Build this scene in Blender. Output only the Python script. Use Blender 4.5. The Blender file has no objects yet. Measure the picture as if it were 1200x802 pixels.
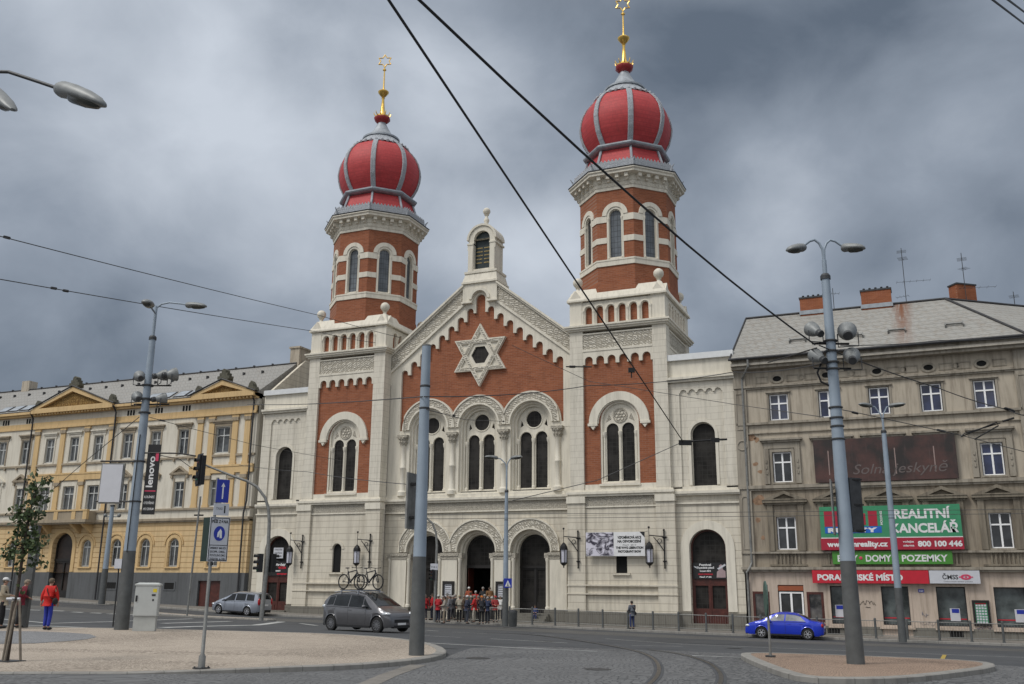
import bpy, bmesh, math, random
from math import sin, cos, pi, radians, sqrt, atan2
from mathutils import Vector, Matrix
from mathutils.geometry import tessellate_polygon
random.seed(7)
scene = bpy.context.scene
COL = scene.collection

# ---------------------------------------------------------------- camera model
F, YAW, PIT, ROLL = 1104.03, -.409184, .254595, .009034
CAM = Vector((29.44, -60.752, 0.0))
_cy, _sy, _cp, _sp, _cr, _sr = cos(YAW), sin(YAW), cos(PIT), sin(PIT), cos(ROLL), sin(ROLL)
FW = Vector((_sy*_cp, _cy*_cp, _sp)); RT0 = Vector((_cy, -_sy, 0)); UP0 = RT0.cross(FW)
RT = RT0*_cr + UP0*_sr; UP = UP0*_cr - RT0*_sr
def ray(x, y): return FW + RT*((x-600)/F) - UP*((y-401)/F)
def depth_point(x, y, D): return CAM + ray(x, y)*D
def on_plane_y(x, y, Y):
    d = ray(x, y); return CAM + d*((Y-CAM.y)/d.y)
BX = [(-200, -.2), (-60, -.55), (-43, -1.05), (-35, -1.33), (-24, -1.65), (-14, -2.0), (7, -2.3), (15, -2.43), (23, -2.53), (33, -2.6), (60, -2.75), (200, -2.9)]
def bX(x):
    if x <= BX[0][0]: return BX[0][1]
    for (a, za), (b, zb) in zip(BX, BX[1:]):
        if x <= b: return za + (zb-za)*(x-a)/(b-a)
    return BX[-1][1]
def road(x, y):
    s = min(max(-(y+3)/33, 0), 1); t = 3*s*s - 2*s**3
    return (bX(x)-.13)*(1-t) + (-1.68-.008*max(min(x, 80), -80))*t
def gpt(px, py, off=0.0):
    d = ray(px, py); t = 8.0
    while t < 120:
        P = CAM + d*t
        if P.z <= road(P.x, P.y)+off: break
        t += .05
    return P

# ---------------------------------------------------------------- mesh builder
class MB:
    def __init__(s, xf=None): s.v = []; s.f = []; s.xf = xf
    def add(s, vs, fs):
        n = len(s.v)
        for p in vs:
            p = Vector(p)
            s.v.append(s.xf @ p if s.xf is not None else p)
        s.f += [tuple(i+n for i in f) for f in fs]; return s
    def box(s, x0, x1, y0, y1, z0, z1):
        return s.add([(x0,y0,z0),(x1,y0,z0),(x1,y1,z0),(x0,y1,z0),(x0,y0,z1),(x1,y0,z1),(x1,y1,z1),(x0,y1,z1)],
              [(0,3,2,1),(4,5,6,7),(0,1,5,4),(1,2,6,5),(2,3,7,6),(3,0,4,7)])
    def obox(s, c, ax, ay, az):   # oriented box: centre and three half-axis vectors
        c, ax, ay, az = Vector(c), Vector(ax), Vector(ay), Vector(az)
        vs = [c+ax*i+ay*j+az*k for k in (-1,1) for (i,j) in ((-1,-1),(1,-1),(1,1),(-1,1))]
        return s.add(vs, [(0,3,2,1),(4,5,6,7),(0,1,5,4),(1,2,6,5),(2,3,7,6),(3,0,4,7)])
    def plate(s, out, holes, y0, y1):   # outline in (x,z), thickness along y
        loops = [list(out)] + [list(h) for h in holes]
        flat = [p for l in loops for p in l]; n = len(flat)
        tris = tessellate_polygon([[Vector((p[0], p[1], 0)) for p in l] for l in loops])
        vs = [(p[0], y0, p[1]) for p in flat] + [(p[0], y1, p[1]) for p in flat]
        fs = [tuple(t) for t in tris] + [tuple(i+n for i in reversed(t)) for t in tris]
        k = 0
        for l in loops:
            m = len(l)
            for i in range(m):
                a, b = k+i, k+(i+1) % m
                fs.append((a, b, b+n, a+n))
            k += m
        return s.add(vs, fs)
    def tube(s, path, r, n=8, cap=True):
        path = [Vector(p) for p in path]; rs = r if isinstance(r, (list, tuple)) else [r]*len(path)
        base = len(s.v); vs = []; fs = []
        prev = None
        for i, p in enumerate(path):
            t = (path[min(i+1, len(path)-1)]-path[max(i-1, 0)]).normalized()
            if prev is None:
                a = Vector((0,0,1)) if abs(t.z) < .9 else Vector((1,0,0))
                u = t.cross(a).normalized()
            else:
                u = (prev - t*prev.dot(t)).normalized()
            prev = u; w = t.cross(u)
            for k in range(n):
                an = 2*pi*k/n
                vs.append(p + (u*cos(an)+w*sin(an))*rs[i])
        for i in range(len(path)-1):
            for k in range(n):
                a = i*n+k; b = i*n+(k+1) % n
                fs.append((a, b, b+n, a+n))
        if cap:
            fs.append(tuple(range(n-1, -1, -1))); fs.append(tuple((len(path)-1)*n+k for k in range(n)))
        return s.add(vs, fs)
    def lathe(s, prof, c=(0,0,0), n=24, ph=0.0, cap=True, a0=0, a1=2*pi):
        c = Vector(c); vs = []; fs = []
        full = abs(a1-a0-2*pi) < 1e-6; m = n if full else n+1
        for (r, z) in prof:
            for k in range(m):
                an = a0+ph+(a1-a0)*k/n
                vs.append((c.x+r*cos(an), c.y+r*sin(an), c.z+z))
        for i in range(len(prof)-1):
            for k in range(n):
                a = i*m+k; b = i*m+((k+1) % m)
                fs.append((a, b, b+m, a+m))
        if cap and full:
            fs.append(tuple(range(n-1, -1, -1))); fs.append(tuple((len(prof)-1)*m+k for k in range(n)))
        return s.add(vs, fs)
    def ball(s, c, r, n=12, sz=1.0, sx=1.0, sy=1.0):
        c = Vector(c); m = max(6, n//2); vs = []; fs = []
        for i in range(1, m):
            th = pi*i/m
            for k in range(n):
                an = 2*pi*k/n
                vs.append((c.x+r*sx*sin(th)*cos(an), c.y+r*sy*sin(th)*sin(an), c.z-r*sz*cos(th)))
        for i in range(m-2):
            for k in range(n):
                a = i*n+k; b = i*n+(k+1) % n
                fs.append((a, b, b+n, a+n))
        vs += [(c.x, c.y, c.z-r*sz), (c.x, c.y, c.z+r*sz)]; q = len(vs)
        for k in range(n):
            fs.append(((k+1) % n, k, q-2)); fs.append(((m-2)*n+k, (m-2)*n+(k+1) % n, q-1))
        return s.add(vs, fs)
    def cyl(s, a, b, r, n=16): return s.tube([a, b], r, n)
    def torus(s, c, R, r, axis='y', n=28, m=8):
        c = Vector(c); vs = []; fs = []
        for i in range(n):
            A = 2*pi*i/n
            for k in range(m):
                B = 2*pi*k/m; q = R+r*cos(B); h = r*sin(B)
                vs.append(c+(Vector((q*cos(A), h, q*sin(A))) if axis == 'y' else Vector((q*cos(A), q*sin(A), h))))
        for i in range(n):
            for k in range(m):
                fs.append((i*m+k, i*m+(k+1) % m, ((i+1) % n)*m+(k+1) % m, ((i+1) % n)*m+k))
        return s.add(vs, fs)
    def mesh(s, name, smooth=None):
        me = bpy.data.meshes.new(name)
        bm = bmesh.new()
        bv = [bm.verts.new(p) for p in s.v]
        for f in s.f:
            if len(set(f)) > 2:
                try: bm.faces.new([bv[i] for i in f])
                except ValueError: pass
        bmesh.ops.remove_doubles(bm, verts=bm.verts, dist=1e-5)
        bmesh.ops.recalc_face_normals(bm, faces=bm.faces)
        bm.to_mesh(me); bm.free()
        if smooth:
            me.polygons.foreach_set('use_smooth', [True]*len(me.polygons))
            me.set_sharp_from_angle(angle=radians(smooth))
        return me

WL = {}
def tag(o, label=None, cat=None, group=None, kind=None):
    if label: o['label'] = label
    if cat: o['category'] = cat
    if group: o['group'] = group
    if kind: o['kind'] = kind
    return o
def link(name, me, mat, parent=None):
    o = bpy.data.objects.new(name, me); COL.objects.link(o)
    if mat is not None and me is not None:
        me.materials.clear()
        for m in (mat if isinstance(mat, (list, tuple)) else [mat]): me.materials.append(m)
    if parent is not None:
        o.parent = parent
        if parent.name in WL: o.location = -WL[parent.name]
    return o
SPLIT = {'stone_band': 0, 'frieze_moulding': 0, 'pilaster_capitals': 'pilaster_capital', 'pilasters': 'pilaster', 'skirt_rib': 0, 'cornice': 0, 'frieze_ornament': 0, 'string_course': 0,
 'window_pediment': 0, 'plinth': 0, 'lower_moulding': 0, 'acroterion': 0, 'bare_patches': 'bare_patch', 'corner_pilaster': 0, 'oval_vent': 0, 'balcony_console': 0, 'shop_poster': 0, 'poster_picture': 0,
 'cellar_grille': 0, 'grille': 0, 'snow_guard': 0, 'attic_slits': 'attic_slit', 'ears': 'ear', 'eyes': 'eye', 'door_seam': 0, 'window_trim': 0, 'belt_course': 0, 'bike_rail': 0, 'eave_board': 0, 'gutter': 0, 'logo_block': 0,
 'pink_tab': 0, 'sticker': 0, 'cord': 0, 'scratches': 'scratch', 'arch_moulding': 0, 'portal_moulding': 0, 'cross_arm': 0, 'fork': 0, 'bullet': 0, 'cable': 0, 'ribbon': 0, 'window_hood': 0, 'array': 0, 'impost': 0}
def clusters(mb, gap=.012):
    n = len(mb.v); par = list(range(n))
    def f(a):
        while par[a] != a: par[a] = par[par[a]]; a = par[a]
        return a
    for fc in mb.f:
        for i in fc[1:]: par[f(i)] = f(fc[0])
    g = {}
    for i in range(n): g.setdefault(f(i), []).append(i)
    cl = [([i for i in ids], [min(mb.v[i][k] for i in ids)-gap for k in range(3)], [max(mb.v[i][k] for i in ids)+gap for k in range(3)]) for ids in g.values()]
    ch = True
    while ch:
        ch = False; out = []
        for c in cl:
            for o in out:
                if all(c[1][k] <= o[2][k] and o[1][k] <= c[2][k] for k in range(3)):
                    o[0].extend(c[0])
                    for k in range(3): o[1][k] = min(o[1][k], c[1][k]); o[2][k] = max(o[2][k], c[2][k])
                    ch = True; break
            else: out.append(c)
        cl = out
    res = []
    for ids, _, _ in cl:
        m = {j: i for i, j in enumerate(ids)}; q = MB(); q.v = [mb.v[j] for j in ids]; q.f = [tuple(m[i] for i in fc) for fc in mb.f if fc[0] in m]; res.append(q)
    return res
def build(name, mb, mat, parent=None, smooth=None, label=None):
    if name in SPLIT:
        nm = SPLIT[name] or name; obs = []
        for q in clusters(mb):
            o = link(nm, q.mesh(nm, smooth), mat, parent)
            if label: o['label'] = label
            obs.append(o)
        return obs[0]
    o = link(name, mb.mesh(name, smooth), mat, parent)
    if label: o['label'] = label
    return o
def empty(name, loc, label, cat, group=None, rz=0, world=False):
    o = bpy.data.objects.new(name, None); COL.objects.link(o)
    o.location = loc; o.rotation_euler = (0, 0, rz); o.empty_display_size = .3
    if world: WL[o.name] = Vector(loc)
    return tag(o, label, cat, group)
def struct(name, mb, mat, kind='structure', smooth=None):
    return tag(build(name, mb, mat, None, smooth), kind=kind)
KIDS = {}
def dup(o, parent=None, loc=None, rz=None, label=None):
    c = o.copy(); COL.objects.link(c)
    if parent is not None: c.parent = parent
    for ch in [x for x in bpy.data.objects if x.parent == o]: dup(ch, c)
    if loc is not None: c.location = loc
    if rz is not None: c.rotation_euler = (0, 0, rz)
    if label: c['label'] = label
    return c
def arch(cx, zb, w, zt, n=14):
    r = w/2; zc = zt-r
    return [(cx-r, zb), (cx+r, zb)] + [(cx+r*cos(pi*i/n), zc+r*sin(pi*i/n)) for i in range(n+1)]
def rect(x0, x1, z0, z1): return [(x0, z0), (x1, z0), (x1, z1), (x0, z1)]
def ring(cx, zc, r0, r1, lim=None, n=28, legs=0):
    def rad(r, a):
        if lim and abs(cos(a)) > 1e-6: return min(r, lim/abs(cos(a)))
        return r
    A = [pi*i/n for i in range(n+1)]
    o = [(cx+rad(r1, a)*cos(a), zc+r1 * 0 + rad(r1, a)*sin(a)) for a in A]
    i_ = [(cx+r0*cos(a), zc+r0*sin(a)) for a in reversed(A)]
    if legs:
        o = [(o[0][0], zc-legs)] + o + [(o[-1][0], zc-legs)]
        i_ = [(i_[0][0], zc-legs)] + i_ + [(i_[-1][0], zc-legs)]
    return o + i_

# ---------------------------------------------------------------- materials
def N(nt, t, **kw):
    n = nt.nodes.new(t)
    for k, v in kw.items():
        if k in n.inputs: n.inputs[k].default_value = v
        else: setattr(n, k, v)
    return n
def new_mat(name):
    m = bpy.data.materials.new(name); m.use_nodes = True
    nt = m.node_tree; b = nt.nodes['Principled BSDF']
    return m, nt, b
def c4(c): return (c[0], c[1], c[2], 1)
def mixc(nt, fac, a, b, mode='MIX'):
    n = nt.nodes.new('ShaderNodeMix'); n.data_type = 'RGBA'; n.blend_type = mode
    if isinstance(fac, (int, float)): n.inputs[0].default_value = fac
    else: nt.links.new(fac, n.inputs[0])
    for v, i in ((a, 6), (b, 7)):
        if isinstance(v, (tuple, list)): n.inputs[i].default_value = c4(v)
        else: nt.links.new(v, n.inputs[i])
    return n.outputs[2]
def coords(nt, flat=False, scale=(1, 1, 1)):
    tc = nt.nodes.new('ShaderNodeTexCoord')
    if not flat:
        mp = N(nt, 'ShaderNodeMapping'); mp.inputs['Scale'].default_value = scale
        nt.links.new(tc.outputs['Object'], mp.inputs[0]); return mp.outputs[0]
    sp = nt.nodes.new('ShaderNodeSeparateXYZ'); nt.links.new(tc.outputs['Object'], sp.inputs[0])
    ad = nt.nodes.new('ShaderNodeMath'); ad.operation = 'ADD'
    nt.links.new(sp.outputs[0], ad.inputs[0]); nt.links.new(sp.outputs[1], ad.inputs[1])
    cb = nt.nodes.new('ShaderNodeCombineXYZ')
    nt.links.new(ad.outputs[0], cb.inputs[0]); nt.links.new(sp.outputs[2], cb.inputs[1])
    return cb.outputs[0]
def noise(nt, vec, scale, detail=4, rough=.55, dist=0):
    n = N(nt, 'ShaderNodeTexNoise'); n.inputs['Scale'].default_value = scale
    n.inputs['Detail'].default_value = detail; n.inputs['Roughness'].default_value = rough; n.inputs['Distortion'].default_value = dist
    nt.links.new(vec, n.inputs['Vector']); return n.outputs[0]
def ramp(nt, fac, p0, p1, c0=(0, 0, 0), c1=(1, 1, 1)):
    r = nt.nodes.new('ShaderNodeValToRGB'); r.color_ramp.elements[0].position = p0; r.color_ramp.elements[1].position = p1
    r.color_ramp.elements[0].color = c4(c0); r.color_ramp.elements[1].color = c4(c1)
    nt.links.new(fac, r.inputs[0]); return r.outputs[0]
def bump(nt, b, h, strength=.3, dist=.02, prev=None):
    n = nt.nodes.new('ShaderNodeBump'); n.inputs['Strength'].default_value = strength; n.inputs['Distance'].default_value = dist
    nt.links.new(h, n.inputs['Height'])
    if prev is not None: nt.links.new(prev, n.inputs['Normal'])
    nt.links.new(n.outputs[0], b.inputs['Normal']); return n.outputs[0]
def streaks(nt, amount_scale=1.0):
    # rain streaks and soot: noise stretched vertically
    v = coords(nt, False, (2.2, 2.2, .22))
    return noise(nt, v, 1.6*amount_scale, 5, .65)
def M_plain(name, col, rough=.6, metal=0, var=.12, scale=3, bmp=0, spec=None, coat=0):
    m, nt, b = new_mat(name); v = coords(nt)
    n = noise(nt, v, scale, 5)
    f = ramp(nt, n, .3, .75)
    dark = tuple(c*(1-var) for c in col); lite = tuple(min(1, c*(1+var)) for c in col)
    nt.links.new(mixc(nt, f, dark, lite), b.inputs['Base Color'])
    b.inputs['Roughness'].default_value = rough; b.inputs['Metallic'].default_value = metal
    if spec is not None: b.inputs['Specular IOR Level'].default_value = spec
    if coat: b.inputs['Coat Weight'].default_value = coat; b.inputs['Coat Roughness'].default_value = .08
    if bmp: bump(nt, b, noise(nt, v, scale*12, 4), bmp, .01)
    return m
def M_wall(name, col, joint=None, bw=1.1, bh=.42, dirt=(.22, .2, .16), dirtamt=.35, mort=.018, offset=.5, jamt=.55, bmp=.25):
    m, nt, b = new_mat(name); v = coords(nt)
    n1 = noise(nt, v, .45, 5, .6); n2 = noise(nt, v, 7, 4, .6); st = streaks(nt)
    base = mixc(nt, ramp(nt, n1, .3, .7), tuple(c*.93 for c in col), tuple(min(1, c*1.05) for c in col))
    base = mixc(nt, ramp(nt, n2, .35, .9, (0, 0, 0), (.28, .28, .28)), base, tuple(c*.8 for c in col))
    base = mixc(nt, ramp(nt, st, .46, .8, (0, 0, 0), (min(1, dirtamt*1.35),)*3), base, dirt)
    pr = bump(nt, b, n2, .12, .01)
    if joint is not None:
        fv = coords(nt, True)
        br = N(nt, 'ShaderNodeTexBrick'); br.offset = offset
        br.inputs['Scale'].default_value = 1; br.inputs['Mortar Size'].default_value = mort
        br.inputs['Mortar Smooth'].default_value = .3
        br.inputs['Brick Width'].default_value = bw; br.inputs['Row Height'].default_value = bh
        br.inputs['Color1'].default_value = (1, 1, 1, 1); br.inputs['Color2'].default_value = (.9, .9, .9, 1); br.inputs['Mortar'].default_value = (0, 0, 0, 1)
        nt.links.new(fv, br.inputs['Vector'])
        mf = nt.nodes.new('ShaderNodeMath'); mf.operation = 'MULTIPLY'; mf.inputs[1].default_value = jamt
        nt.links.new(br.outputs['Fac'], mf.inputs[0])
        base = mixc(nt, mf.outputs[0], base, joint)
        inv = nt.nodes.new('ShaderNodeMath'); inv.operation = 'SUBTRACT'; inv.inputs[0].default_value = 1
        nt.links.new(br.outputs['Fac'], inv.inputs[1])
        bump(nt, b, inv.outputs[0], bmp, .03, pr)
    nt.links.new(base, b.inputs['Base Color']); b.inputs['Roughness'].default_value = .88
    b.inputs['Specular IOR Level'].default_value = .25
    return m
def M_brick(name, c1, c2, mortar, bw=.29, bh=.085, mort=.008, patch=(.5, .2, .12)):
    m, nt, b = new_mat(name); fv = coords(nt, True); v = coords(nt)
    br = N(nt, 'ShaderNodeTexBrick'); br.inputs['Scale'].default_value = 1
    br.inputs['Mortar Size'].default_value = mort; br.inputs['Brick Width'].default_value = bw; br.inputs['Row Height'].default_value = bh
    br.inputs['Bias'].default_value = -.1
    br.inputs['Color1'].default_value = c4(c1); br.inputs['Color2'].default_value = c4(c2); br.inputs['Mortar'].default_value = c4(mortar)
    nt.links.new(fv, br.inputs['Vector'])
    n1 = noise(nt, v, .7, 6, .65); n3 = noise(nt, v, 3.5, 4, .6); st = streaks(nt)
    base = mixc(nt, ramp(nt, n1, .35, .7, (0, 0, 0), (.45,)*3), br.outputs['Color'], patch)
    nh = noise(nt, coords(nt, False, (.5, .5, 7)), 1.6, 5, .7)
    base = mixc(nt, ramp(nt, nh, .35, .65, (0, 0, 0), (.65,)*3), base, tuple(c*.62 for c in c1))
    base = mixc(nt, ramp(nt, n3, .5, .85, (0, 0, 0), (.35,)*3), base, tuple(c*.55 for c in c1))
    base = mixc(nt, ramp(nt, st, .55, .85, (0, 0, 0), (.4,)*3), base, (.08, .05, .04))
    nt.links.new(base, b.inputs['Base Color']); b.inputs['Roughness'].default_value = .9
    b.inputs['Specular IOR Level'].default_value = .2
    bump(nt, b, br.outputs['Fac'], -.25, .01)
    return m
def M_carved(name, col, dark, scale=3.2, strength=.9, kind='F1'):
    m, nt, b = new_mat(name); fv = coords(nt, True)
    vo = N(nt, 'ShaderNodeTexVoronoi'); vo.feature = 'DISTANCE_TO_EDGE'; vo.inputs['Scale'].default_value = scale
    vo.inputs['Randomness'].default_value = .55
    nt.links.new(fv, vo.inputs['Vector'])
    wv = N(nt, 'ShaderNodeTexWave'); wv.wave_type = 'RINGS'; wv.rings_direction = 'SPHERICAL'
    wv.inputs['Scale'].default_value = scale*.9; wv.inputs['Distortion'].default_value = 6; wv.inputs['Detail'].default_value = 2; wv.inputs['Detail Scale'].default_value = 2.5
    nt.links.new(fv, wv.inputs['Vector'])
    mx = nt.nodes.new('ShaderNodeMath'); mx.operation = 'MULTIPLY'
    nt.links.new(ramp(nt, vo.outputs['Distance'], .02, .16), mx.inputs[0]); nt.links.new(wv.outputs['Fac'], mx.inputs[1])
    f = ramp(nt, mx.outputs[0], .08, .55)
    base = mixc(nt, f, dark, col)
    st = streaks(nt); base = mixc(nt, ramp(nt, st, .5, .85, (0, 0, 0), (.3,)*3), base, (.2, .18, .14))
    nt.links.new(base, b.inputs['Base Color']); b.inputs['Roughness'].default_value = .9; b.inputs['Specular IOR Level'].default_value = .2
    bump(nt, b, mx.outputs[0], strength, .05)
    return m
def M_glass(name, col, rough=.12, grid=None, gcol=(.1, .1, .1), spec=.5, var=.5, rnd=0):
    m, nt, b = new_mat(name); v = coords(nt)
    n = noise(nt, v, 1.3, 3)
    base = mixc(nt, ramp(nt, n, .35, .65), tuple(c*(1-var) for c in col), tuple(c*(1+var) for c in col))
    if rnd:
        oi = nt.nodes.new('ShaderNodeObjectInfo'); base = mixc(nt, ramp(nt, oi.outputs['Random'], .35, 1, (0, 0, 0), (rnd,)*3), base, (.30, .30, .28))
    if grid:
        fv = coords(nt, True)
        br = N(nt, 'ShaderNodeTexBrick'); br.offset = 0; br.inputs['Scale'].default_value = 1
        br.inputs['Mortar Size'].default_value = .018; br.inputs['Brick Width'].default_value = grid[0]; br.inputs['Row Height'].default_value = grid[1]
        nt.links.new(fv, br.inputs['Vector'])
        base = mixc(nt, br.outputs['Fac'], base, gcol)
    nt.links.new(base, b.inputs['Base Color']); b.inputs['Roughness'].default_value = rough
    b.inputs['Specular IOR Level'].default_value = spec
    bump(nt, b, noise(nt, v, 2.2, 2), .06, .03)
    return m
def M_ornmetal(name, col, dark, scale=5):
    m = M_carved(name, col, dark, scale, .7); return m

S = {}
ST = (.69, .645, .55)
S['stucco'] = M_wall('stucco_ashlar', ST, (.22, .19, .15), 1.6, .43, offset=.5, mort=.014, jamt=.4)
S['stucco_fine'] = M_wall('stucco_smooth', (.72, .675, .575), dirtamt=.3)
S['stucco_low'] = M_wall('stucco_rusticated', (.65, .60, .50), (.24, .2, .15), 40, .47, offset=0, mort=.02, dirt=(.2, .17, .13), dirtamt=.4, jamt=.55, bmp=.35)
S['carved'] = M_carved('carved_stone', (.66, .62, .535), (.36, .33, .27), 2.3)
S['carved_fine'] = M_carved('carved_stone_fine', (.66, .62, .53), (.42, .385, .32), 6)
S['brick'] = M_brick('red_brick', (.35, .125, .062), (.22, .07, .036), (.32, .20, .15), .40, .13, .012, patch=(.36, .14, .075))
S['brick2'] = M_brick('chimney_brick', (.33, .11, .05), (.26, .08, .04), (.33, .2, .14), patch=(.37, .14, .07))
S['plinth'] = M_wall('plinth_granite', (.19, .18, .155), (.06, .055, .05), 1.3, .55, dirt=(.06, .055, .05))
S['dome_red'] = M_brick('dome_red_tiles', (.53, .055, .058), (.45, .042, .046), (.30, .03, .036), .42, .3, .016, patch=(.58, .095, .095))
S['dome_red'].node_tree.nodes['Principled BSDF'].inputs['Roughness'].default_value = .6; S['dome_red'].node_tree.nodes['Principled BSDF'].inputs['Specular IOR Level'].default_value = .35
S['zinc'] = M_plain('zinc_grey', (.33, .36, .39), .5, .25, .25, 2.2, .1)
S['zinc_orn'] = M_carved('zinc_ornament', (.52, .55, .58), (.38, .40, .43), 5, .8)
S['gold'] = M_plain('gilding', (.85, .55, .14), .28, .9, .12, 4)
S['goldred'] = M_plain('red_cup', (.33, .03, .03), .4, .1, .15, 5)
S['win_dark'] = M_glass('church_glass', (.026, .024, .022), .5, (.33, .3), (.036, .034, .032), spec=.15)
S['win_drum'] = M_glass('drum_glass', (.10, .115, .13), .3, (.28, .42), (.03, .03, .035), var=.3)
S['pane'] = M_glass('window_glass', (.025, .027, .03), .08, spec=.55, rnd=.12)
S['pane_lb'] = M_glass('old_window_glass', (.045, .05, .055), .12, spec=.45, var=.8, rnd=.35)
S['pane_blue'] = M_glass('blue_window_glass', (.026, .034, .08), .08, spec=.5, var=.4, rnd=.15)
S['shop_glass'] = M_glass('shop_glass', (.085, .1, .1), .1, spec=.5)
S['white_frame'] = M_plain('white_frame', (.88, .88, .88), .45, 0, .05)
S['grey_frame'] = M_plain('grey_frame', (.46, .47, .46), .55, 0, .2, 5)
S['door_dark'] = M_plain('dark_door', (.012, .010, .009), .5, 0, .4, 2)
S['door_brown'] = M_plain('brown_door_wood', (.075, .018, .012), .45, 0, .35, 4)
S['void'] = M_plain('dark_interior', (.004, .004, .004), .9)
S['iron'] = M_plain('black_iron', (.015, .015, .016), .45, .4, .3, 8)
S['iron2'] = M_plain('dark_grey_metal', (.05, .052, .055), .5, .3, .3, 6)
S['lamp_glass'] = M_plain('lamp_glass', (.55, .55, .62), .25, 0, .15, 9)
S['cream'] = M_wall('cream_plaster', (.68, .635, .54), dirtamt=.35, dirt=(.3, .25, .18))
S['yellow'] = M_wall('yellow_plaster', (.64, .455, .235), dirtamt=.35, dirt=(.25, .17, .09))
S['yellow_rust'] = M_wall('yellow_rusticated', (.66, .485, .27), (.34, .2, .09), 60, .42, offset=0, mort=.035, dirt=(.28, .2, .1), jamt=.7, bmp=.6)
S['stone_band'] = M_wall('weathered_stone_band', (.36, .30, .22), dirtamt=.5, dirt=(.12, .1, .08))
S['lb_plinth'] = M_wall('grey_plinth_render', (.12, .125, .13), dirtamt=.5, dirt=(.05, .05, .05))
S['slate'] = M_wall('grey_roof_slates', (.30, .295, .28), (.16, .155, .15), .62, .5, dirt=(.2, .17, .14), mort=.03, jamt=.6, bmp=.4)
S['slate2'] = M_wall('pale_roof_slates', (.29, .285, .27), (.13, .13, .125), .4, .42, dirt=(.23, .2, .17), dirtamt=.5, mort=.02, jamt=.55)
S['roofdark'] = M_plain('dark_roof_edge', (.035, .035, .038), .6, .2, .3)
S['rb'] = M_wall('taupe_plaster', (.46, .405, .325), dirtamt=.6, dirt=(.15, .12, .09))
S['rb_trim'] = M_wall('worn_stone_trim', (.34, .305, .25), dirtamt=.7, dirt=(.1, .08, .06))
S['rb_low'] = M_wall('beige_shop_plaster', (.52, .43, .355), dirtamt=.5, dirt=(.18, .14, .1))
S['rb_dark'] = M_wall('stained_plaster', (.31, .265, .205), dirtamt=.75, dirt=(.09, .07, .055))
S['rb_trim_dark'] = M_wall('stained_trim', (.23, .2, .155), dirtamt=.75, dirt=(.08, .065, .05))
S['metal_white'] = M_plain('pale_sheet_metal', (.68, .69, .69), .45, .2, .08)
S['pole_blue'] = M_plain('pole_pale_blue', (.27, .325, .385), .45, .1, .2, .9, .03)
S['pole_dark'] = M_plain('pole_dark_grey', (.095, .1, .1), .6, .1, .2, 4, .05)
S['pole_grey'] = M_plain('pole_weathered_grey', (.22, .22, .21), .55, .3, .25, 5)
S['lampshell'] = M_plain('lamp_shell', (.21, .22, .22), .5, .25, .2, 5)
S['lamplens'] = M_plain('lamp_lens', (.05, .052, .045), .25, 0, .25, 8)
S['wire'] = M_plain('wire_black', (.012, .012, .013), .6, 0, .1)
S['wire2'] = M_plain('wire_grey', (.05, .05, .052), .6, 0, .1)
S['black'] = M_plain('black_plastic', (.012, .012, .013), .5, 0, .2)
S['white'] = M_plain('white_paint', (.72, .72, .72), .5, 0, .08)
S['offwhite'] = M_plain('off_white_panel', (.55, .56, .60), .5, 0, .05)
S['blue'] = M_plain('sign_blue', (.012, .03, .33), .4, 0, .05)
S['red'] = M_plain('sign_red', (.50, .012, .03), .45, 0, .08)
S['darkred'] = M_plain('sign_crimson', (.36, .012, .035), .45, 0, .08)
S['green'] = M_plain('sign_green', (.04, .25, .12), .45, 0, .08)
S['green2'] = M_plain('sign_grass_green', (.06, .24, .03), .45, 0, .08)
S['pink'] = M_plain('sign_pink', (.6, .05, .12), .5, 0, .08)
S['gold_text'] = M_plain('gold_letter', (.36, .27, .11), .4, .3, .1)
S['chrome'] = M_plain('chrome', (.6, .6, .62), .15, 1, .05)
S['alloy'] = M_plain('alloy_wheel', (.5, .5, .52), .3, .7, .1)
S['alloy_dark'] = M_plain('dark_alloy_wheel', (.22, .22, .23), .35, .7, .1)
S['rubber'] = M_plain('tyre_rubber', (.014, .014, .014), .8, 0, .2, 10)
S['carglass'] = M_glass('car_glass', (.012, .014, .016), .08, spec=.4)
S['taillight'] = M_plain('tail_light', (.35, .01, .012), .15, 0, .1)
S['headlight'] = M_plain('head_light', (.6, .62, .64), .1, .3, .1)
S['kerb'] = M_wall('kerb_granite', (.27, .26, .24), (.1, .1, .09), 1.0, 5, dirt=(.14, .13, .12), dirtamt=.5)
S['line'] = M_plain('road_paint', (.42, .43, .42), .7, 0, .35, 2.5)
S['line_y'] = M_plain('road_paint_yellow', (.38, .27, .05), .7, 0, .25, 3)
S['steel'] = M_plain('rail_steel', (.10, .092, .085), .35, .8, .3, 3)
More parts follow.
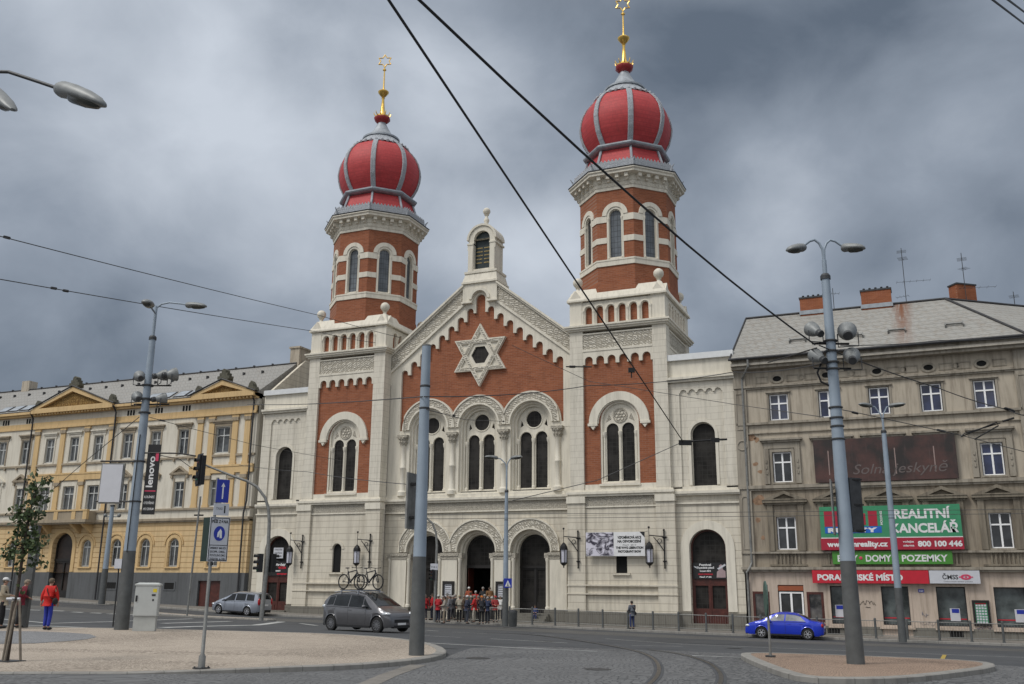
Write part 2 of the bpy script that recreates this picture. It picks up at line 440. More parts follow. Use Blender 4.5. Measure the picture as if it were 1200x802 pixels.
# ================================================================ GROUND
def M_ground(name, c1, c2, tex=None, **k):
    m, nt, b = new_mat(name); v = coords(nt)
    n1 = noise(nt, v, .18, 6, .65); n2 = noise(nt, v, 1.3, 6, .6); n3 = noise(nt, v, 28, 3)
    base = mixc(nt, ramp(nt, n1, .3, .7), c1, c2)
    base = mixc(nt, ramp(nt, n2, .45, .8, (0, 0, 0), (.45,)*3), base, tuple(c*.6 for c in c1))
    base = mixc(nt, ramp(nt, n3, .3, .8, (0, 0, 0), (.4,)*3), base, tuple(min(1, c*1.5) for c in c2))
    n4 = noise(nt, v, .55, 7, .72, .6); base = mixc(nt, ramp(nt, n4, .5, .72, (0, 0, 0), (.5,)*3), base, tuple(c*.5 for c in c1))
    n5 = noise(nt, v, 2.8, 3, .5); base = mixc(nt, ramp(nt, n5, .68, .74, (0, 0, 0), (.35,)*3), base, tuple(c*.35 for c in c1))
    pr = bump(nt, b, n3, .25, .01)
    if tex == 'sett':
        vv = noise(nt, v, .25, 2)
        dv = N(nt, 'ShaderNodeVectorMath'); dv.operation = 'MULTIPLY_ADD'
        cb = N(nt, 'ShaderNodeCombineXYZ'); nt.links.new(vv, cb.inputs[0]); nt.links.new(vv, cb.inputs[1])
        nt.links.new(cb.outputs[0], dv.inputs[0]); dv.inputs[1].default_value = (3, 3, 0); nt.links.new(v, dv.inputs[2])
        vo = N(nt, 'ShaderNodeTexVoronoi'); vo.feature = 'DISTANCE_TO_EDGE'; vo.inputs['Scale'].default_value = k.get('scale', 6.5); vo.inputs['Randomness'].default_value = .45
        vc = N(nt, 'ShaderNodeTexVoronoi'); vc.inputs['Scale'].default_value = k.get('scale', 6.5); vc.inputs['Randomness'].default_value = .45
        nt.links.new(dv.outputs[0], vo.inputs['Vector']); nt.links.new(dv.outputs[0], vc.inputs['Vector'])
        g = ramp(nt, vo.outputs['Distance'], .02, .13)
        hs = N(nt, 'ShaderNodeSeparateColor'); nt.links.new(vc.outputs['Color'], hs.inputs[0])
        base = mixc(nt, ramp(nt, hs.outputs[0], 0, 1, (0, 0, 0), (.6,)*3), base, tuple(min(1, c*k.get('spread', 1.9)) for c in c2))
        base = mixc(nt, g, tuple(c*k.get('gap', .45) for c in c1), base)
        bump(nt, b, g, k.get('bs', .5), .02, pr)
    if tex == 'slab':
        br = N(nt, 'ShaderNodeTexBrick'); br.inputs['Scale'].default_value = 1; br.inputs['Mortar Size'].default_value = .01
        br.inputs['Brick Width'].default_value = .5; br.inputs['Row Height'].default_value = .5; br.offset = 0
        nt.links.new(v, br.inputs['Vector'])
        mf = nt.nodes.new('ShaderNodeMath'); mf.operation = 'MULTIPLY'; mf.inputs[1].default_value = .5; nt.links.new(br.outputs['Fac'], mf.inputs[0])
        base = mixc(nt, mf.outputs[0], base, tuple(c*.4 for c in c1))
    nt.links.new(base, b.inputs['Base Color']); b.inputs['Roughness'].default_value = k.get('rough', .85)
    b.inputs['Specular IOR Level'].default_value = .3
    return m
G_as = M_ground('asphalt', (.05, .053, .058), (.076, .079, .083))
G_as2 = M_ground('asphalt_old', (.08, .08, .078), (.11, .108, .103))
G_set = M_ground('granite_setts', (.095, .097, .10), (.135, .136, .137), 'sett', scale=7, bs=.35, gap=.62, spread=1.45)
G_isl = M_ground('mosaic_paving', (.31, .26, .21), (.40, .345, .285), 'sett', scale=15, spread=1.35, gap=.6, bs=.3)
G_isl2 = M_ground('mosaic_paving_pink', (.22, .155, .115), (.3, .22, .165), 'sett', scale=15, spread=1.35, gap=.6, bs=.3)
G_grey = M_ground('grey_mosaic_paving', (.17, .172, .178), (.22, .222, .225), 'sett', scale=13, spread=1.4, gap=.6, bs=.3)
G_side = M_ground('pavement_slabs', (.15, .14, .125), (.21, .195, .175), 'slab')

def axis(a, b, st): 
    n = max(1, int(round((b-a)/st))); return [a+(b-a)*i/n for i in range(n+1)]
XS = [-900, -500, -300, -200, -140, -100, -85] + axis(-75, 55, 1.0) + [65, 80, 110, 160, 250, 400, 900]
YS = [-900, -500, -300, -200, -140, -110, -95, -85] + axis(-75, 8, 1.0) + [12, 30, 60, 110, 200, 400, 900]
mb = MB(); nx = len(XS)
mb.add([(x, y, road(x, y)-(.3 if y > 6 else 0)) for y in YS for x in XS],
       [(j*nx+i, j*nx+i+1, (j+1)*nx+i+1, (j+1)*nx+i) for j in range(len(YS)-1) for i in range(nx-1)])
struct('road', mb, G_as)

def drape_bm(outline, off, st=1.0):
    bm = bmesh.new()
    tris = tessellate_polygon([[Vector((p[0], p[1], 0)) for p in outline]])
    vs = [bm.verts.new((p[0], p[1], 0)) for p in outline]
    for t in tris:
        try: bm.faces.new([vs[i] for i in t])
        except ValueError: pass
    xs = [p[0] for p in outline]; ys = [p[1] for p in outline]
    for ax, lo, hi in ((0, min(xs), max(xs)), (1, min(ys), max(ys))):
        k = math.floor(lo)+1
        while k < hi:
            co = [0, 0, 0]; no = [0, 0, 0]; co[ax] = k; no[ax] = 1
            bmesh.ops.bisect_plane(bm, geom=bm.verts[:]+bm.edges[:]+bm.faces[:], plane_co=co, plane_no=no)
            k += 1
    for v in bm.verts: v.co.z = road(v.co.x, v.co.y)+(off(v.co.x, v.co.y) if callable(off) else off)
    for f in bm.faces:
        if f.normal.z < 0: f.normal_flip()
    bmesh.ops.recalc_face_normals(bm, faces=bm.faces)
    up = sum(f.normal.z for f in bm.faces)
    if up < 0:
        for f in bm.faces: f.normal_flip()
    return bm
def drape(name, outline, off, mat, kind='structure', parent=None):
    bm = drape_bm(outline, off); me = bpy.data.meshes.new(name); bm.to_mesh(me); bm.free()
    o = link(name, me, mat, parent)
    if parent is None: tag(o, kind=kind)
    return o
def strip(name, pts, wdt, off, mat):
    # a painted line of even width along a ground path
    P = [Vector((p[0], p[1])) for p in pts]; D = []
    for a, b in zip(P, P[1:]):
        n = max(1, int((b-a).length/.5))
        D += [a+(b-a)*i/n for i in range(n)]
    D.append(P[-1]); mb = MB(); vs = []
    for i, p in enumerate(D):
        t = (D[min(i+1, len(D)-1)]-D[max(i-1, 0)]).normalized(); q = Vector((-t.y, t.x))*wdt/2
        for s in (1, -1):
            e = p+q*s; vs.append((e.x, e.y, road(e.x, e.y)+off))
    mb.add(vs, [(2*i, 2*i+1, 2*i+3, 2*i+2) for i in range(len(D)-1)])
    return struct(name, mb, mat)
def offs(poly, d):
    # inward offset of a closed polygon (counter-clockwise positive)
    n = len(poly); A = sum(poly[i][0]*poly[(i+1) % n][1]-poly[(i+1) % n][0]*poly[i][1] for i in range(n))
    sg = 1 if A > 0 else -1; out = []
    for i in range(n):
        p0, p1, p2 = Vector(poly[i-1]), Vector(poly[i]), Vector(poly[(i+1) % n])
        n1 = Vector((-(p1-p0).y, (p1-p0).x)).normalized()*sg; n2 = Vector((-(p2-p1).y, (p2-p1).x)).normalized()*sg
        m = (n1+n2); m = m/max(.3, m.length_squared)*2*d if m.length > 1e-6 else n1*d
        out.append(tuple(p1+m))
    return out
def raised(name, outline, h, mat, kerb=.28, smooth_n=1):
    out = [tuple(p) for p in outline]
    for _ in range(smooth_n):   # corner cutting
        q = []
        for i in range(len(out)):
            a, b = Vector(out[i]), Vector(out[(i+1) % len(out)])
            q += [tuple(a*.75+b*.25), tuple(a*.25+b*.75)]
        out = q
    d = []
    for i in range(len(out)):
        a, b = Vector(out[i]), Vector(out[(i+1) % len(out)]); n = max(1, int((b-a).length/1.0))
        d += [tuple(a+(b-a)*k/n) for k in range(n)]
    out = d
    inn = offs(out, kerb)
    hh = h if callable(h) else (lambda x, y: h)
    drape(name, inn, lambda x, y: hh(x, y)-.006, mat)
    mb = MB(); n = len(out)
    vs = [(p[0], p[1], road(*p)-.05) for p in out]+[(p[0], p[1], road(*p)+hh(*p)-.02) for p in out]
    o2 = offs(out, .03)
    vs += [(p[0], p[1], road(*p)+hh(*p)) for p in o2] + [(p[0], p[1], road(*p)+hh(*p)) for p in inn] + [(p[0], p[1], road(*p)+hh(*p)-.03) for p in inn]
    fs = []
    for i in range(n):
        j = (i+1) % n
        for k in range(4): fs.append((k*n+i, k*n+j, (k+1)*n+j, (k+1)*n+i))
    mb.add(vs, fs); struct('kerb', mb, S['kerb'])

def gp(*a): return [tuple(gpt(*p)[:2]) for p in a]
# pavement in front of the buildings
raised('pavement', [(-110, -3.4), (-60, -3.4), (-30, -3.5), (0, -3.5), (22, -3.5), (60, -3.5), (110, -3.5), (110, 7), (60, 7.), (0, 7), (-60, 7), (-110, 7)], .13, G_side, smooth_n=0)
# left plaza island
isl = [(12.1, -46.6), (14.8, -44.8), (16.3, -43.4), (17.4, -41.9), (17.85, -40.1), (17.8, -38.4), (17.2, -36.7), (16.0, -34.8), (14.4, -33.0), (12.2, -31.2), (9.0, -30.2), (6.3, -31.2), (3.2, -32.2), (.6, -33.6), (-2.3, -35.2), (-12, -40), (-26, -49), (-20, -60), (0, -56)]
PH = lambda x, y: .12 if y > -40 else .12-.085*min(1, max(0, (16.6-x)/2.5))*min(1, (-40-y)/3)
raised('plaza_island', isl, PH, G_isl)
drape('grey_paving_patch', gp((-30, 759), (0, 758.5), (40, 758.5), (75, 757), (100, 754.5), (113, 751.5), (105, 748), (80, 746), (40, 744.5), (0, 744), (-30, 744)), lambda x, y: PH(x, y)+.001, G_grey)
# right traffic island
isr = [(24.2, -32.2), (24.9, -34.6), (26.0, -37.6), (26.8, -39.2), (27.9, -38.8), (28.8, -37.9), (29.7, -36.0), (30.7, -33.4), (30.8, -31.2), (30.2, -30.3), (29.2, -30.1), (27, -30.3), (25, -30.7), (24.3, -31.3)]
raised('traffic_island', isr, .13, G_isl2)
# slim island with the signal posts
raised('slim_island', [(-19.5, -10.9), (-8, -11.9), (-7.6, -11.2), (-8.2, -10.5), (-19.5, -9.6), (-20, -10.2)], .1, G_isl, .18)
# setts round the tram curve
drape('sett_paving', [(17.4, -37.2), (16.3, -33.4), (17.3, -31.0), (20.6, -29.8), (24.3, -29.6), (27, -30.0), (31, -29.6), (33, -31.5), (34.5, -37), (36, -48), (36, -66), (10, -66), (8, -50), (12.3, -46.6), (16.2, -43.2), (17.6, -41.2)], .006, G_set)
# old asphalt lane with the tram track near the houses
drape('tram_lane', [(-60, -12.0), (-25, -9.4), (-8, -6.3), (5, -5.4), (20, -6.2), (40, -7), (60, -7.5), (60, -10.8), (40, -10.4), (22, -10.4), (8, -10.5), (-8, -11.8), (-25, -14), (-60, -17)], .005, G_as2)
LN = [((250, 741), (340, 744.5), (430, 750), (537, 756), (620, 760.5), (700, 764)), ((575, 749), (665, 754)), ((497, 745.5), (540, 747.5)), ((500, 739), (513, 740)), ((352, 731), (371, 733.5)),
      ((710, 749), (800, 755.5), (992, 763), (1200, 771)), ((740, 757), (800, 758)), ((811, 769), (871, 771)), ((1035, 772), (1100, 776), (1160, 778)), ((620, 744), (650, 745)), ((530, 741), (570, 743)),
      ((-20, 724), (60, 731), (130, 729), (210, 726)), ((-20, 731), (40, 733.5), (150, 738)), ((170, 741), (250, 741)), ((190, 736), (300, 733), (330, 729)), ((190, 731), (270, 728.5)), ((180, 727), (225, 725.5)), ((210, 739), (255, 740))]
LW = [.16, .14, .14, .2, .3, .14, .1, .16, .1, .14, .12, .3, .3, .25, .5, .4, .3, .3]
for a, w_ in zip(LN, LW): strip('lane_marking', gp(*a), w_, .011, S['line'])
strip('paving_band', gp((425, 806), (455, 792), (490, 780)), .4, .012, G_side)
for (px, py) in ((560, 772), (700, 785), (470, 750), (300, 747), (860, 760), (1080, 789), (640, 752)):
    q = gpt(px, py); n = 20
    mb = MB().add([(q.x+.32*cos(2*pi*k/n), q.y+.32*sin(2*pi*k/n), road(q.x+.32*cos(2*pi*k/n), q.y+.32*sin(2*pi*k/n))+.013) for k in range(n)], [tuple(range(n))]); struct('manhole_cover', mb, S['iron2'])
for pl in (((420, 752), (470, 755), (540, 761), (480, 760)), ((760, 748), (900, 755), (905, 758), (750, 752)), ((200, 735), (290, 737), (300, 739), (200, 738))):
    drape('asphalt_patch', gp(*pl), .0085, M_ground('patched_asphalt', (.045, .047, .05), (.065, .067, .07)))
strip('yellow_marking', gp((1103, 777), (1107, 768)), .13, .012, S['line_y'])
for (x0, x1, y) in ((30, 47, 715), (61, 75, 716), (84, 97, 717.6), (106, 119, 718.6), (129, 135, 719.6), (150, 157, 720.3), (168, 180, 721.5), (5, 20, 714)):
    a, b_ = gpt(x0, y), gpt(x1, y+.5)
    strip('zebra_stripe', [(a.x, a.y), (b_.x, b_.y)], .75, .012, S['line'])
# tram rails
R1 = gp((560, 741), (600, 742.5), (640, 745.5), (700, 754.5), (745, 763), (763, 770), (771, 778), (773, 787), (768, 797)) + [(24.3, -43), (24.8, -47), (25.5, -55), (26, -64)]
R2 = gp((760, 762), (790, 765.5), (812, 770.5), (832, 778), (842, 786), (847, 797)) + [(25.6, -42.5), (26.2, -48), (26.9, -56), (27.4, -64)]
def smoothp(P):
    for _ in range(2):
        q = [P[0]]
        for a, b in zip(P, P[1:]): q += [(a[0]*.75+b[0]*.25, a[1]*.75+b[1]*.25), (a[0]*.25+b[0]*.75, a[1]*.25+b[1]*.75)]
        P = q+[P[-1]]
    return P
for R_ in (R1, R2):
    R_ = smoothp(R_)
    strip('tram_track_bed', R_, .24, .010, G_as); strip('tram_rail', R_, .09, .016, S['steel'])
for yy in (-7.2, -8.7):
    R_ = [(x, yy + .00012*(x-5)**2) for x in range(-60, 60, 4)]
    strip('tram_rail', R_, .07, .012, S['steel'])
# ================================================================ SYNAGOGUE
SY = empty('synagogue', (0, 3, -2.3), 'huge red brick and pale stone synagogue with two red onion domed towers', 'synagogue', world=True)
def sp(name, mb, mat, parent=None, smooth=None, label=None): return build(name, mb, mat, parent or SY, smooth, label)

def tower(cx):
    T0 = Matrix.Translation((cx, 0, 0))
    ctr = Matrix.Translation((cx, 3.47, 0))
    # core
    mb = MB(T0).box(-3.2, 3.2, .72, 6.2, -2.9, 17.7); sp('tower_core', mb, S['stucco'])
    mb = MB(T0).box(-3.2, 3.2, .28, 6.66, 17.6, 19.6); sp('belfry_core', mb, S['brick'])
    for q in range(4):
        X = ctr @ Matrix.Rotation(q*pi/2, 4, 'Z') @ Matrix.Translation((0, -3.47, 0))
        # upper corner piers stand at the corners (left one of each face)
        m = MB(X); m.box(-3.47, -2.5, .0, .97, 14.0 if q > 1 else -2.6, 17.5)
        sp('corner_pier', m, S['stucco'])
        m = MB(X); m.box(-3.45, -2.55, .02, .92, 17.85, 19.62); m.box(-3.5, -2.5, -.03, .97, 17.85, 18.0)
        m.box(-3.5, -2.46, -.04, 1.0, 19.6, 19.74)
        m.plate([(-3.55, 19.74), (-2.42, 19.74), (-2.98, 20.5)], [], -.08, 1.04)
        m.xf = X @ Matrix.Translation((-2.98, .5, 0)) @ Matrix.Rotation(pi/2, 4, 'Z') @ Matrix.Translation((2.98, -.5, 0))
        m.plate([(-3.54, 19.743), (-2.43, 19.743), (-2.98, 20.49)], [], -.07, 1.03)
        m.xf = X
        sp('gablet_pier', m, S['stucco_fine'])
        c = X @ Vector((-2.98, .5, 0))
        m = MB().lathe([(.34, 20.2), (.26, 20.5), (.14, 20.68), (.12, 20.8), (.2, 20.86), (.12, 20.92)], (c.x, c.y, 0), 14).ball((c.x, c.y, 21.25), .37, 14)
        sp('ball_finial', m, S['stucco_fine'], smooth=40)
        # arcade of niches
        m = MB(X)
        holes = [arch(-2.05+.82*k, 17.98, .5, 19.24, 8) for k in range(6)]
        m.plate(rect(-2.55, 2.55, 17.86, 19.6), holes, .06, .26)
        for k in range(6):
            u = -2.05+.82*k
            m.plate(ring(u, 18.99, .3, .385, n=10), [], .0, .06)
        for k in range(7):
            u = -2.46+.82*k
            m.lathe([(.085, 17.92), (.07, 18.0), (.07, 18.75), (.11, 18.9), (.11, 18.98)], (u, .04, 0), 8)
        sp('niche_arcade', m, S['stucco_fine'])
        # carved frieze and mouldings
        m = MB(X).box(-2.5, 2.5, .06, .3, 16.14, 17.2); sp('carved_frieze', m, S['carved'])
        m = MB(X); m.box(-2.5, 2.5, -.02, .3, 15.98, 16.14); m.box(-2.5, 2.5, .0, .3, 17.2, 17.3); sp('frieze_moulding', m, S['stucco_fine'])
        # dentil arcade below the frieze
        pts = [(-2.5, 15.98), (-2.5, 15.05)]
        for k in range(6):
            u = -2.07+.828*k; r = .29
            pts += [(u-r, 15.05)] + [(u-r*cos(pi*i/8), 15.34+r*sin(pi*i/8)) for i in range(9)] + [(u+r, 15.05)]
        pts += [(2.5, 15.05), (2.5, 15.98)]
        m = MB(X).plate(pts, [], .02, .22); sp('scalloped_arcade', m, S['stucco_fine'])
        if q:
            m = MB(X).box(-2.5, 2.5, .22, .34, 14.0, 16.0); sp('brick_panel', m, S['brick'])
    # main cornice
    m = MB(ctr)
    for (a, z0, z1) in ((3.6, 17.48, 17.6), (3.72, 17.6, 17.74), (3.8, 17.74, 17.86)): m.box(-a, a, -a, a, z0, z1)
    sp('tower_cornice', m, S['stucco_fine'])
    # sloping roof up to the octagon
    m = MB(ctr); a, b = 3.62, 3.2
    m.add([(-a, -a, 19.66), (a, -a, 19.66), (a, a, 19.66), (-a, a, 19.66), (-a, -a, 19.78), (a, -a, 19.78), (a, a, 19.78), (-a, a, 19.78), (-b, -b, 20.62), (b, -b, 20.62), (b, b, 20.62), (-b, b, 20.62)],
          [(0, 1, 5, 4), (1, 2, 6, 5), (2, 3, 7, 6), (3, 0, 4, 7), (4, 5, 9, 8), (5, 6, 10, 9), (6, 7, 11, 10), (7, 4, 8, 11), (8, 9, 10, 11), (3, 2, 1, 0)])
    sp('skirt_roof', m, S['stucco_fine'])
    # octagonal drum
    A = 3.3; s2 = A*math.tan(pi/8)
    m = MB(ctr).lathe([(A/cos(pi/8)+.1, 20.1), (A/cos(pi/8)+.06, 20.9), (A/cos(pi/8)-.5, 20.95), (A/cos(pi/8)-.5, 28.1)], n=8, ph=pi/8); sp('drum_core', m, S['brick'])
    for q in range(8):
        X = ctr @ Matrix.Rotation(q*pi/4, 4, 'Z') @ Matrix.Translation((0, -A, 0))
        e = s2
        m = MB(X).plate(rect(-e, e, 20.6, 27.98), [arch(0, 22.6, 1.2, 26.56, 12)], 0, .3); sp('drum_wall', m, S['brick'])
        m = MB(X)
        m.box(-e-.02, e+.02, -.07, .03, 22.14, 22.6); m.box(-e-.03, e+.03, -.10, .0, 22.5, 22.62)
        for sg in (1, -1):
            x0, x1 = sorted((sg*.62, sg*(e+.015)))
            for (z0, z1) in ((23.87, 24.3), (25.46, 25.95)): m.box(x0, x1, -.05, .03, z0, z1)
        m.plate(ring(0, 25.97, .62, .95, n=14), [], -.09, .03)
        sp('stone_band', m, S['stucco_fine'])
        m = MB(X).plate(arch(0, 22.6, 1.24, 26.58, 12), [arch(0, 22.72, .9, 26.42, 12)], -.03, .12)
        m.plate(arch(0, 22.62, 1.0, 26.47, 12), [arch(0, 22.8, .84, 26.36, 12)], .1, .26)
        for sg in (1, -1): m.lathe([(.09, 22.7), (.06, 22.85), (.06, 25.5), (.1, 25.7), (.1, 25.8)], (sg*.5, -.0, 0), 8)
        w_ = sp('drum_window', m, S['stucco_fine'])
        sp('pane', MB(X).plate(arch(0, 22.6, .95, 26.45, 12), [], .2, .24), S['win_drum'], w_)
        # corbels of the drum cornice
        m = MB(X)
        for k in range(4):
            u = -e+.33+(2*e-.66)*k/3; m.box(u-.13, u+.13, -.56, .0, 28.62, 28.88); m.box(u-.1, u+.1, -.36, .0, 28.46, 28.62)
        m.box(-e, e, -.1, 0, 28.35, 28.64)
        for k in range(11):
            u = -e+.12+(2*e-.24)*k/10; m.box(u-.05, u+.05, -.16, 0, 28.22, 28.36)
        sp('corbels', m, S['stucco_fine'])
        # cresting over the cornice
        aa = 3.72; ee = aa*math.tan(pi/8)
        Y2 = ctr @ Matrix.Rotation(q*pi/4, 4, 'Z') @ Matrix.Translation((0, -aa, 0))
        pts = [(-ee, 29.25), (ee, 29.25), (ee, 29.95)]; nn = 11
        for k in range(nn):
            u = ee-2*ee*(k+.5)/nn; w2 = ee/nn
            pts += [(u+w2*.9, 29.98), (u+w2*.5, 30.05), (u, 30.16), (u-w2*.5, 30.05), (u-w2*.9, 29.98)]
        pts.append((-ee, 29.95))
        m = MB(Y2).plate(pts, [], 0, .06); m.tube([(-ee, -.02, 29.24), (-ee, -.1, 29.75), (-ee, -.3, 30.0)], [.09, .07, .03], 6)
        sp('roof_cresting', m, S['zinc_orn'])
    k8 = 1/cos(pi/8)
    m = MB(ctr).lathe([(r*k8, z) for r, z in ((3.2, 27.9), (3.37, 27.9), (3.37, 28.12), (3.42, 28.16), (3.42, 28.42), (3.47, 28.46), (3.47, 28.86), (3.96, 28.9), (4.0, 28.92), (4.0, 29.08), (4.1, 29.14), (4.1, 29.24))], n=8, ph=pi/8)
    sp('drum_cornice', m, S['stucco_fine'])
    m = MB(ctr).lathe([(r*k8, z) for r, z in ((4.12, 29.23), (4.14, 29.3), (3.6, 29.42), (3.3, 29.46))], n=8, ph=pi/8); sp('cornice_flashing', m, S['roofdark'])
    # red skirt, grey ring
    m = MB(ctr).lathe([(r*k8, z) for r, z in ((3.35, 29.45), (3.2, 29.7), (2.68, 31.42))], n=8, ph=pi/8); sp('red_skirt', m, S['dome_red'])
    m = MB(ctr)
    for k in range(8):
        an = pi/8+k*pi/4; m.tube([(3.32*k8*cos(an), 3.32*k8*sin(an), 29.5), (2.74*k8*cos(an), 2.74*k8*sin(an), 31.42)], .1, 6)
    sp('skirt_rib', m, S['zinc'])
    m = MB(ctr).lathe([(r*k8, z) for r, z in ((2.6, 31.44), (2.88, 31.48), (3.02, 31.56), (3.08, 31.66), (3.08, 31.76), (2.95, 31.84), (2.6, 31.95))], n=8, ph=pi/8)
    sp('dome_ring', m, S['zinc'])
    prof = [(2.6, 31.85), (2.97, 32.35), (3.27, 32.95), (3.44, 33.6), (3.5, 34.15), (3.44, 34.65), (3.3, 35.2), (3.04, 35.72), (2.69, 36.18), (2.24, 36.6), (1.8, 36.96), (1.42, 37.36)]
    m = MB(ctr); n = 48; vs = []
    for (r, z) in prof:
        for k in range(n):
            an = pi/8+2*pi*k/n; ph = (an-pi/8) % (pi/4)-pi/8
            rr = r*(.45+.55*cos(pi/8)/cos(ph)) if True else r
            vs.append((rr*cos(an), rr*sin(an), z))
    m.add(vs, [(i*n+k, i*n+(k+1) % n, (i+1)*n+(k+1) % n, (i+1)*n+k) for i in range(len(prof)-1) for k in range(n)])
    d = sp('onion_dome', m, S['dome_red'], smooth=25)
    for k in range(8):
        an = pi/8+k*pi/4; u = Vector((cos(an), sin(an), 0)); t = Vector((-sin(an), cos(an), 0)); vs = []
        for i, (r, z) in enumerate(prof):
            h = .2
            for s_, o_ in ((-h, -.03), (-h, .06), (-h*.75, .09), (h*.75, .09), (h, .06), (h, -.03)):
                vs.append(u*(r+o_-.0)+t*s_+Vector((0, 0, z)))
        m = MB(ctr).add(vs, [(i*6+j, i*6+j+1, (i+1)*6+j+1, (i+1)*6+j) for i in range(len(prof)-1) for j in range(5)])
        sp('dome_rib', m, S['zinc_orn'], d)
    m = MB(ctr)
    for k in range(32):   # scalloped band at the crown
        an = 2*pi*k/32; m.ball((2.4*cos(an), 2.4*sin(an), 36.46), .15, 8, sz=1.2)
    m.lathe([(2.5, 36.42), (2.3, 36.64), (2.0, 36.88), (1.72, 37.1), (1.5, 37.4), (1.5, 37.52), (1.2, 37.6), (1.0, 37.66)], n=32)
    sp('dome_crown', m, S['zinc_orn'], d)
    m = MB(ctr).lathe([(1.62, 37.42), (1.62, 37.56), (1.3, 37.68), (1.05, 37.9), (.84, 38.2), (.64, 38.55), (.46, 38.9), (.38, 39.1), (.34, 39.2)], n=20); sp('spire_cone', m, S['zinc'], d, smooth=35)
    # finial
    m = MB(ctr).lathe([(.34, 39.12), (.5, 39.25), (.72, 39.5), (.72, 39.66), (.58, 39.74)], n=8); fn = sp('finial', m, S['goldred'], smooth=40)
    m = MB(ctr).lathe([(.58, 39.7), (.58, 39.84), (.34, 39.88), (.26, 40.05), (.2, 40.3), (.14, 41.0), (.1, 41.5), (.16, 41.62), (.11, 41.7), (.26, 41.85), (.46, 42.12), (.48, 42.22), (.3, 42.38), (.1, 42.46), (.07, 42.7), (.05, 44.3), (.15, 44.36), (.15, 44.46), (.05, 44.5), (.05, 44.75)], n=16)
    for k in range(10): an = 2*pi*k/10; m.tube([(.56*cos(an), .56*sin(an), 39.8), (.72*cos(an), .72*sin(an), 40.0), (.74*cos(an), .74*sin(an), 40.14)], [.05, .04, .02], 5)
    sp('gilded_shaft', m, S['gold'], fn, smooth=40)
    m = MB(ctr @ Matrix.Rotation(.35, 4, 'Z'))
    P = [((.62 if k % 2 == 0 else .37)*sin(pi*k/6), 0, 45.28+(.62 if k % 2 == 0 else .37)*cos(pi*k/6)) for k in range(13)]
    for a_, b_ in zip(P, P[1:]): m.tube([a_, b_], .045, 6)
    for a_ in P[:12]: m.ball(a_, .047, 6)
    sp('star_finial', m, S['gold'], fn)
    # front of the shaft
    m = MB(T0).plate(rect(-2.5, 2.5, 6.72, 16.1), [arch(0, 6.78, 2.72, 12.36, 16)], .22, .34); sp('brick_panel', m, S['brick'])
    m = MB(T0).plate(ring(0, 10.9, 1.52, 2.12, n=24), [], .02, .24)
    m.plate(ring(0, 10.9, 1.45, 1.55, n=24), [], .12, .24)
    for s_ in (1, -1): m.box(s_*1.85-.34, s_*1.85+.34, -.02, .24, 10.72, 10.9); m.plate([(s_*1.82-.2, 10.72), (s_*1.82+.2, 10.72), (s_*1.82, 10.45)], [], .02, .24)
    sp('hood_arch', m, S['stucco_fine'])
    # twin-light window
    m = MB(T0)
    m.plate(arch(0, 6.74, 2.5, 12.26, 18), [arch(-.55, 6.95, .86, 10.9, 12), arch(.55, 6.95, .86, 10.9, 12)], .42, .62)
    m.plate(arch(0, 6.74, 2.72, 12.36, 18), [arch(0, 6.9, 2.46, 12.24, 18)], .26, .5)
    for x_ in (-1.12, 0, 1.12): m.lathe([(.13, 6.8), (.13, 7.0), (.08, 7.05), (.08, 9.9), (.14, 10.1), (.16, 10.25), (.16, 10.32)], (x_, .4, 0), 10)
    m.box(-1.42, 1.42, .0, .5, 6.62, 6.76)
    w_ = sp('twin_window', m, S['stucco_fine'])
    m = MB(T0).plate(ring(0, 11.42, .42, .5, n=20)[:0] or [(.52*cos(2*pi*k/20), 11.42+.52*sin(2*pi*k/20)) for k in range(20)], [[(.42*cos(2*pi*k/20), 11.42+.42*sin(2*pi*k/20)) for k in range(20)]], .37, .42)
    for k in range(6): m.torus((.25*cos(pi*k/3), .4, 11.42+.25*sin(pi*k/3)), .12, .03, n=12, m=5)
    m.torus((0, .4, 11.42), .1, .04, n=12, m=5)
    for s_ in (1, -1): m.plate([(s_*.62, 11.2), (s_*1.0, 11.0), (s_*.78, 11.55)], [], .4, .42)
    sp('rose', m, S['carved_fine'], w_)
    sp('pane', MB(T0).box(-1.1, 1.1, .52, .55, 6.8, 11.0), S['win_dark'], w_)
    # storey band
    m = MB(T0); m.box(-2.5, 2.5, .04, .3, 5.3, 5.92); sp('carved_band', m, S['carved_fine'])
    m = MB(T0); m.box(-3.72, 3.72, -.24, .5, 6.08, 6.24); m.box(-3.64, 3.64, -.14, .5, 5.93, 6.08); m.box(-3.6, 3.6, -.05, .4, 6.24, 6.36)
    for s_ in (-3.06, 3.06): m.box(s_-.66, s_+.66, -.2, .5, 5.5, 5.93)
    m.box(-2.5, 2.5, .0, .3, 5.2, 5.3)
    m.box(-3.4, 3.4, .1, .34, 6.36, 6.74)
    sp('string_course', m, S['stucco_fine'])
    # lower wall
    m = MB(T0).plate(rect(-3.4, 3.4, -2.9, 5.4), [arch(0, .95, .76, 3.02, 10)], .08, .34)
    for s_ in (-3.06, 3.06): m.box(s_-.62, s_+.62, -.1, .3, -1.5, 5.5)
    sp('lower_wall', m, S['stucco_low'])
    m = MB(T0); m.box(-3.72, 3.72, -.14, .2, .12, .22); m.box(-3.72, 3.72, -.14, .2, -.42, -.34); m.box(-.6, .6, -.06, .3, .82, .95); m.plate(ring(0, 2.64, .42, .62, n=12), [], .03, .1); sp('lower_moulding', m, S['stucco_low'])
    m = MB(T0); m.box(-3.8, 3.8, -.24, .2, -3.0, -1.5); sp('plinth', m, S['plinth'])
    m = MB(T0).box(-.4, .4, .24, .3, .9, 3.1); sp('small_window', m, S['void'])
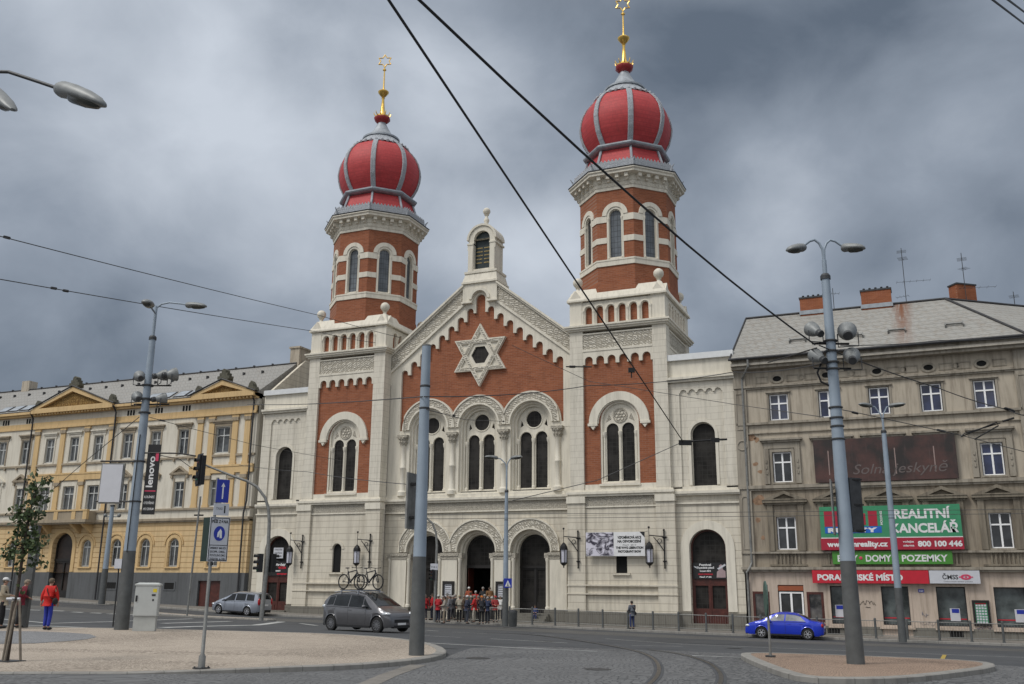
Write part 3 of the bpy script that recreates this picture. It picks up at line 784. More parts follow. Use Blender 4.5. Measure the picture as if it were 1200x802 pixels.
tower(-11); tower(11)

def wing(sg):
    def X_(a, b): return (min(sg*a, sg*b), max(sg*a, sg*b))
    c = 16.6*sg
    a0, a1 = X_(14.4, 18.85)
    m = MB().plate(rect(a0, a1, 5.3, 15.0), [arch(c, 6.45, 1.6, 10.62, 16), ], .42, .9); 
    sp('wing_wall', m, S['stucco'])
    p0, p1 = X_(15.15, 18.02)
    pts = []
    for k in range(5):
        u = p0+.287+.574*k; r = .22
        pts += [(u-r*cos(pi*i/8), 12.62+r*sin(pi*i/8)) for i in range(9)]
    m = MB().plate([(a0, 13.32), (a0, 6.3), (p0, 6.3), (p0, 12.62)] + pts + [(p1, 12.62), (p1, 6.3), (a1, 6.3), (a1, 13.32)], [], .3, .43)
    sp('blind_arcade', m, S['stucco'])
    m = MB().plate(ring(c, 9.82, .8, .98, n=18, legs=3.3), [], .36, .43); sp('window_surround', m, S['stucco_fine'])
    m = MB(); m.box(a0, a1, .1, .9, 13.34, 13.5); m.box(a0, a1, -.05, .9, 13.5, 13.66); m.box(a0, a1, .3, 1.2, 13.66, 14.84)
    sp('wing_cornice', m, S['stucco_fine'])
    m = MB().box(a0, a1, .1, 1.4, 14.84, 15.25); sp('parapet_coping', m, S['metal_white'])
    m = MB().plate(arch(c, 6.4, 1.62, 10.63, 16), [arch(c, 6.5, 1.5, 10.57, 16)], .7, .78)
    w_ = sp('arched_window', m, S['stucco_fine'])
    sp('pane', MB().plate(arch(c, 6.4, 1.58, 10.6, 16), [], .76, .8), S['win_dark'], w_)
    m = MB(); m.box(a0, a1, .02, .6, 5.95, 6.12); m.box(a0, a1, .1, .6, 5.85, 5.95); m.box(a0, a1, .3, .6, 6.12, 6.4); m.box(a0, a1, .22, .6, 5.3, 5.4)
    sp('string_course', m, S['stucco_fine'])
    m = MB().plate(rect(a0, a1, -3.0, 5.32), [arch(c, -2.7, 2.3, 3.68, 18)], .34, .9); sp('lower_wall', m, S['stucco_low'])
    m = MB().plate(ring(c, 2.53, 1.16, 1.72, n=20, legs=3.9), [], .27, .35); sp('door_surround', m, S['stucco_fine'])
    m = MB()
    for (q0, q1) in ((a0, c-1.16), (c+1.16, a1)): m.box(q0, q1, .16, .5, -3.0, -1.45)
    sp('plinth', m, S['plinth'])
    # door
    m = MB().plate(arch(c, -2.6, 2.32, 3.69, 16), [arch(c, 1.55, 2.1, 3.58, 14), rect(c-.95, c-.12, -1.2, .2), rect(c+.12, c+.95, -1.2, .2)], .72, .8)
    m.box(c-.04, c+.04, .69, .74, -2.5, 1.5); m.box(c-1.1, c+1.1, .68, .74, 1.42, 1.56)
    for s_ in (-1, 1):
        m.box(c+s_*.55-.36, c+s_*.55+.36, .69, .73, -2.1, -1.45)
    d = sp('wing_door', m, S['door_brown'])
    sp('pane', MB().plate(arch(c, -2.4, 2.2, 3.62, 14), [], .82, .85), S['win_dark'], d)
    m = MB().box(c-1.3, c+1.3, -.1, .8, -2.75, -2.1+(.25 if sg < 0 else 0)); sp('doorstep', m, S['plinth'])
    # low roof and side wall behind the parapet
    m = MB().box(a0, a1, 1.0, 8, 13.0, 14.9); sp('wing_roof', m, S['slate'])
wing(1); wing(-1)
m = MB(Matrix.Rotation(pi/2, 4, 'Z'))  # party wall seen over the left wing, rises with the slope
m.plate([(.9, 12.5), (.9, 15.2), (5.6, 19.0), (6.3, 19.0), (6.3, 12.5)], [], 18.9, 19.15)
sp('party_wall', m, S['stucco_low'])

# ---- centre
K = 4.15
def zt(x): return 18.15+.78*(6.79-abs(x))
stair = []
for k in range(8):
    c_, t_ = .86+.787*k, 20.51-.6257*k; r = .27
    pb = t_-.40
    if k == 0: stair += [(.39, pb), (c_-r, pb)]
    else: stair += [(c_-.787+r, pb), (c_-r, pb)]
    stair += [(c_-r*cos(pi*i/8), t_-r+r*sin(pi*i/8)) for i in range(9)]
stair += [(6.64, 11.0), (7.6, 11.0)]
top = [(7.6, zt(7.6)-1.6), (1.4, zt(1.4)-1.6), (1.4, 21.9)]
half = [(.39*cos(pi*i/12), 21.15+.39*sin(pi*i/12)) for i in range(6, -1, -1)] + stair + top
outl = half + [(-x, z) for x, z in reversed(half)][:-1]
m = MB().plate(outl, [], 1.1, 1.3); sp('gable_arcade', m, S['stucco_fine'])
arcs_ = []
for c_ in (-4.15, 0, 4.15): arcs_ += [(c_-1.62*cos(pi*i/20), 11.42+1.62*sin(pi*i/20)) for i in range(21)]
m = MB().plate([(-7.6, 11.42)]+arcs_+[(7.6, 11.42), (7.6, 17.0), (1.3, 22.0), (-1.3, 22.0), (-7.6, 17.0)], [], 1.3, 1.6); sp('gable_wall', m, S['brick'])
for s_ in (1, -1):
    def band(z0, z1, y0, y1, x0=1.35, x1=7.6):
        P = [(s_*x0, zt(x0)+z0), (s_*x1, zt(x1)+z0), (s_*x1, zt(x1)+z1), (s_*x0, zt(x0)+z1)]
        return MB().plate(P, [], y0, y1)
    sp('raking_frieze', band(-1.4, -.26, 1.02, 1.6), S['carved'])
    m = band(-.28, -.12, .9, 1.7); m.v += []; n0 = band(-.12, .06, .78, 1.8); m.add(n0.v, n0.f); n0 = band(-1.62, -1.4, .95, 1.6); m.add(n0.v, n0.f)
    sp('raking_cornice', m, S['stucco_fine'])
# roof behind the gable
m = MB().plate([(-7.6, 14), (7.6, 14), (7.6, zt(7.6)-.2), (0, zt(0)-1.2), (-7.6, zt(7.6)-.2)], [], 1.6, 30); sp('nave_roof', m, S['slate'])
# hexagram
RS = 2.42; Zs = 16.82
hexo = [(sin(pi*k/6)*(RS if k % 2 == 0 else RS/sqrt(3)), Zs+cos(pi*k/6)*(RS if k % 2 == 0 else RS/sqrt(3))) for k in range(12)]
hole = [(.74*cos(pi*k/3), Zs+.74*sin(pi*k/3)) for k in range(6)]
st_ = sp('star_relief', MB().plate(hexo, [hole], 1.14, 1.3), S['stucco_fine'])
for kk, s_ in enumerate((1, -1)):
    tri = [(s_*RS*sin(2*pi*k/3), Zs+s_*RS*cos(2*pi*k/3)) for k in range(3)]
    trin = [(s_*(RS-.62)*sin(2*pi*k/3), Zs+s_*(RS-.62)*cos(2*pi*k/3)) for k in range(3)]
    sp('star_band', MB().plate(tri, [trin], 1.04-.02*kk, 1.14), S['carved'] if False else S['stucco_fine'], st_)
    tri2 = [(s_*(RS-.16)*sin(2*pi*k/3), Zs+s_*(RS-.16)*cos(2*pi*k/3)) for k in range(3)]
    trin2 = [(s_*(RS-.48)*sin(2*pi*k/3), Zs+s_*(RS-.48)*cos(2*pi*k/3)) for k in range(3)]
    sp('star_inlay', MB().plate(tri2, [trin2], 1.015-.02*kk, 1.05), S['carved'], st_)
sp('pane', MB().plate([(.78*cos(pi*k/3), Zs+.78*sin(pi*k/3)) for k in range(6)], [], 1.26, 1.29), S['win_dark'], st_)
# pedestal and lantern
m = MB().plate([(-1.42, 20.95), (-.62, 20.95), (-.62, 21.15)] + [(-.62*cos(pi*i/10), 21.15+.62*sin(pi*i/10)) for i in range(11)] + [(.62, 20.95), (1.42, 20.95), (1.42, 22.42), (-1.42, 22.42)], [], .88, 1.6)
m.plate(ring(0, 21.15, .64, .86, n=14), [], .78, .9); m.box(-1.5, -.62, .76, 1.2, 20.86, 20.98); m.box(.62, 1.5, .76, 1.2, 20.86, 20.98)
m.box(-1.5, 1.5, .74, 3.0, 22.4, 22.55)
m.add([(-1.45, .8, 22.55), (1.45, .8, 22.55), (1.45, 2.9, 22.55), (-1.45, 2.9, 22.55), (-1.3, 1.0, 23.25), (1.3, 1.0, 23.25), (1.3, 2.7, 23.25), (-1.3, 2.7, 23.25)], [(0, 1, 5, 4), (1, 2, 6, 5), (2, 3, 7, 6), (3, 0, 4, 7), (4, 5, 6, 7)])
m.box(-1.36, 1.36, .92, 2.8, 23.25, 23.42)
sp('lantern_pedestal', m, S['stucco_fine'])
m = MB().plate(rect(-1.12, 1.12, 23.42, 26.05), [arch(0, 23.6, 1.34, 26.62, 2)[:0] or rect(-.67, .67, 23.62, 26.049)], 1.1, 1.5)
m.plate([(1.12*cos(pi*i/16), 26.05+1.12*sin(pi*i/16)) for i in range(17)] + [(-.67*cos(pi*i/16), 26.05+.67*sin(pi*i/16)) for i in range(17)], [], 1.1, 1.5)
m.box(-1.12, 1.12, 1.5, 2.6, 23.42, 25.9)
m.plate([(1.12*cos(pi*i/16), 25.9+1.12*sin(pi*i/16)) for i in range(17)], [], 1.5, 2.6)
for s_ in (1, -1):
    m.box(min(s_*.67, s_*1.22), max(s_*.67, s_*1.22), 1.0, 1.6, 25.62, 25.74); m.box(min(s_*.7, s_*1.18), max(s_*.7, s_*1.18), 1.04, 1.12, 25.2, 25.62)
    m.box(s_*.92-.2, s_*.92+.2, 1.03, 1.1, 23.42, 25.2)
m.box(1.12, 1.26, 1.5, 2.6, 25.6, 25.74)
m.plate([(1.26*cos(pi*i/16), 26.02+1.26*sin(pi*i/16)) for i in range(17)] + [(-1.1*cos(pi*i/16), 26.02+1.1*sin(pi*i/16)) for i in range(17)], [], 1.0, 2.64)
lt = sp('lantern_turret', m, S['stucco_fine'])
sp('tablet_niche', MB().plate(arch(0, 23.6, 1.36, 26.74, 14), [], 1.42, 1.46), M_plain('dark_bronze_tablet', (.018, .028, .03), .4, .3, .2), lt)
m = MB()
random.seed(3)
for s_ in (-1, 1):
    for k in range(5):
        x = s_*.32-.24; z = 24.15+.3*k
        while x < s_*.32+.2:
            w2 = random.uniform(.03, .08); m.box(x, x+w2, 1.395, 1.42, z, z+.09); x += w2+.03
sp('tablet_lettering', m, S['gold_text'], lt)
m = MB().lathe([(.34, 27.2), (.3, 27.35), (.18, 27.45), (.14, 27.6), (.2, 27.75), (.22, 27.9), (.13, 28.05), (.11, 28.2), (.2, 28.3), (.1, 28.36)], (0, 1.9, 0), 14).ball((0, 1.9, 28.6), .3, 14)
sp('turret_finial', m, S['stucco_fine'], smooth=40)

# ---- big window triplet
zc = 11.42
def clipdisk(R, z0, cx0):
    return None
seg = []
for c_ in (K, 0, -K):
    A = [i*pi/40 for i in range(41)]
    for a in A:
        x = 2.3*cos(a); z = 2.3*sin(a)
        if c_ < K+.1 and c_ < K and x > K/2: continue
        if c_ > -K and x < -K/2: continue
        seg.append((c_+x, zc+z))
out = [(-K-2.3, 6.3), (K+2.3, 6.3)] + seg
m = MB().plate(out, [arch(c_, 6.62, 3.16, zc+1.58, 20) for c_ in (-K, 0, K)], 1.12, 1.3)
m.box(-7.6, -K-2.3, 1.12, 1.3, 6.3, 11.4); m.box(K+2.3, 7.6, 1.12, 1.3, 6.3, 11.4)
sp('window_arcade', m, S['stucco_fine'])
for c_ in (-K, 0, K):
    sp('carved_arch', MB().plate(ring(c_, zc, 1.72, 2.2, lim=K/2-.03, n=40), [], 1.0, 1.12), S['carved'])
    m = MB(); m.plate(ring(c_, zc, 1.6, 1.72, n=30), [], .96, 1.12); m.plate(ring(c_, zc, 2.2, 2.32, lim=K/2-.005, n=40), [], .94, 1.12)
    m.plate(arch(c_, 6.62, 3.2, zc+1.6, 20), [arch(c_, 6.7, 2.84, zc+1.42, 20)], 1.3, 1.5)
    m.plate(arch(c_, 6.62, 2.9, zc+1.45, 20), [arch(c_, 6.75, 2.52, zc+1.26, 20)], 1.5, 1.66)
    sp('arch_moulding', m, S['stucco_fine'])
    circ = [(c_+.6*cos(2*pi*k/24), zc+.36+.6*sin(2*pi*k/24)) for k in range(24)]
    sl = [[(c_+s_*.80, zc-.05), (c_+s_*1.06, zc-.22), (c_+s_*.98, zc+.32)] for s_ in (1, -1)]
    m = MB().plate(arch(c_, 6.62, 2.6, zc+1.3, 20), [circ, arch(c_-.6, 6.85, .9, 10.86, 12), arch(c_+.6, 6.85, .9, 10.86, 12)]+sl, 1.7, 1.85)
    for x_ in (-1.17, 0, 1.17): m.lathe([(.14, 6.75), (.14, 6.95), (.08, 7.02), (.08, 9.95), (.15, 10.15), (.17, 10.3), (.17, 10.38)], (c_+x_, 1.66, 0), 10)
    m.torus((c_, 1.7, zc+.36), .66, .05, n=28, m=6)
    for x_ in (-.6, .6): m.plate(ring(c_+x_, 10.41, .46, .54, n=12), [], 1.65, 1.72)
    m.box(c_-1.45, c_+1.45, 1.3, 1.8, 6.5, 6.72)
    w_ = sp('tracery_window', m, S['stucco_fine'], smooth=30)
    sp('pane', MB().box(c_-1.3, c_+1.3, 1.8, 1.83, 6.7, zc+1.2), S['win_dark'], w_)
for x_ in (-K*1.5, -K/2, K/2, K*1.5):
    m = MB().lathe([(.34, 6.5), (.34, 6.78), (.27, 6.85), (.21, 6.95), (.2, 8.5), (.24, 8.55), (.24, 8.63), (.2, 8.68), (.19, 10.15), (.25, 10.25)], (x_, 1.08, 0), 16)
    cl = sp('column', m, S['stucco_fine'], smooth=40)
    m = MB().lathe([(.22, 10.2), (.28, 10.4), (.26, 10.55), (.36, 10.8), (.4, 10.86)], (x_, 1.08, 0), 12); m.box(x_-.44, x_+.44, .78, 1.3, 10.86, 11.05)
    for k in range(8): an = 2*pi*k/8; m.ball((x_+.28*cos(an), 1.08+.28*sin(an), 10.5), .09, 6); m.ball((x_+.35*cos(an+.3), 1.08+.35*sin(an+.3), 10.78), .08, 6)
    sp('capital', m, S['carved_fine'], cl)
# storey band of the centre
m = MB(); m.box(-7.6, 7.6, .78, 1.4, 6.08, 6.24); m.box(-7.6, 7.6, .9, 1.4, 5.92, 6.08); m.box(-7.6, 7.6, .98, 1.6, 6.24, 6.5); m.box(-7.6, 7.6, 1.0, 1.4, 5.2, 5.3); sp('string_course', m, S['stucco_fine'])
sp('carved_band', MB().box(-7.6, 7.6, 1.06, 1.4, 5.3, 5.92), S['carved_fine'])
# portals
zp = 2.42
m = MB().plate(rect(-7.6, 7.6, -3.0, 5.25), [arch(c_, -2.6, 3.0, zp+1.5, 20) for c_ in (-K, 0, K)], 1.15, 1.5); sp('portal_wall', m, S['stucco_low'])
for c_ in (-K, 0, K):
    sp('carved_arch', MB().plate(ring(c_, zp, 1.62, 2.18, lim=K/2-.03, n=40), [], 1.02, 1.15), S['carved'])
    m = MB(); m.plate(ring(c_, zp, 1.5, 1.62, n=30), [], .98, 1.15); m.plate(ring(c_, zp, 2.18, 2.28, lim=K/2-.005, n=40), [], .96, 1.15)
    m.plate(arch(c_, -2.6, 3.04, zp+1.52, 20), [arch(c_, -2.61, 2.62, zp+1.31, 20)], 1.5, 1.75)
    m.plate(arch(c_, -2.6, 2.7, zp+1.35, 20), [arch(c_, -2.61, 2.4, zp+1.2, 20)], 1.75, 2.1)
    sp('portal_moulding', m, S['stucco_fine'])
for x_ in (-K*1.5, -K/2, K/2, K*1.5):
    w2 = .98 if abs(x_) < K else .95
    m = MB(); m.box(x_-.62, x_+.62, 1.0, 1.2, -1.7, 1.95)
    for s_ in (-1, 1): m.lathe([(.17, -1.6), (.17, -1.3), (.12, -1.25), (.12, 1.7), (.17, 1.85), (.17, 1.95)], (x_+s_*.8, 1.1, 0), 12)
    sp('portal_pier', m, S['stucco_fine'], smooth=40)
    m = MB(); m.box(x_-.72, x_+.72, .9, 1.25, 2.12, 2.34); m.box(x_-.66, x_+.66, .96, 1.25, 1.9, 2.12)
    for s_ in (-1, 1): m.box(x_+s_*.8-.2, x_+s_*.8+.2, .95, 1.6, 1.95, 2.3)
    sp('impost', m, S['carved_fine'])
    m = MB().box(x_-.98, x_+.98, .85, 1.5, -3.0, -1.45); sp('plinth', m, S['plinth'] if abs(x_) > K else S['stucco_low'])
for i_, c_ in enumerate((-K, 0, K)):
    if i_ != 1:
        m = MB().plate(arch(c_, -2.2, 2.44, zp+1.22, 18), [arch(c_, 1.45, 2.1, zp+1.05, 14)] + [rect(c_+a, c_+b, -1.0, 1.2) for a, b in ((-1.0, -.12), (.12, 1.0))], 2.12, 2.2)
        m.box(c_-1.19, c_+1.19, 2.05, 2.14, 1.3, 1.42); m.box(c_-.05, c_+.05, 2.08, 2.14, -2, 1.3)
        for s_ in (-1, 1): m.box(c_+s_*.56-.36, c_+s_*.56+.36, 2.09, 2.13, -1.85, -1.2)
        d = sp('portal_door', m, S['door_dark']); sp('pane', MB().plate(arch(c_, -1.8, 2.36, zp+1.18, 14), [], 2.18, 2.21), S['win_dark'], d)
    else:
        m = MB().plate(arch(c_, 1.32, 2.44, zp+1.22, 18), [arch(c_, 1.5, 2.1, zp+1.05, 14)], 2.12, 2.2); m.box(c_-1.19, c_+1.19, 2.05, 2.14, 1.3, 1.5)
        d = sp('fanlight', m, S['door_dark']); sp('pane', MB().plate(arch(c_, 1.4, 2.36, zp+1.18, 14), [], 2.18, 2.21), S['win_dark'], d)
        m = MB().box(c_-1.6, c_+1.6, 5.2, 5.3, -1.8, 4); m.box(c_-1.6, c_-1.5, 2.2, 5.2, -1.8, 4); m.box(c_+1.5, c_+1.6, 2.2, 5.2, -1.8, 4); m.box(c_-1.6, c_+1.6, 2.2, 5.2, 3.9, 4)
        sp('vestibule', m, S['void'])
        for s_ in (-1, 1):
            m = MB(); m.box(c_+s_*1.12-.03, c_+s_*1.12+.03, 2.2, 3.1, -1.8, 1.3); sp('door_leaf', m, S['door_brown'])
sp('portal_floor', MB().box(-7.6, 7.6, 1.2, 5.3, -3.0, -1.72), S['plinth'])
for c_ in (-K, 0, K):
    m = MB()
    for k in range(4): m.box(c_-1.5-.02*k, c_+1.5+.02*k, .9-.36*(k+1), 1.21, -3.1, -1.72-.155*k-.002)
    sp('steps', m, S['plinth'])
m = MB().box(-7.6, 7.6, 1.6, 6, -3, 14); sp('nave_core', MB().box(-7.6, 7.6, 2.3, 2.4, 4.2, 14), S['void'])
# ================================================================ LEFT BUILDING (yellow)
LB = empty('apartment_building', (-38, 6, -1.3), 'long cream and yellow building with two triangular pediments beside the synagogue', 'building', world=True)
def lp(name, mb, mat, parent=None, smooth=None): return build(name, mb, mat, parent or LB, smooth)
Y0 = .3; XL, XR = -60.2, -19.45
def case_window(m, g, x, z0, z1, w, y, tz=None, hh=None):
    "frame with mullion and transom into m, glass into g"
    tz = tz or z0+(z1-z0)*.66
    h = w/2; f = .07
    m.plate(rect(x-h, x+h, z0, z1), [rect(x-h+f, x-.05, z0+f, tz-.04), rect(x+.05, x+h-f, z0+f, tz-.04), rect(x-h+f, x-.05, tz+.05, z1-f), rect(x+.05, x+h-f, tz+.05, z1-f)], y, y+.07)
    for s_ in (-1, 1): m.box(x+s_*h*.5-.015, x+s_*h*.5+.015, y+.02, y+.06, z0+f, tz) if hh else None
    g.box(x-h+.02, x+h-.02, y+.05, y+.06, z0+.02, z1-.02)
tops = [-57.4, -54.35, -51.3, -48.3, -45.25, -33.05, -29.92, -26.9]
ris = [-42.25, -39.28, -36.42]
grd = [-57.4, -54.35, -51.3, -48.3, -45.22, -42.3, -36.4, -33.03, -29.9, -26.85, -22.8]
# ground floor
hol = [arch(x, 1.36, 1.0, 3.6, 10) for x in grd] + [arch(-39.15, -1.45, 2.3, 4.2, 16)]
lp('rusticated_wall', MB().plate(rect(XL, XR, .9, 5.05), [arch(x, 1.36, 1.0, 3.6, 10) for x in grd] + [arch(-39.15, .901, 2.3, 4.2, 16)], Y0, Y0+.4), S['yellow_rust'])
m = MB(); m.box(XL, -40.3, Y0-.08, Y0+.4, -3, .9); m.box(-38.0, -23.95, Y0-.08, Y0+.4, -3, .9); m.box(-21.75, XR, Y0-.08, Y0+.4, -3, .9); m.box(-23.95, -21.75, Y0-.08, Y0+.4, .28, .9)
lp('plinth', m, S['lb_plinth'])
lp('cellar_gate', MB().plate(rect(-23.9, -21.8, -1.9, .27), [rect(-22.9, -22.82, -1.8, .2)], Y0+.1, Y0+.2), S['door_brown'])
for x in (-33, -29.9, -26.85, -54.35, -51.3, -48.3):
    g_ = lp('cellar_window', MB().plate(rect(x-.62, x+.62, -.5, .2), [rect(x-.5, x+.5, -.4, .1)], Y0-.12, Y0), S['lb_plinth'])
    lp('pane', MB().box(x-.52, x+.52, Y0-.1, Y0-.09, -.42, .12), S['void'], g_)
for x in grd:
    m = MB(); m.plate(ring(x, 3.1, .56, .8, n=14, legs=1.8), [], Y0-.05, Y0+.02)
    m.plate(ring(x, 3.12, .88, 1.0, n=14), [], Y0-.09, Y0+.02); m.box(x-.75, x+.75, Y0-.12, Y0+.1, 1.24, 1.36)
    lp('window_surround', m, S['yellow'])
    m = MB().plate(arch(x, 1.38, .98, 3.58, 12), [rect(x-.42, x-.04, 1.46, 2.95), rect(x+.04, x+.42, 1.46, 2.95), [(x-.42, 3.04), (x-.03, 3.04), (x-.03, 3.5), (x-.25, 3.4), (x-.4, 3.2)], [(x+.42, 3.04), (x+.4, 3.2), (x+.25, 3.4), (x+.03, 3.5), (x+.03, 3.04)]], Y0+.16, Y0+.22)
    w_ = lp('arched_window', m, S['grey_frame']); lp('pane', MB().plate(arch(x, 1.4, .96, 3.57, 12), [], Y0+.2, Y0+.21), S['pane_lb'], w_)
m = MB().plate(arch(-39.15, -1.6, 2.3, 4.2, 16), [arch(-39.15, 2.05, 2.0, 4.05, 12), rect(-40.1, -39.22, -.6, 1.7), rect(-39.08, -38.2, -.6, 1.7)], Y0+.35, Y0+.45); m.box(-40.3, -38, Y0+.3, Y0+.36, 1.85, 2.0)
d = lp('street_door', m, S['door_dark']); lp('pane', MB().plate(arch(-39.15, -1.5, 2.2, 4.1, 16), [], Y0+.44, Y0+.46), M_plain('dark_wood', (.03, .02, .016), .5, 0, .3), d)
lp('door_surround', MB().plate(ring(-39.15, 3.05, 1.18, 1.55, n=18, legs=2.1), [], Y0-.07, Y0+.02), S['yellow'])
# belts and walls above
m = MB(); m.box(XL, XR, Y0-.25, Y0+.4, 5.02, 5.22); m.box(XL, XR, Y0-.16, Y0+.4, 4.9, 5.02); m.box(XL, XR, Y0-.2, Y0+.4, 5.86, 6.02)
lp('belt_course', m, S['stone_band'])
lp('belt_wall', MB().box(XL, XR, Y0-.06, Y0+.4, 5.22, 5.86), S['cream'])
midw = tops + ris + [-23.0]
lp('upper_wall', MB().plate(rect(XL, XR, 6.02, 15.0), [rect(x-(.66 if x in ris or x == -23.0 else .52), x+(.66 if x in ris or x == -23.0 else .52), 6.1, 8.22) for x in midw] + [rect(x-(.72 if x == -22.82 else .53), x+(.72 if x == -22.82 else .53), 10.42, 12.54) for x in tops+ris+[-22.82]], Y0, Y0+.4), S['cream'])
m = MB(); m.box(XL, XR, Y0-.12, Y0+.1, 10.1, 10.27)
for x in tops: m.box(x-.85, x-.7, Y0-.16, Y0, 9.9, 10.1); m.box(x+.7, x+.85, Y0-.16, Y0, 9.9, 10.1)
lp('sill_course', m, S['stone_band'])
m = MB(); m.box(XL, XR, Y0-.1, Y0+.1, 13.55, 13.7); m.box(XL, XR, Y0-.05, Y0+.1, 13.7, 14.1)
for (a, b) in ((-44.4, -34.6), (-25.9, XR)):
    m.box(a, b, Y0-.25, Y0+.1, 13.5, 13.68); m.box(a, b, Y0-.2, Y0+.1, 13.68, 14.12); m.box(a, b, Y0-.2, Y0+.1, 9.25, 9.4); m.box(a, b, Y0-.16, Y0+.1, 8.75, 9.25)
m.box(XL, XR, Y0-.35, Y0+.4, 14.72, 14.9); m.box(XL, XR, Y0-.55, Y0+.4, 14.9, 15.12)
for (a, b) in ((-44.4, -34.6), (-25.9, XR)): m.box(a, b, Y0-.75, Y0+.4, 14.86, 15.16)
lp('cornice', m, S['yellow'])
m = MB()
for (a, b) in ((-44.2, -34.8), (-25.7, XR-.15)):
    n = int((b-a)/.36)
    for k in range(n): m.box(a+(b-a)*k/n+.08, a+(b-a)*k/n+.26, Y0-.6, Y0-.2, 14.7, 14.86)
lp('dentils', m, S['yellow'])
m = MB()
for x in tops:
    for k in (-.32, 0, .32): m.box(x+k-.09, x+k+.09, Y0-.03, Y0+.02, 14.15, 14.6)
lp('attic_slits', m, S['void'])
# pilasters
m = MB()
for x in (-43.85, -40.72, -37.82, -34.95, -25.15, -23.95, -21.55, -20.3):
    for (z0, z1) in ((6.02, 8.7), (9.4, 13.4)):
        m.box(x-.27, x+.27, Y0-.13, Y0, z0, z1); m.box(x-.34, x+.34, Y0-.17, Y0, z1-.12, z1+.1); m.box(x-.32, x+.32, Y0-.16, Y0, z0, z0+.2)
lp('pilasters', m, S['yellow'])
m = MB()
for x in (-43.85, -40.72, -37.82, -34.95, -25.15, -23.95, -21.55, -20.3):
    for z1 in (8.7, 13.4): m.box(x-.33, x+.33, Y0-.2, Y0-.02, z1-.42, z1-.12)
lp('pilaster_capitals', m, S['stone_band'])
for x in tops+ris+[-22.82]:
    w = 1.4 if x == -22.82 else 1.02
    m = MB(); h = w/2
    m.box(x-h-.25, x+h+.25, Y0-.06, Y0+.02, 12.62, 12.85); m.box(x-h-.4, x+h+.4, Y0-.22, Y0+.02, 12.98, 13.1); m.box(x-h-.32, x+h+.32, Y0-.14, Y0+.02, 12.85, 12.98)
    m.box(x-h-.16, x-h-.02, Y0-.05, Y0+.02, 10.4, 12.62); m.box(x+h+.02, x+h+.16, Y0-.05, Y0+.02, 10.4, 12.62)
    lp('window_hood', m, S['stone_band'] if x not in ris else S['cream'])
    m, g = MB(), MB(); case_window(m, g, x, 10.44, 12.52, w, Y0+.14, 11.85)
    w_ = lp('casement_window', m, S['grey_frame']); lp('pane', g, S['pane_lb'], w_)
for x in midw:
    big = x in ris or x == -23.0; w = 1.3 if big else 1.02; h = w/2
    m = MB()
    if not big:
        m.plate([(x-h-.5, 8.86), (x+h+.5, 8.86), (x, 9.5)], [[(x-h-.1, 8.95), (x+h+.1, 8.95), (x, 9.32)]], Y0-.22, Y0+.02)
        m.plate([(x-h-.3, 8.9), (x+h+.3, 8.9), (x, 9.4)], [], Y0-.05, Y0+.03); m.box(x-h-.5, x+h+.5, Y0-.2, Y0+.02, 8.78, 8.86); m.box(x-h-.4, x-h-.2, Y0-.16, Y0+.02, 8.5, 8.78); m.box(x+h+.2, x+h+.4, Y0-.16, Y0+.02, 8.5, 8.78)
        m.box(x-h-.15, x-h-.02, Y0-.05, Y0+.02, 6.1, 8.5); m.box(x+h+.02, x+h+.15, Y0-.05, Y0+.02, 6.1, 8.5)
        lp('window_pediment', m, S['stone_band'] if x > -46 else S['cream'])
    else:
        m.plate(rect(x-h-.25, x+h+.25, 6.05, 8.6), [rect(x-h-.02, x+h+.02, 6.04+.02, 8.24)], Y0-.06, Y0+.02); lp('window_surround', m, S['metal_white'] if False else S['cream'])
    m, g = MB(), MB(); case_window(m, g, x, 6.12, 8.2, w, Y0+.14, 7.55)
    w_ = lp('casement_window', m, S['grey_frame']); lp('pane', g, S['pane_lb'], w_)
# balcony
m = MB(); m.box(-42.7, -35.5, -1.0, Y0, 5.0, 5.25); m.box(-42.6, -35.6, -.9, Y0, 4.88, 5.0)
b_ = lp('balcony', m, S['stone_band'])
m = MB(); m.box(-42.6, -35.6, -.92, -.78, 5.25, 5.95); m.box(-42.6, -42.45, -.9, Y0, 5.25, 5.95); m.box(-35.75, -35.6, -.9, Y0, 5.25, 5.95)
lp('balustrade', m, S['stone_band'], b_)
m = MB()
for x in (-42.5, -39.05, -37.0, -35.7): m.box(x-.22, x+.22, -.97, -.7, 5.25, 5.98)
m.box(-42.75, -35.45, -1.0, -.7, 5.95, 6.08); lp('balustrade_pier', m, S['yellow'], b_)
m = MB()
for x in (-42, -40.9, -37.4, -36.1):
    m.xf = Matrix.Translation((x, 0, 0)) @ Matrix.Rotation(pi/2, 4, 'Z'); m.plate([(-.85, 4.88), (.3, 4.88), (.3, 4.1), (.05, 4.2), (-.35, 4.55)], [], -.15, .15)
lp('balcony_console', m, S['yellow'], b_)
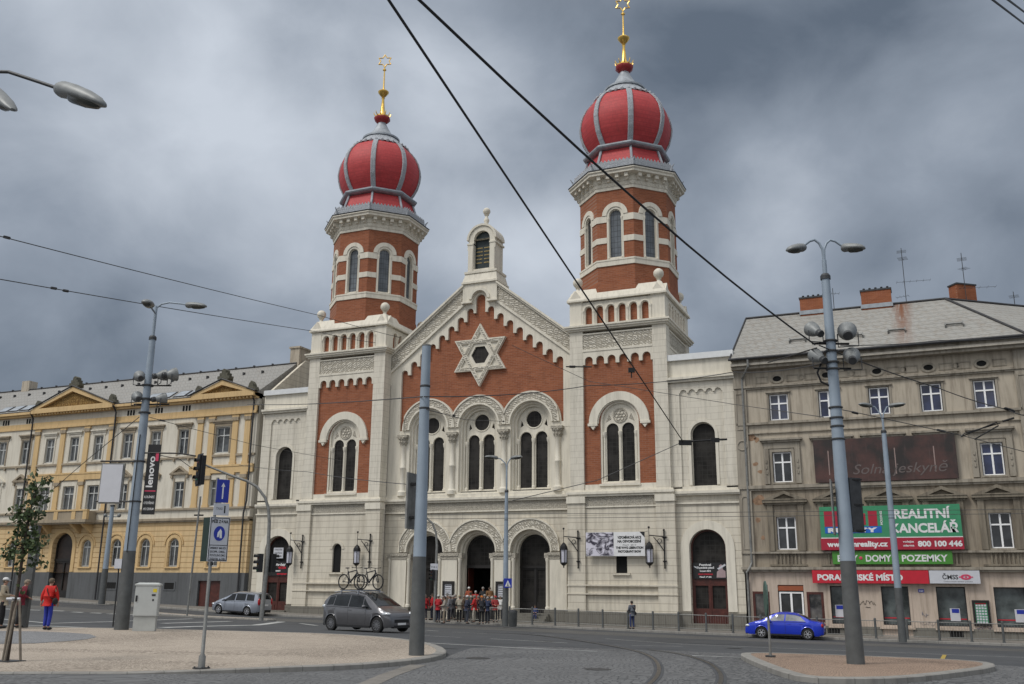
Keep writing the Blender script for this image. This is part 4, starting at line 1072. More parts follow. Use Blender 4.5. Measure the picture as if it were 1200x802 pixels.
# pediments with relief and acroteria
for (a, b, zp_) in ((-44.6, -34.5, 17.05), (-26.1, -19.4, 16.35)):
    c = (a+b)/2
    m = MB(); m.plate([(a, 15.16), (b, 15.16), (c, zp_)], [[(a+1.15, 15.3), (b-1.15, 15.3), (c, zp_-.42)]], -.45, .2)
    pd = lp('pediment', m, S['yellow'])
    lp('tympanum', MB().plate([(a+.8, 15.2), (b-.8, 15.2), (c, zp_-.3)], [], -.2, .15), M_carved('tympanum_relief', (.42, .27, .1), (.16, .09, .03), 3.5), pd)
    m = MB(); m.tube([(a-.1, -.5, 15.22), (c, -.5, zp_+.08), (b+.1, -.5, 15.22)], .07, 6); lp('pediment_flashing', m, S['roofdark'], pd)
    m = MB()
    for k in range(2):
        x0, x1 = (a, c) if k == 0 else (c, b)
    m.box(c-.5, c+.5, -.4, .3, zp_-.05, zp_+.15); m.plate([(c-.6, zp_+.1), (c+.6, zp_+.1), (c+.62, zp_+.35), (c+.4, zp_+.38), (c+.42, zp_+.62), (c+.22, zp_+.62), (c+.2, zp_+.85), (c, zp_+.98), (c-.2, zp_+.85), (c-.22, zp_+.62), (c-.42, zp_+.62), (c-.4, zp_+.38), (c-.62, zp_+.35)], [], -.35, .2)
    for x in (a+.7, b-.5): m.plate([(x-.5, 15.3), (x+.5, 15.3), (x+.42, 15.6), (x+.25, 15.6), (x+.2, 15.85), (x, 16.1), (x-.2, 15.85), (x-.25, 15.6), (x-.42, 15.6)], [], -.3, .2)
    lp('acroterion', m, M_plain('mossy_stone', (.10, .095, .07), .9, 0, .4, 6, .4), pd)
# roof with skylights
m = MB().add([(XL, -.1, 15.1), (XR, -.1, 15.1), (XR, 5, 18.65), (XL, 5, 18.65), (XL, 11, 15), (XR, 11, 15)], [(0, 1, 2, 3), (3, 2, 5, 4), (0, 3, 4), (1, 5, 2)])
rf = lp('roof', m, S['slate2'])
m = MB().box(XL, XR, -.25, -.08, 15.12, 15.2); m.tube([(XL, 5, 18.7), (XR, 5, 18.7)], .08, 6); lp('gutter', m, S['roofdark'], rf)
sl = Vector((0, 5.1, 3.55)).normalized(); nn = Vector((0, -sl.z, sl.y))
for x in [-31.2, -29.6, -28.0, -26.6, -47.8, -49.3, -46.3]:
    c = Vector((x, .9, 15.1+.9*.696))+nn*.06
    m = MB().obox(c, (.62, 0, 0), sl*.62, nn*.05); k_ = lp('skylight', m, S['roofdark'], rf); 
    lp('skylight_pane', MB().obox(c+nn*.04, (.52, 0, 0), sl*.5, nn*.03), S['zinc'], rf)
m = MB()
for x in range(-58, -20, 2): m.box(x-.08, x+.08, 3.6, 3.8, 17.7, 17.95); m.box(x-.06, x+.06, 4.9, 5.1, 18.65, 18.85)
lp('snow_guard', m, S['roofdark'], rf)
m = MB(); m.box(-20.2, -19.25, 5.0, 6.8, 16, 20.1); m.box(-20.3, -19.15, 4.9, 6.9, 20.05, 20.2); lp('chimney', m, S['rb'], rf)
m = MB(); m.box(-52.6, -51.6, 4.8, 5.8, 17, 19.6); lp('chimney', m, S['rb'], rf)
lp('core', MB().box(XL, XR, .8, 10.8, -3, 14.9), S['cream'])
m = MB(); m.tube([(-19.75, -.35, 15.0), (-19.75, .1, 14.5), (-19.75, .12, 6.5), (-19.9, .05, 5.5), (-19.9, .1, -1.7)], .07, 8); lp('drainpipe', m, S['roofdark'])
m = MB(); m.tube([(-34.5, -.4, 15.0), (-34.5, .0, 14.5), (-34.5, .05, -1.3)], .07, 8); lp('drainpipe', m, S['roofdark'])
m = MB(); m.tube([(-44.5, -.4, 15.0), (-44.5, .0, 14.5), (-44.5, .05, -1.0)], .07, 8); lp('drainpipe', m, S['roofdark'])

# ================================================================ RIGHT BUILDING (taupe)
RB = empty('tenement_house', (27, 6, -2.6), 'weathered taupe corner building with pale tiled roof and ground floor shops', 'building', world=True)
def rp(name, mb, mat, parent=None, smooth=None, label=None): return build(name, mb, mat, parent or RB, smooth, label)
XA, XB = 18.87, 35.75
cs = [21.55, 24.58, 27.55, 30.48, 33.38]
rp('upper_wall', MB().plate(rect(XA, XB, 6.2, 13.9), [rect(x-.6, x+.6, 10.42, 12.12) for x in cs]+[rect(x-.6, x+.6, 6.5, 8.4) for x in (cs[0], cs[4])], .3, .7), S['rb'])
rp('lower_wall', MB().plate(rect(XA, XB, 1.1, 6.2), [rect(x-.59, x+.59, 2.38, 4.36) for x in (cs[0], cs[4])], .3, .7), S['rb_dark'])
m = MB()
m.box(XA-.1, XB+.05, -.3, .5, 13.78, 13.95); m.box(XA-.1, XB+.05, -.42, .5, 13.95, 14.05); m.box(XA-.1, XB, .1, .5, 12.6, 12.72); m.box(XA, XB, .18, .5, 12.5, 12.6)
m.box(XA, XB-.5, .12, .5, 10.18, 10.32); m.box(XA, XB, .2, .5, 9.6, 9.66)
m.box(XA-.1, XB, .08, .5, 6.12, 6.32); m.box(XA-.1, XB, .16, .5, 6.0, 6.12)
m.box(XA-.1, XB+.1, .08, .5, 2.14, 2.26); m.box(XA-.15, XB+.1, -.02, .5, 1.18, 1.34); m.box(XA-.1, XB+.1, .1, .5, 1.06, 1.18)
rp('cornice', m, S['rb_trim'])
m = MB().box(XA-.1, XB+.05, -.47, .3, 13.98, 14.13); m.box(XA-.1, XB+.05, -.55, -.42, 14.35, 14.5); rp('eave_board', m, M_wall('pale_fascia', (.58, .53, .45), dirtamt=.5))
# attic frieze with oval vents
m = MB()
for i, x in enumerate(cs):
    el = [(x+.42*cos(2*pi*k/20), 13.1+.3*sin(2*pi*k/20)) for k in range(20)]; ei = [(x+.27*cos(2*pi*k/20), 13.1+.18*sin(2*pi*k/20)) for k in range(20)]
    m.plate(el, [ei], .22, .31)
    for s_ in (-1, 1):
        m.plate(rect(x+s_*.95-.38, x+s_*.95+.38, 12.88, 13.32), [rect(x+s_*.95-.3, x+s_*.95+.3, 12.95, 13.25)], .26, .31)
    if i < 4: m.plate([(x+1.5+.18*cos(2*pi*k/14), 13.1+.18*sin(2*pi*k/14)) for k in range(14)], [[(x+1.5+.12*cos(2*pi*k/14), 13.1+.12*sin(2*pi*k/14)) for k in range(14)]], .26, .31)
rp('frieze_ornament', m, S['rb_trim'])
m = MB()
for x in cs: m.plate([(x+.28*cos(2*pi*k/20), 13.1+.19*sin(2*pi*k/20)) for k in range(20)], [], .27, .305)
rp('oval_vent', m, S['void'])
# corner pilasters
m = MB()
for (a, b) in ((XA-.1, 19.55), (35.05, XB+.05)):
    m.box(a, b, .16, .4, 1.34, 6.0); m.box(a, b, .16, .4, 6.32, 12.5); m.box(a, b, .12, .4, 12.72, 13.78)
    c = (a+b)/2
    m.plate(rect(a+.1, b-.1, 9.9, 12.3), [rect(a+.16, b-.16, 9.98, 12.22)], .12, .17); m.plate(arch(c, 2.4, .5, 5.7, 8), [arch(c, 2.46, .4, 5.64, 8)], .12, .17)
    m.torus((c, .15, 8.9), .3, .05, n=20, m=6)
rp('corner_pilaster', m, S['rb_trim'])
def w2(x, z0, z1, tz, glass, fr='white_frame', w=1.12):
    m, g = MB(), MB(); case_window(m, g, x, z0, z1, w, .42, tz)
    o = rp('casement_window', m, S[fr]); rp('pane', g, S[glass], o)
    m = MB().box(x-.66, x+.66, .22, .5, z0-.1, z0-.02); rp('sill', m, S['rb_trim'], o)
for x in cs:
    w2(x, 10.44, 12.1, 11.5, 'pane_blue')
    m = MB(); m.box(x-.78, x+.78, .16, .4, 12.2, 12.3); m.plate(rect(x-.72, x+.72, 10.3, 12.2), [rect(x-.6, x+.6, 10.301, 12.12)], .25, .32); rp('window_surround', m, S['rb_trim'])
for i, x in enumerate(cs):
    m = MB()
    m.box(x-1.3, x+1.3, -.02, .4, 9.12, 9.24); m.box(x-1.18, x+1.18, .08, .4, 9.0, 9.12)
    if i in (0, 4):
        m.box(x-1.12, x+1.12, .2, .4, 8.62, 9.0)
        for s_ in (-1, 1):
            m.box(x+s_*.95-.16, x+s_*.95+.16, .14, .4, 6.4, 8.62)
            for k in (0, 1, 2): m.box(x+s_*.95-.05, x+s_*.95+.05, .09, .15, 7.0+.35*k, 7.2+.35*k)
        m.plate(rect(x-.75, x+.75, 6.36, 8.62), [rect(x-.6, x+.6, 6.5, 8.4)], .24, .32)
    rp('window_hood', m, S['rb_trim'])
    m = MB(); m.plate([(x-1.35, 5.38), (x+1.35, 5.38), (x, 5.95)], [[(x-.7, 5.45), (x+.7, 5.45), (x, 5.75)]], -.06, .4); m.plate([(x-.8, 5.42), (x+.8, 5.42), (x, 5.8)], [], .2, .35); m.box(x-1.35, x+1.35, -.02, .4, 5.22, 5.38); m.box(x-1.2, x+1.2, .1, .4, 5.1, 5.22)
    for s_ in (-1, 1): m.box(x+s_*.92-.17, x+s_*.92+.17, .14, .4, 2.3, 5.1)
    if i in (0, 4): m.plate(rect(x-.75, x+.75, 2.28, 4.62), [rect(x-.59, x+.59, 2.38, 4.36)], .24, .32)
    m.box(x-1.1, x+1.1, .2, .4, 1.4, 1.5)
    for k in range(-3, 4): m.box(x+k*.22-.05, x+k*.22+.05, .2, .32, 1.5, 2.1)
    rp('window_pediment', m, S['rb_trim_dark'])
w2(cs[0], 6.5, 8.38, 7.75, 'pane'); w2(cs[4], 6.5, 8.38, 7.75, 'pane_blue'); w2(cs[0], 2.38, 4.36, 3.7, 'pane'); w2(cs[4], 2.38, 4.36, 3.7, 'pane')
# patches of lost plaster
m = MB()
for (x, z, r_) in ((19.75, 9.4, .3), (20.05, 9.25, .22), (19.9, 7.7, .18), (20.0, 5.4, .4), (20.15, 7.2, .15), (19.85, 4.2, .2), (20.1, 3.1, .16)):
    random.seed(int(x*100)); m.plate([(x+r_*(.6+.6*random.random())*cos(2*pi*k/11), z+r_*(.5+.5*random.random())*sin(2*pi*k/11)) for k in range(11)], [], .292, .31)
rp('bare_patches', m, M_plain('bare_render', (.30, .19, .12), .95, 0, .4, 5))
# ground floor shops
sh = [(23.82, 25.0, -1.95, .26), (26.68, 28.2, -1.95, .26), (29.63, 31.2, -1.95, .26), (32.6, 34.2, -1.95, .26)]
sm = [(19.28, 20.28, -1.85, -.12), (22.48, 23.45, -1.85, -.12)]
rp('shop_wall', MB().plate(rect(XA, XB, -3.3, 1.1), [rect(*s_) for s_ in sh]+[rect(*s_) for s_ in sm]+[rect(20.8, 22.32, -2.4, .28)], .3, .8), S['rb_low'])
m = MB()
for (a, b) in ((XA, 20.75), (22.38, 26.6), (28.25, 31.3), (31.3, XB)): m.box(a, b, .22, .4, -3.3, -2.05)
rp('plinth', m, S['plinth'])
for (a, b, c, d) in sh:
    m = MB(); m.plate(rect(a-.12, b+.12, c-.12, d+.12), [rect(a+.02, b-.02, c+.02, d-.02)], .26, .34); m.box(a-.2, b+.2, .12, .3, c-.2, c-.1); o = rp('shop_window', m, S['rb_low'])
    m = MB().plate(rect(a, b, c, d), [rect(a+.08, b-.08, c+.08, d-.08)], .62, .68); rp('frame', m, S['iron2'], o)
    rp('pane', MB().box(a, b, .66, .67, c, d), S['shop_glass'], o)
    rp('red_strip', MB().box(a+.05, b-.05, .645, .66, c+.38, c+.44), S['red'], o)
for (a, b, c, d) in sm:
    m = MB().plate(rect(a, b, c, d), [rect(a+.14, b-.14, c+.14, d-.14)], .28, .4); o = rp('shop_window', m, S['door_brown']); rp('pane', MB().box(a+.05, b-.05, .38, .39, c+.1, d-.1), M_glass('display_glass', (.08, .075, .07), .15, spec=.8, var=.9), o)
m = MB().plate(rect(20.85, 22.27, -2.4, -.12), [rect(20.95, 21.5, -2.2, -.22), rect(21.62, 22.17, -2.2, -.22)], .4, .48); o = rp('shop_door', m, S['white_frame']); rp('pane', MB().box(20.9, 22.2, .46, .47, -2.3, -.15), S['pane'], o)
rp('door_fascia', MB().box(20.82, 22.3, .34, .46, -.06, .24), M_plain('orange_brown_board', (.3, .08, .03), .5))
m = MB()
for (x, z0, z1, z) in ((24.05, 0, 0, -1.3), (30.3, 0, 0, -1.4), (33.6, 0, 0, -1.4)):
    m.box(x-.02, x+.5, .64, .65, z-.25, z+.45)
rp('shop_poster', m, S['offwhite'])
m = MB()
for (x, z) in ((24.08, -1.0), (30.36, -1.1), (33.66, -1.1)): m.box(x+.02, x+.4, .632, .64, z-.1, z+.12)
rp('poster_picture', m, S['blue'])
m = MB()
for x in (23.9, 30.5, 34.4): m.box(x-.35, x+.35, .2, .26, -2.5, -2.2)
rp('cellar_grille', m, S['void'])
# graffiti scribbles
def scrib(x, z, w, h, n, y=.285, r=.012, sd=1):
    random.seed(sd); P = []
    for i in range(n): P.append((x+w*i/n+random.uniform(-.04, .06), y, z+random.uniform(0, h)))
    return MB().tube(P, r, 4)
m = scrib(25.45, -.85, .95, .3, 16, sd=4); n0 = scrib(25.75, -1.0, .3, .06, 6, sd=5); m.add(n0.v, n0.f); rp('graffiti', m, S['black'])
m = scrib(31.6, -2.05, .8, .22, 14, sd=7); rp('graffiti', m, M_plain('violet_spray', (.1, .08, .2), .7))
m = scrib(28.8, -1.5, .35, .4, 7, r=.018, sd=9); n0 = scrib(28.65, -1.95, .9, .3, 16, r=.008, sd=3); m.add(n0.v, n0.f); rp('graffiti', m, M_plain('faint_blue_spray', (.24, .24, .27), .7))
# roof
EV = 14.42
m = MB().add([(XA-.15, -.5, EV), (XB+.15, -.5, EV), (32.0, 5, 18.6), (19.05, 5, 18.6), (XA-.15, 10.5, EV), (32, 10.5, EV)], [(0, 1, 2, 3), (3, 2, 5, 4), (0, 3, 4)])
a40 = radians(38); u_ = Vector((cos(a40), sin(a40), 0)); e0 = Vector((XB+.15, -.5, EV)); r0 = Vector((32.0, 5, 18.6))
m.add([e0, e0+u_*14, r0+u_*14, r0], [(0, 1, 2, 3)])
def M_rooftile():
    mm = M_wall('pale_roof_tiles', (.31, .305, .285), (.17, .165, .155), .55, .36, dirt=(.2, .16, .12), dirtamt=.55, mort=.035, jamt=.5, bmp=.4)
    nt = mm.node_tree; b = nt.nodes['Principled BSDF']; src = b.inputs['Base Color'].links[0].from_socket
    tc = nt.nodes.new('ShaderNodeTexCoord'); sp_ = nt.nodes.new('ShaderNodeSeparateXYZ'); nt.links.new(tc.outputs['Object'], sp_.inputs[0])
    def near(sock, c, w):
        a = nt.nodes.new('ShaderNodeMath'); a.operation = 'SUBTRACT'; nt.links.new(sock, a.inputs[0]); a.inputs[1].default_value = c
        b_ = nt.nodes.new('ShaderNodeMath'); b_.operation = 'ABSOLUTE'; nt.links.new(a.outputs[0], b_.inputs[0])
        return ramp(nt, b_.outputs[0], 0, w, (1, 1, 1), (0, 0, 0))
    mask = near(sp_.outputs[0], 29.3, .75)
    st = noise(nt, coords(nt, False, (4, .4, .4)), 1.2, 4)
    mul = nt.nodes.new('ShaderNodeMath'); mul.operation = 'MULTIPLY'; nt.links.new(mask, mul.inputs[0]); nt.links.new(ramp(nt, st, .3, .48), mul.inputs[1])
    zz = nt.nodes.new('ShaderNodeMapRange'); zz.inputs[1].default_value = 13.0; zz.inputs[2].default_value = 18.0; nt.links.new(sp_.outputs[2], zz.inputs[0])
    mu2 = nt.nodes.new('ShaderNodeMath'); mu2.operation = 'MULTIPLY'; nt.links.new(mul.outputs[0], mu2.inputs[0]); nt.links.new(zz.outputs[0], mu2.inputs[1])
    nt.links.new(mixc(nt, mu2.outputs[0], src, (.17, .07, .035)), b.inputs['Base Color'])
    return mm
rf = rp('roof', m, M_rooftile())
m = MB(); m.tube([(19.05, 5, 18.65), (32.0, 5, 18.65)], .09, 6); m.tube([(XA-.15, -.5, EV+.05), (19.05, 5, 18.65)], .06, 6); m.tube([e0+Vector((0, 0, .06)), r0+Vector((0, 0, .06))], .08, 6); m.tube([r0+Vector((0, 0, .05)), r0+u_*14+Vector((0, 0, .05))], .09, 6)
rp('ridge_tiles', m, S['roofdark'], rf)
m = MB(); m.tube([(XA-.2, -.62, EV-.02), (XB+.15, -.62, EV-.02)], .09, 8); m.tube([(XB+.15, -.62, EV-.02), Vector((XB+.15, -.62, EV-.02))+u_*14], .09, 8); rp('gutter', m, S['roofdark'], rf)
m = MB(); m.tube([(19.9, -.6, EV-.05), (19.9, -.55, 13.9), (19.35, .12, 13.2), (19.35, .14, 1.6), (19.25, .0, 1.3), (19.05, -.05, 1.0), (19.05, .1, .6), (19.05, .12, -2.4)], .075, 8); rp('drainpipe', m, S['pole_grey'])
sl = Vector((0, 5.5, 4.18)).normalized(); nn = Vector((0, -sl.z, sl.y))
for (x, y) in ((22.9, 1.2), (26.4, 1.1), (28.9, 1.3), (32.2, 1.4)):
    z = EV+(y+.5)*.76; c = Vector((x, y, z))+nn*.12; m = MB()
    m.obox(c, (.5, 0, 0), sl*.05, nn*.05)
    for s_ in (-.5, .5): m.obox(c+Vector((s_, 0, 0))-sl*.1, (.03, 0, 0), sl*.22, nn*.1)
    rp('snow_hook', m, S['pole_grey'], rf)
for (xa, xb, dz) in ((22.85, 24.6, 0), (26.85, 28.75, .05)):
    m = MB().box(xa, xb, 4.6, 5.6, 17.9, 19.55+dz); ch = rp('chimney', m, S['brick2'], rf)
    m = MB(); m.box(xa-.05, xb+.05, 4.55, 5.65, 19.55+dz, 19.66+dz)
    for k in range(5):
        x = xa+.2+(xb-xa-.4)*k/4; m.lathe([(.05, 19.66), (.05, 19.82), (.08, 19.84), (.08, 19.9), (.03, 19.92)], (x, 5.1, dz), 8)
    rp('chimney_pot', m, S['iron2'], rf)
    rp('chimney_flashing', MB().box(xa-.06, xb+.06, 4.54, 5.66, 18.4, 18.68), S['zinc'], rf)
m = MB(Matrix.Translation((33.2, 7.2, 0)) @ Matrix.Rotation(a40, 4, 'Z')); m.box(-.75, .75, -.4, .4, 17, 20.0); rp('chimney', m, S['brick2'], rf)
m = MB(Matrix.Translation((33.2, 7.2, 0)) @ Matrix.Rotation(a40, 4, 'Z')); m.box(-.8, .8, -.45, .45, 20.0, 20.1); rp('chimney_cap', m, S['iron2'], rf)
# wing round the corner and inner core
m = MB().add([Vector((XB, .3, -3.2)), Vector((XB, .3, -3.2))+u_*14, Vector((XB, .3, 14.3))+u_*14, Vector((XB, .3, 14.3))], [(0, 1, 2, 3)])
m.add([Vector((XB, .25, 2)), Vector((XB, .25, 2))+u_*14, Vector((XB, .25, 2.2))+u_*14, Vector((XB, .25, 2.2))], [(0, 1, 2, 3)])
rp('side_wall', m, S['rb'])
for k in range(5):
    X_s = Matrix.Translation((XB, .3, 0)) @ Matrix.Rotation(a40, 4, 'Z') @ Matrix.Translation((1.7+2.7*k, 0, 0))
    for (z0, z1) in ((10.44, 12.1), (6.5, 8.38), (2.38, 4.36)):
        m = MB(X_s).plate(rect(-.75, .75, z0-.12, z1+.22), [rect(-.56, .56, z0, z1)], -.1, .0); m.box(-1.1, 1.1, -.3, 0, z1+.5, z1+.62); o = rp('window_surround', m, S['rb_trim'])
        m, g = MB(X_s), MB(X_s); case_window(m, g, 0, z0, z1, 1.12, -.07, z0+(z1-z0)*.64); o = rp('casement_window', m, S['white_frame']); rp('pane', g, S['pane'], o)
    m = MB(X_s).plate(rect(-.9, .9, -2.0, .3), [rect(-.8, .8, -1.9, .2)], -.08, 0); o = rp('shop_window', m, S['rb_low']); rp('pane', MB(X_s).box(-.8, .8, -.03, -.02, -1.9, .2), S['shop_glass'], o)
for (z, h_) in ((12.66, .06), (10.25, .07), (6.2, .1), (1.25, .09)):
    m = MB().obox(Vector((XB, .15, z))+u_*7, u_*7, Vector((-u_.y, u_.x, 0))*.16, (0, 0, h_)); rp('side_cornice', m, S['rb_trim'])
m = MB().obox(Vector((XB, -.05, 13.9))+u_*7, u_*7, Vector((-u_.y, u_.x, 0))*.4, (0, 0, .15)); rp('side_cornice', m, S['rb_trim'])
rp('core', MB().box(XA+.03, XB-.3, .95, 5, -3, 14.0), S['void'])
rp('soffit', MB().box(XA-.05, XB, -.36, 1.2, 14.12, 14.4), S['rb_trim'])
rp('end_wall', MB().box(XA, XA+.25, .3, 10.4, -3, 14.3), S['rb'])

# roof aerials: things of their own
def aerial(x, y, z0, h, arms, label):
    E_ = empty('roof_aerial', (x, y, z0), label, 'antenna', 'television aerials on the roof')
    build('mast', MB().tube([(0, 0, 0), (0, 0, h)], .025, 6), S['iron2'], E_)
    m = MB()
    for (z, l, n, a) in arms:
        d = Vector((cos(a), sin(a), 0)); q = Vector((-sin(a), cos(a), 0))
        m.tube([Vector((0, 0, z))-d*l*.3, Vector((0, 0, z))+d*l], .012, 5)
        for k in range(n): c = Vector((0, 0, z))+d*(l*(k/(n-1)*1.3-.3)); m.tube([c-q*.3-Vector((0, 0, .0)), c+q*.3], .008, 4)
    build('array', m, S['iron2'], E_)
def on_y(px, py, Y): return on_plane_y(px, py, Y)
aerial(29.65, 5, 18.6, 3.9, [(1.5, 1.6, 6, .1), (3.2, .5, 6, 1.4), (3.7, .4, 5, 1.6), (.5, .6, 4, 2.9)], 'tall thin aerial left of the roof hip above the rust stain')
aerial(33.35, 6.6, 18.2, 4.0, [(1.5, 1.9, 6, .2), (3.6, .5, 6, 1.5), (2.9, .4, 5, 1.0)], 'tall thin aerial behind the small chimney by the roof hip')
aerial(36.4, 9, 17.2, 2.6, [(2.3, .5, 5, 1.4), (1.2, .3, 4, .6)], 'short aerial at the right end of the roof')
aerial(25.05, 5, 18.6, 1.6, [(1.2, .4, 3, .2)], 'stubby mast between the two ridge chimneys')
# ================================================================ WRITING
def text_mb(body, size, bold=0.0, align='CENTER', wfit=None, shear=0):
    cu = bpy.data.curves.new('t', 'FONT'); cu.body = body; cu.size = size; cu.align_x = align; cu.offset = bold; cu.extrude = 0; cu.resolution_u = 3; cu.shear = shear
    ob = bpy.data.objects.new('t', cu); COL.objects.link(ob)
    dg = bpy.context.evaluated_depsgraph_get(); me = bpy.data.meshes.new_from_object(ob.evaluated_get(dg))
    vs = [v.co.copy() for v in me.vertices]; fs = [tuple(p.vertices) for p in me.polygons]
    bpy.data.objects.remove(ob); bpy.data.curves.remove(cu); bpy.data.meshes.remove(me)
    if wfit and vs:
        w = max(v.x for v in vs)-min(v.x for v in vs); c = (max(v.x for v in vs)+min(v.x for v in vs))/2
        if align == 'CENTER': vs = [Vector(((v.x-c)*wfit/w, v.y, 0)) for v in vs]
        else: vs = [Vector((v.x*wfit/w, v.y, 0)) for v in vs]
    return vs, fs
def text_on(name, body, x, y, z, size, mat, parent, bold=0.0, align='CENTER', wfit=None, xf=None, shear=0):
    "lettering standing on a wall that faces -Y, baseline at z"
    vs, fs = text_mb(body, size, bold, align, wfit, shear)
    me = bpy.data.meshes.new(name); me.from_pydata([(xf @ Vector((v.x+x, y, v.y+z))) if xf is not None else (v.x+x, y, v.y+z) for v in vs], [], fs)
    return link(name, me, mat, parent)
def sign(name, loc, label, cat, group=None): return empty(name, loc, label, cat, group, world=True)
# big green and crimson estate-agency board
B = sign('advertising_board', (27.4, .0, 2.3), 'wide green and crimson estate agency board above the shop fascia', 'sign')
build('panel', MB().box(23.6, 31.35, -.12, .0, 3.05, 4.88), S['green'], B)
build('crimson_strip', MB().box(23.57, 31.37, -.14, .0, 2.32, 3.0), S['darkred'], B); build('pale_line', MB().box(23.6, 31.36, -.13, .0, 3.0, 3.05), S['white'], B)
text_on('lettering', 'REALITNÍ', 27.75, -.125, 4.12, .72, S['white'], B, .026, 'LEFT', 3.05)
text_on('lettering', 'KANCELÁŘ', 27.55, -.125, 3.3, .72, S['white'], B, .026, 'LEFT', 3.6)
text_on('lettering', 'www.rmreality.cz', 23.95, -.145, 2.52, .42, S['white'], B, .02, 'LEFT', 3.4)
text_on('lettering', '800 100 446', 28.95, -.145, 2.5, .42, S['white'], B, .02, 'LEFT', 2.35)
text_on('lettering', 'volejte', 28.15, -.145, 2.72, .17, S['white'], B, .004, 'LEFT', .6); text_on('lettering', 'zdarma', 28.15, -.145, 2.5, .17, S['white'], B, .004, 'LEFT', .6)
build('logo_block', MB().box(23.85, 27.05, -.13, -.1, 3.3, 3.68).box(23.85, 27.05, -.131, -.1, 3.3, 3.31), S['blue'] if False else M_plain('logo_blue', (.01, .12, .5), .5), B)
build('logo_block', MB().box(23.85, 24.85, -.13, -.1, 3.7, 4.6).box(26.35, 26.85, -.13, -.1, 3.7, 4.6), S['darkred'], B)
text_on('lettering', 'REALITY', 25.42, -.135, 3.36, .34, S['white'], B, .02, 'CENTER', 2.8)
xr = Matrix.Translation((26.83, -.135, 3.75)) @ Matrix.Rotation(-pi/2, 4, 'Y')
text_on('lettering', 'HOLDING', 0, 0, -.14, .17, S['white'], B, .006, 'LEFT', .8, xf=Matrix.Translation((26.99, -.135, 3.75)) @ Matrix.Rotation(-pi/2, 4, 'Y'))
text_on('lettering', 'RM', 25.6, -.131, 3.8, .9, S['darkred'], B, .03, 'CENTER', 1.2)
B = sign('fascia_sign', (27.4, .1, 1.4), 'narrow green sign offering flats, houses and land', 'sign')
build('panel', MB().box(24.15, 30.7, .0, .1, 1.5, 2.24), S['green2'], B)
text_on('lettering', 'BYTY', 24.42, -.005, 1.66, .52, S['white'], B, .014, 'LEFT', 1.15); text_on('lettering', 'DOMY', 26.0, -.005, 1.66, .52, S['white'], B, .014, 'LEFT', 1.42); text_on('lettering', 'POZEMKY', 27.98, -.005, 1.66, .52, S['white'], B, .014, 'LEFT', 2.45)
build('bullet', MB().ball((25.75, .0, 1.85), .1, 10, sy=.3).ball((27.7, .0, 1.85), .1, 10, sy=.3), S['pink'], B)
B = sign('fascia_sign', (26.1, .1, .4), 'long red shop fascia above the windows', 'sign')
build('panel', MB().box(22.92, 29.35, -.06, .02, .4, 1.14), S['red'], B); text_on('lettering', 'PORADENSKÉ MÍSTO', 23.2, -.065, .58, .46, S['white'], B, .02, 'LEFT', 4.75)
B = sign('fascia_sign', (30.7, .1, .4), 'white shop fascia beside the red one', 'sign')
build('panel', MB().box(29.38, 32.0, -.06, .02, .42, 1.14), S['offwhite'], B); text_on('lettering', 'ČMSS', 30.05, -.065, .66, .34, S['iron2'], B, .008, 'LEFT', .82)
m = MB(); m.plate([(31.28+.28*cos(2*pi*k/16), .78+.15*sin(2*pi*k/16)) for k in range(16)], [[(31.28+.14*cos(2*pi*k/16), .78+.07*sin(2*pi*k/16)) for k in range(16)]], -.075, -.06); m.box(30.92, 31.1, -.072, -.06, .75, .81); m.box(31.46, 31.64, -.072, -.06, .75, .81); m.box(31.22, 31.34, -.074, -.06, .74, .82)
build('emblem', m, S['pink'], B)
text_on('lettering', 'Českomoravská stavební spořitelna', 30.1, -.065, .5, .09, S['iron2'], B, 0, 'LEFT', 1.5)
# dark faded billboard
B = sign('billboard', (27.5, .1, 6.4), 'faded dark brown billboard with cursive lettering between the upper windows', 'billboard')
def M_dark_bb():
    m, nt, b = new_mat('faded_cave_print'); v = coords(nt)
    n1 = noise(nt, v, .55, 5, .6); n2 = noise(nt, coords(nt, False, (3, 3, .3)), 2, 4)
    c = mixc(nt, ramp(nt, n1, .4, .68), (.022, .017, .016), (.10, .042, .035)); c = mixc(nt, ramp(nt, n2, .6, .8, (0, 0, 0), (.4,)*3), c, (.15, .11, .1))
    nt.links.new(c, b.inputs['Base Color']); b.inputs['Roughness'].default_value = .6; return m
build('panel', MB().box(23.5, 31.5, .02, .1, 6.36, 8.98), M_dark_bb(), B)
text_on('lettering', 'Solná jeskyně', 25.65, .01, 6.8, .85, M_plain('faded_script', (.13, .105, .1), .7), B, 0, 'LEFT', 5.3, shear=.3)
m = MB()
for x in (24.35, 27.7, 28.15, 30.3): m.box(x-.03, x+.03, .012, .02, 6.7+.3*(x % 1), 8.3)
build('scratches', m, M_plain('pale_scratch', (.3, .22, .2), .8), B)
